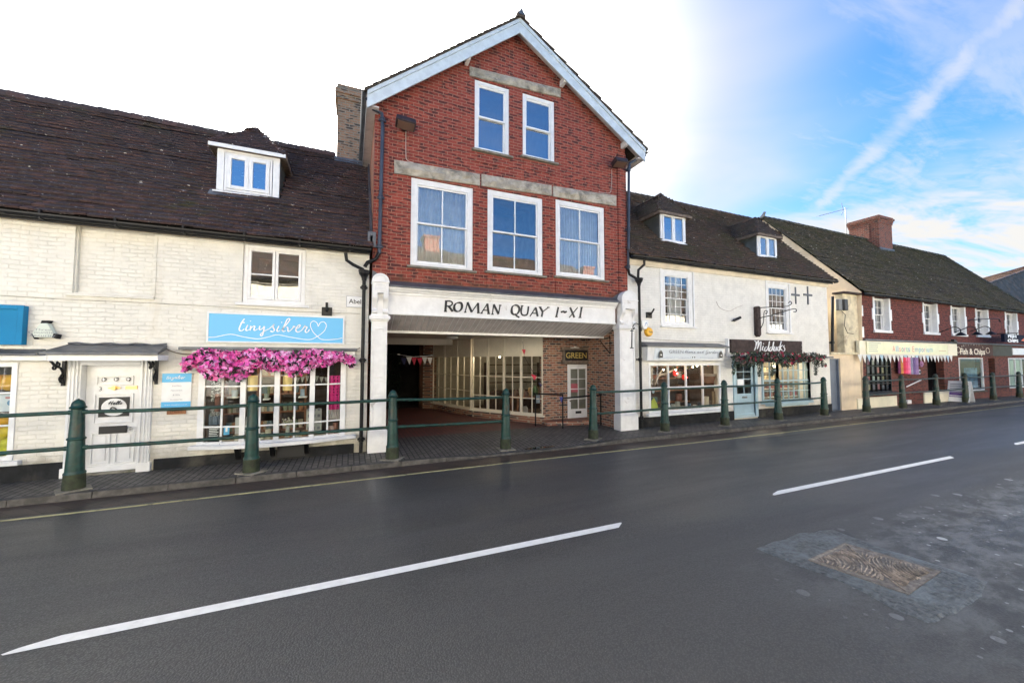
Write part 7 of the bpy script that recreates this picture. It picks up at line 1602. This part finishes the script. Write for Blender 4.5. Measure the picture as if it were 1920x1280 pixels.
# --- silver shop goods
def I(px_, py_, Y): a = A(px_, py_, Y); return Vector((a[0], Y, a[1]))
for (px_, lb) in ((474, 'left'), (539, 'right')):
    p_ = I(px_, 718, 9.25); T = item('pendant_lamp', f'lit hammered brass cylinder pendant lamp, {lb} of two in the bow window', 'lamp', p_, 'brass pendant lamps in the bow window'); g = MB(); g.lathe([(.085, -.15), (.085, .15), (.078, .15), (.078, -.15)], p_, 18); g.build('lamp_shade', M['lamp_shade'], T, smooth=True); g = MB(); g.ball(p_, .04, 8); g.build('bulb', M['lamp_warm'], T); g = MB(); g.tube([p_+Vector((0, 0, .05)), Vector((p_.x, p_.y, 2.48))], .004, 4); g.build('cord', M['black'], T)
M['dots_pink'] = None
def dotmat(name, c1, c2, sc, thr, wave=False):
    m = bpy.data.materials.new(name); m.use_nodes = True; t = NT(m.node_tree); b = t.n('ShaderNodeBsdfPrincipled'); o = t.n('ShaderNodeOutputMaterial'); t.l(b.outputs[0], o.inputs[0]); pos = t.n('ShaderNodeNewGeometry').outputs['Position']
    if wave: f = t.ramp(t.noise(t.mapping(pos, sc=(1, 1, 2)), sc, 3, .5, 1.5), .5, .54)
    else: v = t.n('ShaderNodeTexVoronoi'); v.inputs['Scale'].default_value = sc; v.inputs['Randomness'].default_value = .3; t.l(pos, v.inputs['Vector']); f = t.ramp(v.outputs['Distance'], thr, thr+.05)
    t.l(t.mix(f, c1, c2), b.inputs['Base Color']); b.inputs['Roughness'].default_value = .9; return m
def scarf(px0, px1, py0, py1, Y, m, lb, amp=.012, wl=.07):
    a, b_ = I(px0, (py0+py1)/2, Y), I(px1, (py0+py1)/2, Y); z1_, z0_ = I(px0, py0, Y).z, I(px0, py1, Y).z; g = MB(); curtain(g, a.x, b_.x, z0_, z1_, Y, amp, wl); solo(g, 'scarf', m, lb, 'scarf', (a.x, Y, z1_), group='scarves hanging in the bow window', smooth=True, auto=False)
scarf(396, 415, 708, 752, 9.12, dotmat('black_white_print', (.03, .03, .03), (.7, .7, .68), 22, 0, True), 'black and white printed scarf at the left end of the bow window')
scarf(394, 412, 765, 780, 9.10, dotmat('speckled_print', (.04, .04, .04), (.65, .65, .62), 60, 0, True), 'speckled black and white cloth below the brown scarf'); scarf(391, 413, 776, 797, 9.14, mat('slate_blue_cloth', (.14, .18, .24), .9, var=.1), 'slate blue cloth near the bottom left of the bow window')
scarf(402, 413, 738, 772, 9.08, mat('rust_cloth', (.22, .09, .06), .9, var=.3), 'rust brown pointed scarf hanging at the left end of the bow window')
scarf(616, 637, 704, 768, 9.06, dotmat('pink_spotted', (.05, .01, .03), (.72, .04, .26), 16, .22), 'hot pink scarf with dark spots at the right end of the bow window'); scarf(616, 636, 760, 786, 9.1, mat('pale_cloth', (.55, .52, .50), .9, var=.1), 'pale grey cloth below the pink spotted scarf')
def shelf(px0, px1, py, Y, lb, m='white', d=.16, th=.015):
    a, b_ = I(px0, py, Y), I(px1, py, Y); g = MB(); g.box(a.x, b_.x, Y-d/2, Y+d/2, a.z-th, a.z+th); solo(g, 'wall_shelf', M[m], lb, 'shelf', (a.x, Y, a.z), group='shelves in the bow window', bevel=.003)
    return a.z+th
def pot(px_, zb_, Y, r, h, col, lb, name='pot', cat='pot', flare=1.2, n=14, group='small goods in the shop windows', m=None):
    x = A(px_, 740, Y)[0]; g = MB(); g.lathe([(r, 0), (r*flare, h), (r*flare*.88, h), (r*.85, .01)], (x, Y, zb_), n); return solo(g, name, m or mat(name+'_glaze', col, .5), lb, cat, (x, Y, zb_), group, smooth=True)
z = shelf(427, 447, 745, 9.4, 'white shelf with the pale blue pot in the bow window'); pot(440, z, 9.4, .05, .13, (.45, .58, .68), 'pale blue pot on the white shelf behind the second pane')
z = shelf(494, 506, 748, 9.4, 'short white shelf behind the third light of the bow window'); pot(500, z, 9.4, .04, .10, (.35, .42, .38), 'grey-green cup on the short white shelf', 'cup', 'cup')
z = shelf(560, 576, 744, 9.4, 'white shelf with the blue jug in the bow window'); pot(567, z, 9.4, .045, .15, (.35, .48, .62), 'blue jug on the white shelf behind the fifth pane', 'jug', 'jug', flare=.9)
zs0 = zr[0]+.035
for (px_, Y, r, h, col, lb, nm) in ((448, 9.1, .06, .10, (.55, .50, .42), 'beige bowl at the left of the display shelf', 'bowl'), (494, 9.05, .05, .12, (.6, .58, .5), 'cream candle jar next to the second bollard', 'jar'), (505, 9.0, .055, .19, (.70, .66, .56), 'tall cream jar left of the middle post', 'jar'), (529, 9.05, .06, .09, (.42, .22, .12), 'low brown basket right of the middle post', 'basket'), (541, 9.12, .035, .22, (.62, .68, .66), 'slim pale vase holding white flowers', 'vase'), (552, 9.03, .06, .10, (.40, .24, .14), 'brown wooden bowl beside the slim vase', 'bowl'), (559, 9.0, .045, .13, (.68, .66, .60), 'small white jar right of the wooden bowl', 'jar'), (573, 9.1, .05, .11, (.35, .20, .12), 'brown pot left of the tall grey card stand', 'pot'), (622, 9.12, .06, .16, (.55, .38, .36), 'dusky pink tin at the right end of the display shelf', 'tin'), (630, 9.15, .05, .22, (.35, .14, .09), 'tall brown tin in the right corner of the display shelf', 'tin'), (470, 9.15, .05, .15, (.5, .45, .40), 'taupe jar behind the second bollard', 'jar')):
    pot(px_, zs0, Y, r, h, col, lb, nm, nm, flare=1.0 if nm in ('jar', 'tin', 'vase') else 1.25)
x, _, _ = I(541, 780, 9.12); g = MB(); rnd = random.Random(3)
for k in range(26): c = Vector((x+rnd.gauss(0, .06), 9.12+rnd.gauss(0, .03), zs0+.32+rnd.gauss(0, .05))); g.col = rnd.choice([(.75, .72, .62), (.2, .3, .14), (.65, .6, .4)]); g.ball(c, .018, 6)
solo(g, 'flower_bunch', M['goods'], 'bunch of small white flowers in the slim vase', 'flowers', (x, 9.12, zs0+.22))
a, b_ = I(574, 788, 9.2), I(603, 788, 9.2); T = item('card_stand', 'tall rounded grey display card with printed pieces in the bow window', 'display stand', (a.x, 9.2, zs0)); g = MB(); g.box(a.x, b_.x, 9.2, 9.215, zs0, I(590, 766, 9.2).z); g.build('card', mat('grey_white_card', (.50, .52, .50), .7), T, bevel=.006)
for i in range(3):
    for j in range(4): xx = lerp(a.x, b_.x, (i+.6)/3.2); zz = zs0+.1+j*.13; MB().box(xx-.025, xx+.025, 9.194, 9.1995, zz, zz+.06).build('printed_tag', M['grey_let'], T)
a, b_ = I(420, 806, 9.0), I(431, 806, 9.0); T = item('blue_card', 'sky blue window card at the lower left of the bow window', 'card', (a.x, 9.0, a.z)); zz = a.z; MB().box(a.x, b_.x, 8.97, 8.975, zz-.09, zz+.09).build('card', M['blue_sign'], T); MB().box(a.x+.03, b_.x-.03, 8.967, 8.9695, zz-.03, zz+.05).build('label', M['white_let'], T)
a, b_ = I(391, 815, 9.08), I(413, 815, 9.08); T = item('opening_notice', 'dark notice with grey lines of text in the lowest left pane', 'notice', (a.x, 9.05, a.z-.2)); MB().box(a.x, b_.x, 9.03, 9.036, a.z-.13, a.z+.15).build('sheet', M['black_let'], T)
for k in range(7): MB().box(a.x+.02, b_.x-.02-.02*(k % 2), 9.027, 9.0295, a.z+.11-.033*k, a.z+.122-.033*k).build('text_line', M['white_let'], T)
a = I(430, 833, 8.93); T = item('welcome_sign', 'dark strip lettered WELCOME at the bottom of the bow window', 'sign', (a.x, 8.95, a.z)); MB().box(a.x-.16, a.x+.13, 8.94, 8.946, a.z-.035, a.z+.035).build('strip', M['black_let'], T); text('WELCOME', a.x-.015, a.z, .035, 8.939, M['white_let'], T, width=.24)
a, b_ = I(441, 790, 9.1), I(466, 790, 9.1); g = MB(); g.box(a.x, b_.x, 9.1, 9.11, zs0+.12, I(450, 782, 9.1).z); solo(g, 'display_board', mat('paper_white', (.55, .55, .54), .7), 'white printed panel standing behind the second bollard', 'panel', (a.x, 9.1, zs0))
T = item('bunting', 'string of pale triangular pennants inside the bow window', 'bunting', I(555, 710, 9.3)); 
for k in range(9): x = I(536+k*9, 706, 9.3).x; z = I(540, 706+2*math.sin(k), 9.3).z; MB().prism([(x, z), (x+.085, z), (x+.04, z-.13)], 9.3, 9.303).build('pennant', mat('pale_pennant', (.48, .48, .42), .8), T)
# back shelving (behind)
for (px0, px1, py, lb) in ((418, 455, 778, 'brown timber shelf unit behind the left panes'), (482, 520, 745, 'dark timber shelf behind the third light'), (524, 575, 752, 'dark timber shelf behind the middle panes')):
    a, b_ = I(px0, py, 10.6), I(px1, py, 10.6); T = item('shelf_unit', lb, 'shelving', (a.x, 10.6, 0)); g = MB(); g.box(a.x, a.x+.04, 10.5, 10.8, .05, 2.2); g.box(b_.x-.04, b_.x, 10.5, 10.8, .05, 2.2); g.build('frame', M['wicker'], T)
    for k in range(5):
        zz = .35+.42*k; MB().box(a.x+.04, b_.x-.04, 10.5, 10.8, zz, zz+.03).build('shelf', M['wicker'], T)
        for q in range(4): xx = lerp(a.x+.12, b_.x-.12, q/3); col = random.choice([(.5, .45, .35), (.2, .3, .35), (.4, .2, .1), (.6, .6, .55), (.25, .3, .2)]); g = MB(); g.col = col; g.lathe([(.04, 0), (.055, .1+.1*random.random()), (.03, .2)], (xx, 10.62, zz+.03), 8); g.build('shelf_goods', M['goods'], T)
# --- garden shop goods
T = item('driftwood_branch', 'bleached forked driftwood branch slanting across the garden shop window', 'branch', I(1225, 722, 9.4))
g = MB(); g.tube(catmull([I(1226, 722, 9.35), I(1231, 709, 9.38), I(1238, 703, 9.4), I(1250, 700, 9.45), I(1262, 694, 9.5), I(1268, 691, 9.5)], 5), [.05-.001*k for k in range(26)], 8); g.tube(catmull([I(1234, 706, 9.38), I(1239, 697, 9.38), I(1243, 691, 9.36)], 5), [.035-.0025*k for k in range(11)], 7); g.build('branch', M['twig'], T, smooth=True, auto=False)
g0, g1 = I(1236, 684, 9.3), I(1330, 684, 9.3)
def gp(t_, rnd): return Vector((lerp(g0.x, g1.x, t_), 9.32+rnd.random()*.1, g0.z+.1*math.sin(t_*9)-.05+rnd.gauss(0, .05))), 1
fl, lv = flower_mass(gp, 60, .03, [(.55, .5, .25), (.5, .12, .08)], 0, leafn=420, leafc=((.06, .09, .03), (.14, .14, .05), (.03, .06, .03)), seed=5); T = item('leaf_garland', 'dark leafy garland with small lights across the top of the garden shop window', 'garland', g0); lv.build('leaves', M['leaf'], T, auto=False); fl.build('berries', M['petal'], T, auto=False)
for (px_, py_) in ((1249, 684), (1269, 684), (1299, 688), (1244, 693), (1267, 693), (1307, 686)): p_ = I(px_, py_, 9.25); g = MB(); g.ball(p_, .022, 8); g.build('bulb', M['lamp_warm'], T)
for (px_, py_, lb) in ((1266, 700, 'left'), (1283, 707, 'right')): p_ = I(px_, py_, 9.45); T = item('red_lantern', f'lit red glass lantern, {lb} of two in the garden shop window', 'lantern', p_, 'red lanterns in the garden shop'); g = MB(); g.lathe([(.05, -.08), (.075, -.03), (.075, .05), (.04, .09)], p_, 12); g.build('glass_shade', mat('red_glass', (.55, .03, .03), .2, emit=(1, .05, .03), es=.12), T, smooth=True); g = MB(); g.ball(p_, .03, 8); g.v = [(v[0], v[1]-.08, v[2]) for v in g.v]; g.build('flame', M['lamp_red'], T)
T = item('wicker_planter', 'wide brown woven planter hanging at the right of the garden shop window', 'planter', I(1330, 705, 9.5)); p_ = I(1330, 712, 9.5); MB().lathe([(.13, -.12), (.24, .12), (.25, .13), (.22, .13)], p_, 16).build('basket', M['wicker'], T, smooth=True); MB().lathe([(.26, .13), (.27, .2), (.25, .21)], p_, 16).build('rim', M['twig'], T, smooth=True)
zs1 = gs[2]+.052
for (px_, Y, r, h, col, lb, nm) in ((1262, 9.3, .06, .16, (.45, .48, .45), 'grey ribbed pot low in the garden shop window', 'pot'), (1270, 9.4, .08, .22, (.35, .36, .33), 'large grey pot low in the garden shop window', 'pot'), (1292, 9.3, .05, .15, (.15, .28, .38), 'blue glass jar in the middle of the garden shop window', 'jar'), (1302, 9.28, .05, .10, (.7, .68, .62), 'small white mug low in the garden shop window', 'mug'), (1312, 9.3, .07, .16, (.06, .07, .09), 'dark blue-black bowl low in the garden shop window', 'bowl'), (1324, 9.35, .08, .34, (.62, .56, .42), 'tall cream canister at the right of the garden shop window', 'canister'), (1338, 9.35, .05, .5, (.34, .26, .16), 'tall twiggy brown bundle at the right edge of the garden shop window', 'twig bundle'), (1254, 9.3, .05, .14, (.4, .5, .48), 'pale teal pot at the left of the garden shop window', 'pot')):
    pot(px_, zs1, Y, r, h, col, lb, nm.replace(' ', '_'), nm, flare=1.0)
p_ = I(1228, 766, 9.2); g = MB(); g.prism([(p_.x-.14, zs1), (p_.x+.16, zs1), (p_.x+.10, zs1+.22), (p_.x-.02, zs1+.40), (p_.x-.12, zs1+.30)], 9.2, 9.24); solo(g, 'lime_green_cushion', mat('lime_cloth', (.50, .58, .10), .8), 'lime green cushion at the lower left of the garden shop window', 'cushion', p_, bevel=.015)
p_ = I(1225, 734, 9.16); g = MB(); g.lathe([(.05, 0), (.05, .01)], p_, 16, 'y'); solo(g, 'round_sticker', mat('pale_blue_sticker', (.5, .65, .75), .5), 'round pale blue sticker on the left pane of the garden shop', 'sticker', p_)
a, b_ = I(1225, 700, 10.4), I(1345, 700, 10.4); T = item('dark_dresser', 'dark shelving with plates and boxes at the back of the garden shop', 'shelving', (a.x, 10.4, 0)); 
for k in range(4):
    zz = .5+.42*k; MB().box(a.x, b_.x+.6, 10.4, 10.65, zz, zz+.03).build('shelf', M['wicker'], T)
    for q in range(7): xx = lerp(a.x+.1, b_.x+.4, q/6); g = MB(); g.col = random.choice([(.3, .12, .08), (.45, .4, .32), (.12, .2, .2), (.5, .48, .45), (.18, .10, .07)]); h_ = random.uniform(.1, .28); g.box(xx-.09, xx+.09, 10.42, 10.55, zz+.031, zz+.03+h_); g.build('boxed_goods', M['goods'], T, bevel=.01)
# --- cake shop interior: shelves with rows of jars
x0, x1 = mw[0]+.2, mw[1]-.1
for (nm, Yq, z_, n_, lb) in (('shelf', 10.2, 1.55, 9, 'upper shelf of dark topped jars in the blue bow window'), ('shelf', 10.2, 1.25, 9, 'middle shelf of dark topped jars in the blue bow window'), ('shelf', 9.5, .95, 8, 'shelf of plum and brown jars behind the lower panes'), ('shelf', 9.4, .66, 8, 'lowest shelf of red jars behind the blue bow window')):
    T = item('jar_shelf', lb, 'shelf', (x0, Yq, z_), 'jar shelves in the blue bow window'); MB().box(x0, x1, Yq-.1, Yq+.1, z_-.02, z_).build('board', M['room_white'], T)
    for k in range(n_):
        xx = lerp(x0+.12, x1-.12, k/(n_-1)); c1_ = (.55, .45, .28) if z_ > 1.1 else random.choice([(.35, .06, .08), (.3, .15, .12), (.25, .28, .25), (.42, .2, .18)])
        g = MB(); g.col = c1_; g.lathe([(.06, 0), (.065, .12), (.05, .15)], (xx, Yq, z_+.001), 10); j = g.build('jar', M['goods'], T); MB().lathe([(.055, .151), (.055, .18)], (xx, Yq, z_), 10).build('lid', M['black_pl'], T)
p_ = I(1452, 683, 9.2); T = item('table_lamp', 'lit white lamp behind the left pane of the blue bow window', 'lamp', p_); MB().lathe([(.05, -.12), (.06, .12)], p_, 14).build('lamp_shade', mat('lit_lampshade', (.9, .85, .7), .6, emit=(1, .85, .55), es=1.3), T, smooth=True); MB().lathe([(.07, -.34), (.07, -.14)], p_, 12).build('lamp_base', M['black_pl'], T)
# --- passage bunting and bay contents
def tri(c, w_, h_, col, T=None, tilt=0):
    g = MB(); g.add([(c[0]-w_/2, c[1], c[2]), (c[0]+w_/2, c[1], c[2]+tilt), (c[0]+w_*.1, c[1]-.01, c[2]-h_), (c[0]-w_/2, c[1]+.004, c[2]), (c[0]+w_/2, c[1]+.004, c[2]+tilt), (c[0]+w_*.1, c[1]-.006, c[2]-h_)], [(0, 1, 2), (5, 4, 3), (0, 3, 4, 1), (1, 4, 5, 2), (2, 5, 3, 0)]); return g.build('pennant', col, T)
rd, wt, nv = mat('red_pennant', (.50, .03, .06), .8), mat('white_pennant', (.6, .58, .55), .8), mat('navy_pennant', (.03, .03, .09), .8)
T = item('bunting', 'string of red white and navy pennants across the dark yard behind the passage', 'bunting', I(770, 670, 14))
for k, (px_, c) in enumerate(((767, wt), (776, rd), (787, rd), (796, wt), (806, wt), (757, nv))): p_ = I(px_, 669+(k % 3), 14.2); tri((p_.x, 14.2, p_.z), .2, .28, c, T)
g = MB(); g.tube([I(745, 664, 14.2), I(775, 669, 14.2), I(812, 666, 14.2)], .008, 4); g.build('string', M['white_let'], T, auto=False)
T = item('bunting', 'loose string of red and navy pennants hanging from the glazed bay to the handrail', 'bunting', I(982, 655, 11.2))
tri(I(982, 655, 11.2), .13, .18, rd, T); tri(I(1001, 701, 11.0), .22, .20, rd, T, -.05); tri(I(1013, 716, 10.6), .16, .14, nv, T, -.1); tri(I(1052, 744, 9.85), .12, .17, mat('blue_pennant', (.05, .06, .25), .8), T)
g = MB(); g.tube([I(980, 640, 11.2), I(983, 668, 11.2), I(998, 695, 11.1), I(1020, 724, 10.6), I(1052, 742, 9.85)], .006, 4); g.build('string', M['black'], T, auto=False)
def bay(px_, py_, Y): return I(px_, py_, Y)
for (px_, py_, Y, w_, h_, m, nm, lb, cat) in ((983, 768, 11.55, .26, .24, mat('ivory_card', (.55, .5, .45), .7), 'window_card', 'arched ivory card in the corner bay pane', 'card'), (1009, 748, 11.12, .20, .26, mat('blue_white_card', (.5, .55, .65), .7), 'window_card', 'pale blue sheet in the lower right bay pane', 'card')):
    p_ = bay(px_, py_, Y); g = MB(); g.prism([(p_.x-w_/2, p_.z-h_/2), (p_.x+w_/2, p_.z-h_/2), (p_.x+w_/2, p_.z+h_*.2), (p_.x+w_*.3, p_.z+h_/2), (p_.x-w_*.3, p_.z+h_/2), (p_.x-w_/2, p_.z+h_*.2)], Y-.005, Y); solo(g, nm, m, lb, cat, p_)
T = item('display_table', 'dark easel table with timber goods inside the glazed corner bay', 'table', (5.9, 12.2, .06)); MB().box(5.2, 7.0, 11.9, 12.6, .70, .75).build('tabletop', M['wicker'], T)
for xx, yy_ in ((5.25, 11.95), (6.9, 11.95), (5.25, 12.5), (6.9, 12.5)): MB().box(xx-.03, xx+.03, yy_-.03, yy_+.03, .06, .70).build('leg', M['wicker'], T)
T = item('tall_dresser', 'dark wooden dresser with boxed wares at the back of the corner bay', 'dresser', (6.5, 14, .06)); g = MB(); g.box(4.9, 7.3, 14.0, 14.5, .06, .8); g.box(4.9, 4.96, 14.2, 14.5, .8, 1.9); g.box(7.24, 7.3, 14.2, 14.5, .8, 1.9); g.build('cabinet', M['wood_dark'], T)
for k in range(3): MB().box(4.96, 7.24, 14.2, 14.5, 1.1+.35*k, 1.13+.35*k).build('shelf', M['wood_dark'], T)
for i in range(16):
    xx = 5.3+random.random()*1.7; h_ = random.uniform(.12, .4); g = MB(); g.col = random.choice([(.35, .2, .1), (.5, .45, .35), (.15, .25, .12), (.45, .3, .15), (.2, .12, .1)]); g.lathe([(.07, 0), (.09, h_*.6), (.05, h_)], (xx, 12.1+random.random()*.35, .751), 10); 
    solo(g, 'vase', M['goods'], 'earthenware vase or pot on the easel table in the corner bay', 'vase', (xx, 12.2, .75), group='pots on the easel table', smooth=True)
for i, (px_, py_) in enumerate(((914, 668), (937, 669), (957, 664))):
    p_ = I(px_, py_, 13.2); T = item('ceiling_spotlight', ('left', 'middle', 'right')[i]+' of three small lit spotlights inside the glazed bay', 'spotlight', p_, 'spotlights in the glazed bay'); g = MB(); g.ball(p_, .03, 8); g.build('bulb', M['lamp_warm'], T); g = MB(); g.tube([p_+Vector((0, 0, .03)), Vector((p_.x, p_.y, 2.74))], .012, 6); g.build('stem', M['chrome'], T)
    l_ = bpy.data.lights.new('spot_glow', 'POINT'); l_.energy = 2; l_.color = (1, .8, .55); l_.shadow_soft_size = .05; lo2 = bpy.data.objects.new('spot_glow', l_); SC.collection.objects.link(lo2); lo2.location = p_+Vector((0, -.1, -.08)); lo2.parent = None
for (x_, y_, z_, e_, nm) in ((-1.3, 9.6, 2.35, 5, 'lamp_glow'), (14.8, 9.75, 2.3, 14, 'lamp_glow'), (10.2, 9.8, 2.3, 6, 'lamp_glow')):
    l_ = bpy.data.lights.new(nm, 'POINT'); l_.energy = e_; l_.color = (1, .82, .58); l_.shadow_soft_size = .08; lo2 = bpy.data.objects.new(nm, l_); SC.collection.objects.link(lo2); lo2.location = (x_, y_, z_)
# pot plant by the bay
p_ = gr(1022, 790); T = item('plant_pot', 'terracotta jar with dry plant between the bay and the handrail', 'plant pot', (p_[0], p_[1], .13)); MB().lathe([(.10, 0), (.16, .12), (.15, .24), (.11, .27)], (p_[0]-.05, p_[1]-.1, .131), 14).build('pot', M['terracotta'], T, smooth=True)
# dark foliage in the yard (left of the opening)
rnd = random.Random(11); g = MB()
for i in range(1500): c = Vector((rnd.uniform(1.0, 1.9), 16.4+rnd.uniform(-.25, .15), rnd.uniform(.02, 2.3))); s_ = rnd.uniform(.03, .07); d1_ = Vector((rnd.gauss(0, 1), rnd.gauss(0, .5), rnd.gauss(0, 1))).normalized(); d2_ = d1_.orthogonal().normalized(); j = rnd.uniform(.3, 1.3); g.col = (.05*j, .09*j, .04*j) if rnd.random() > .04 else (.4, .08, .15); g.add([c-d1_*s_, c+d2_*s_*.5, c+d1_*s_, c-d2_*s_*.5], [(0, 1, 2, 3)])
T = item('yard_shrub', 'dark climbing shrub with a few pink flowers at the back of the passage', 'shrub', (1.4, 16.4, 0)); g.build('foliage', M['leaf'], T, auto=False); g = MB(); g.tube([(1.5, 16.45, 0), (1.45, 16.4, 1), (1.55, 16.4, 2)], .03, 6); g.build('stem', M['wood_dark'], T)
# --- emporium
T = item('bunting', 'row of white and pale triangular pennants under the cream fascia', 'bunting', (22, FY-.14, 2.2)); xb0, xb1 = A(1608, 668, FY-.14)[0], A(1786, 668, FY-.14)[0]; n_ = 25
for k in range(n_): xx = lerp(xb0, xb1, (k+.5)/n_); tri((xx, FY-.14, 2.215), .31, .31+.03*math.sin(k*2), [wt, mat('bright_white_pennant', (.75, .75, .72), .8), mat('pale_blue_pennant', (.45, .6, .7), .8)][(k*7) % 3 if k % 4 else 1], T)
g = MB(); g.tube([(xb0, FY-.145, 2.225), (xb1, FY-.145, 2.225)], .008, 4); g.build('string', M['white_let'], T)
cl_ = [((.22, .05, .12), 'dark plum'), ((.60, .30, .08), 'orange'), ((.70, .05, .10), 'scarlet'), ((.78, .10, .22), 'pinkish red'), ((.85, .25, .42), 'candy pink'), ((.30, .30, .40), 'steel blue'), ((.18, .12, .30), 'violet'), ((.30, .20, .38), 'mauve')]
for k, (col, nm) in enumerate(cl_):
    xx = A(1684+k*3.6, 685, FY-.1)[0]; g = MB(); g.col = (1, 1, 1); curtain(g, xx-.04+k*.02, xx+.24+k*.02, 1.42-.01*k, 2.12, FY-.12-.01*k, .02, .09); solo(g, 'hanging_scarf', mat('dyed_cloth', col, .85, var=.2, vs=9), nm+' cloth in the row hanging beside the dark shop window', 'scarf', (xx, FY-.1, 1.45), group='bright cloths hanging outside the emporium', smooth=True, auto=False)
for (px_, py_, r_, col, lb) in ((1718, 682, .16, (.25, .15, .05), 'bronze rosette ornament right of the bright cloths'), (1730, 682, .15, (.40, .18, .35), 'mauve rosette ornament right of the bronze one'), (1716, 697, .12, (.62, .66, .72), 'white ringed ornament, left of the pair below the rosettes'), (1726, 697, .12, (.65, .68, .74), 'white ringed ornament, right of the pair below the rosettes')):
    x, z = A(px_, py_, FY-.1); T = item('wall_ornament', lb, 'ornament', (x, FY, z)); m_ = mat('ornament_finish', col, .5, var=.3, vs=15, bump=.6)
    g = MB()
    for k in range(10): a_ = 2*math.pi*k/10; g.rbox((x+r_*.65*math.cos(a_), FY-.06, z+r_*.65*math.sin(a_)), (r_*.6, .03, r_*.35), ry=-a_)
    g.build('petals', m_, T, bevel=.01); MB().lathe([(r_*.45, -.11), (r_*.5, -.02)], (x, FY, z), 16, 'y').build('centre', M['black_pl'] if 'ringed' in lb else m_, T, smooth=True)
for r_i in range(4):
    for c_i in range(5):
        px_ = 1631+c_i*9; x = lerp(sh1[0]+.15, sh1[1]-.15, c_i/4); z = .72+.36*r_i; w_ = .13; g = MB(); col = random.choice([(.5, .5, .45), (.45, .15, .15), (.55, .62, .6), (.12, .12, .16), (.4, .35, .2), (.35, .12, .2)]); g.col = col; g.box(x-w_, x+w_, FY+.2, FY+.26, z, z+random.uniform(.16, .28)); solo(g, 'gift_box', M['goods'], f'{["lowest", "second lowest", "second highest", "highest"][r_i]} row, {["first", "second", "third", "fourth", "fifth"][c_i]} column gift in the dark window', 'gift', (x, FY+.2, z), group='gifts in the dark multi-pane window', bevel=.01)
for k, (px_, col, lb) in enumerate(((1751, (.5, .10, .2), 'crimson handbag in the dark doorway'), (1757, (.03, .03, .09), 'navy coat hanging in the dark doorway'), (1762, (.25, .22, .2), 'grey garment hanging in the dark doorway'))):
    x = A(px_, 700, FY+.5)[0]; g = MB(); curtain(g, x, x+.4, .9-.4*(k == 1), 1.35+.4*(k == 2), FY+.5+.03*k, .03, .12); solo(g, 'garment', mat('garment_cloth', col, .9, var=.2), lb, 'garment', (x, FY+.5, 1.2), smooth=True, auto=False)
g = MB(); x, z = A(1690, 722, FY-.05); g.rbox((lerp(A(1703, 724)[0], A(1722, 716)[0], .5), FY-.02, .95), (1.35, .03, .05), ry=R(-12)); solo(g, 'handrail', M['white'], 'short white sloping handrail on the brick wall below the ornaments', 'handrail', (x, FY, .95), bevel=.008)
xa_, xb_ = A(1683, 740, FY-.2)[0], A(1697, 740)[0]; g = MB(); g.box(A(1697, 755)[0], A(1704, 755)[0], FY-.1, FY+.02, .06, .22); solo(g, 'white_box', M['white'], 'small white box on the ground against the brick wall', 'box', (A(1700, 755)[0], FY, .06), bevel=.01)
# pavement sign board
ax_, ay_ = gr(1806, 750); ax_, ay_ = A(1798, 740, 8.8)[0], 8.8; T = item('pavement_sign', 'white folding pavement sign with purple and yellow print behind a bollard', 'sign board', (ax_, ay_, 0))
for sgn, lab_ in ((-1, 'front_panel'), (1, 'back_panel')):
    g = MB(); a0 = Vector((ax_, ay_, 0)); w_ = .85; sx_ = sgn*.28
    P_ = lambda u, h, o: (ax_+sx_*(1-h/1.0)*1.0+o*sgn, ay_+u*w_, h)
    vs = [P_(-.5, .02, 0), P_(.5, .02, 0), P_(.5, 1.0, 0), P_(-.5, 1.0, 0), P_(-.5, .02, .02), P_(.5, .02, .02), P_(.5, 1.0, .02), P_(-.5, 1.0, .02)]
    g.hexa([vs[0], vs[1], vs[5], vs[4], vs[3], vs[2], vs[6], vs[7]]); g.build('panel', M['white'], T)
    if sgn < 0:
        for (h0, h1, c) in ((.32, .44, (.12, .05, .25)), (.46, .5, (.12, .05, .25)), (.62, .66, (.3, .3, .32)), (.72, .76, (.3, .3, .32)), (.82, .86, (.3, .3, .32)), (.24, .28, (.12, .05, .25))): g = MB(); g.quad(P_(-.3, h0, .024), P_(.3, h0, .024), P_(.3, h1, .024), P_(-.3, h1, .024)); g.build('printed_band', mat('sign_print', c, .6), T, auto=False)
# goods in the fish shop window: poster
x, z = A(1818, 700, FY+.2); g = MB(); g.box(x-.6, x+.9, FY+.2, FY+.21, .55, 1.6); solo(g, 'window_poster', mat('sea_blue_poster', (.10, .20, .30), .6, var=.5, vs=3), 'sea blue poster in the fish shop window', 'poster', (x, FY+.2, .55))
g = MB(); curtain(g, sh3[0]+.2, sh3[0]+3.2, .5, 2.0, FY+.3, .03, .2); solo(g, 'window_blind', mat('pale_green_blind', (.45, .55, .48), .8), 'pale green curtain in the farthest shop window', 'curtain', (sh3[0], FY+.3, .5), smooth=True, auto=False)
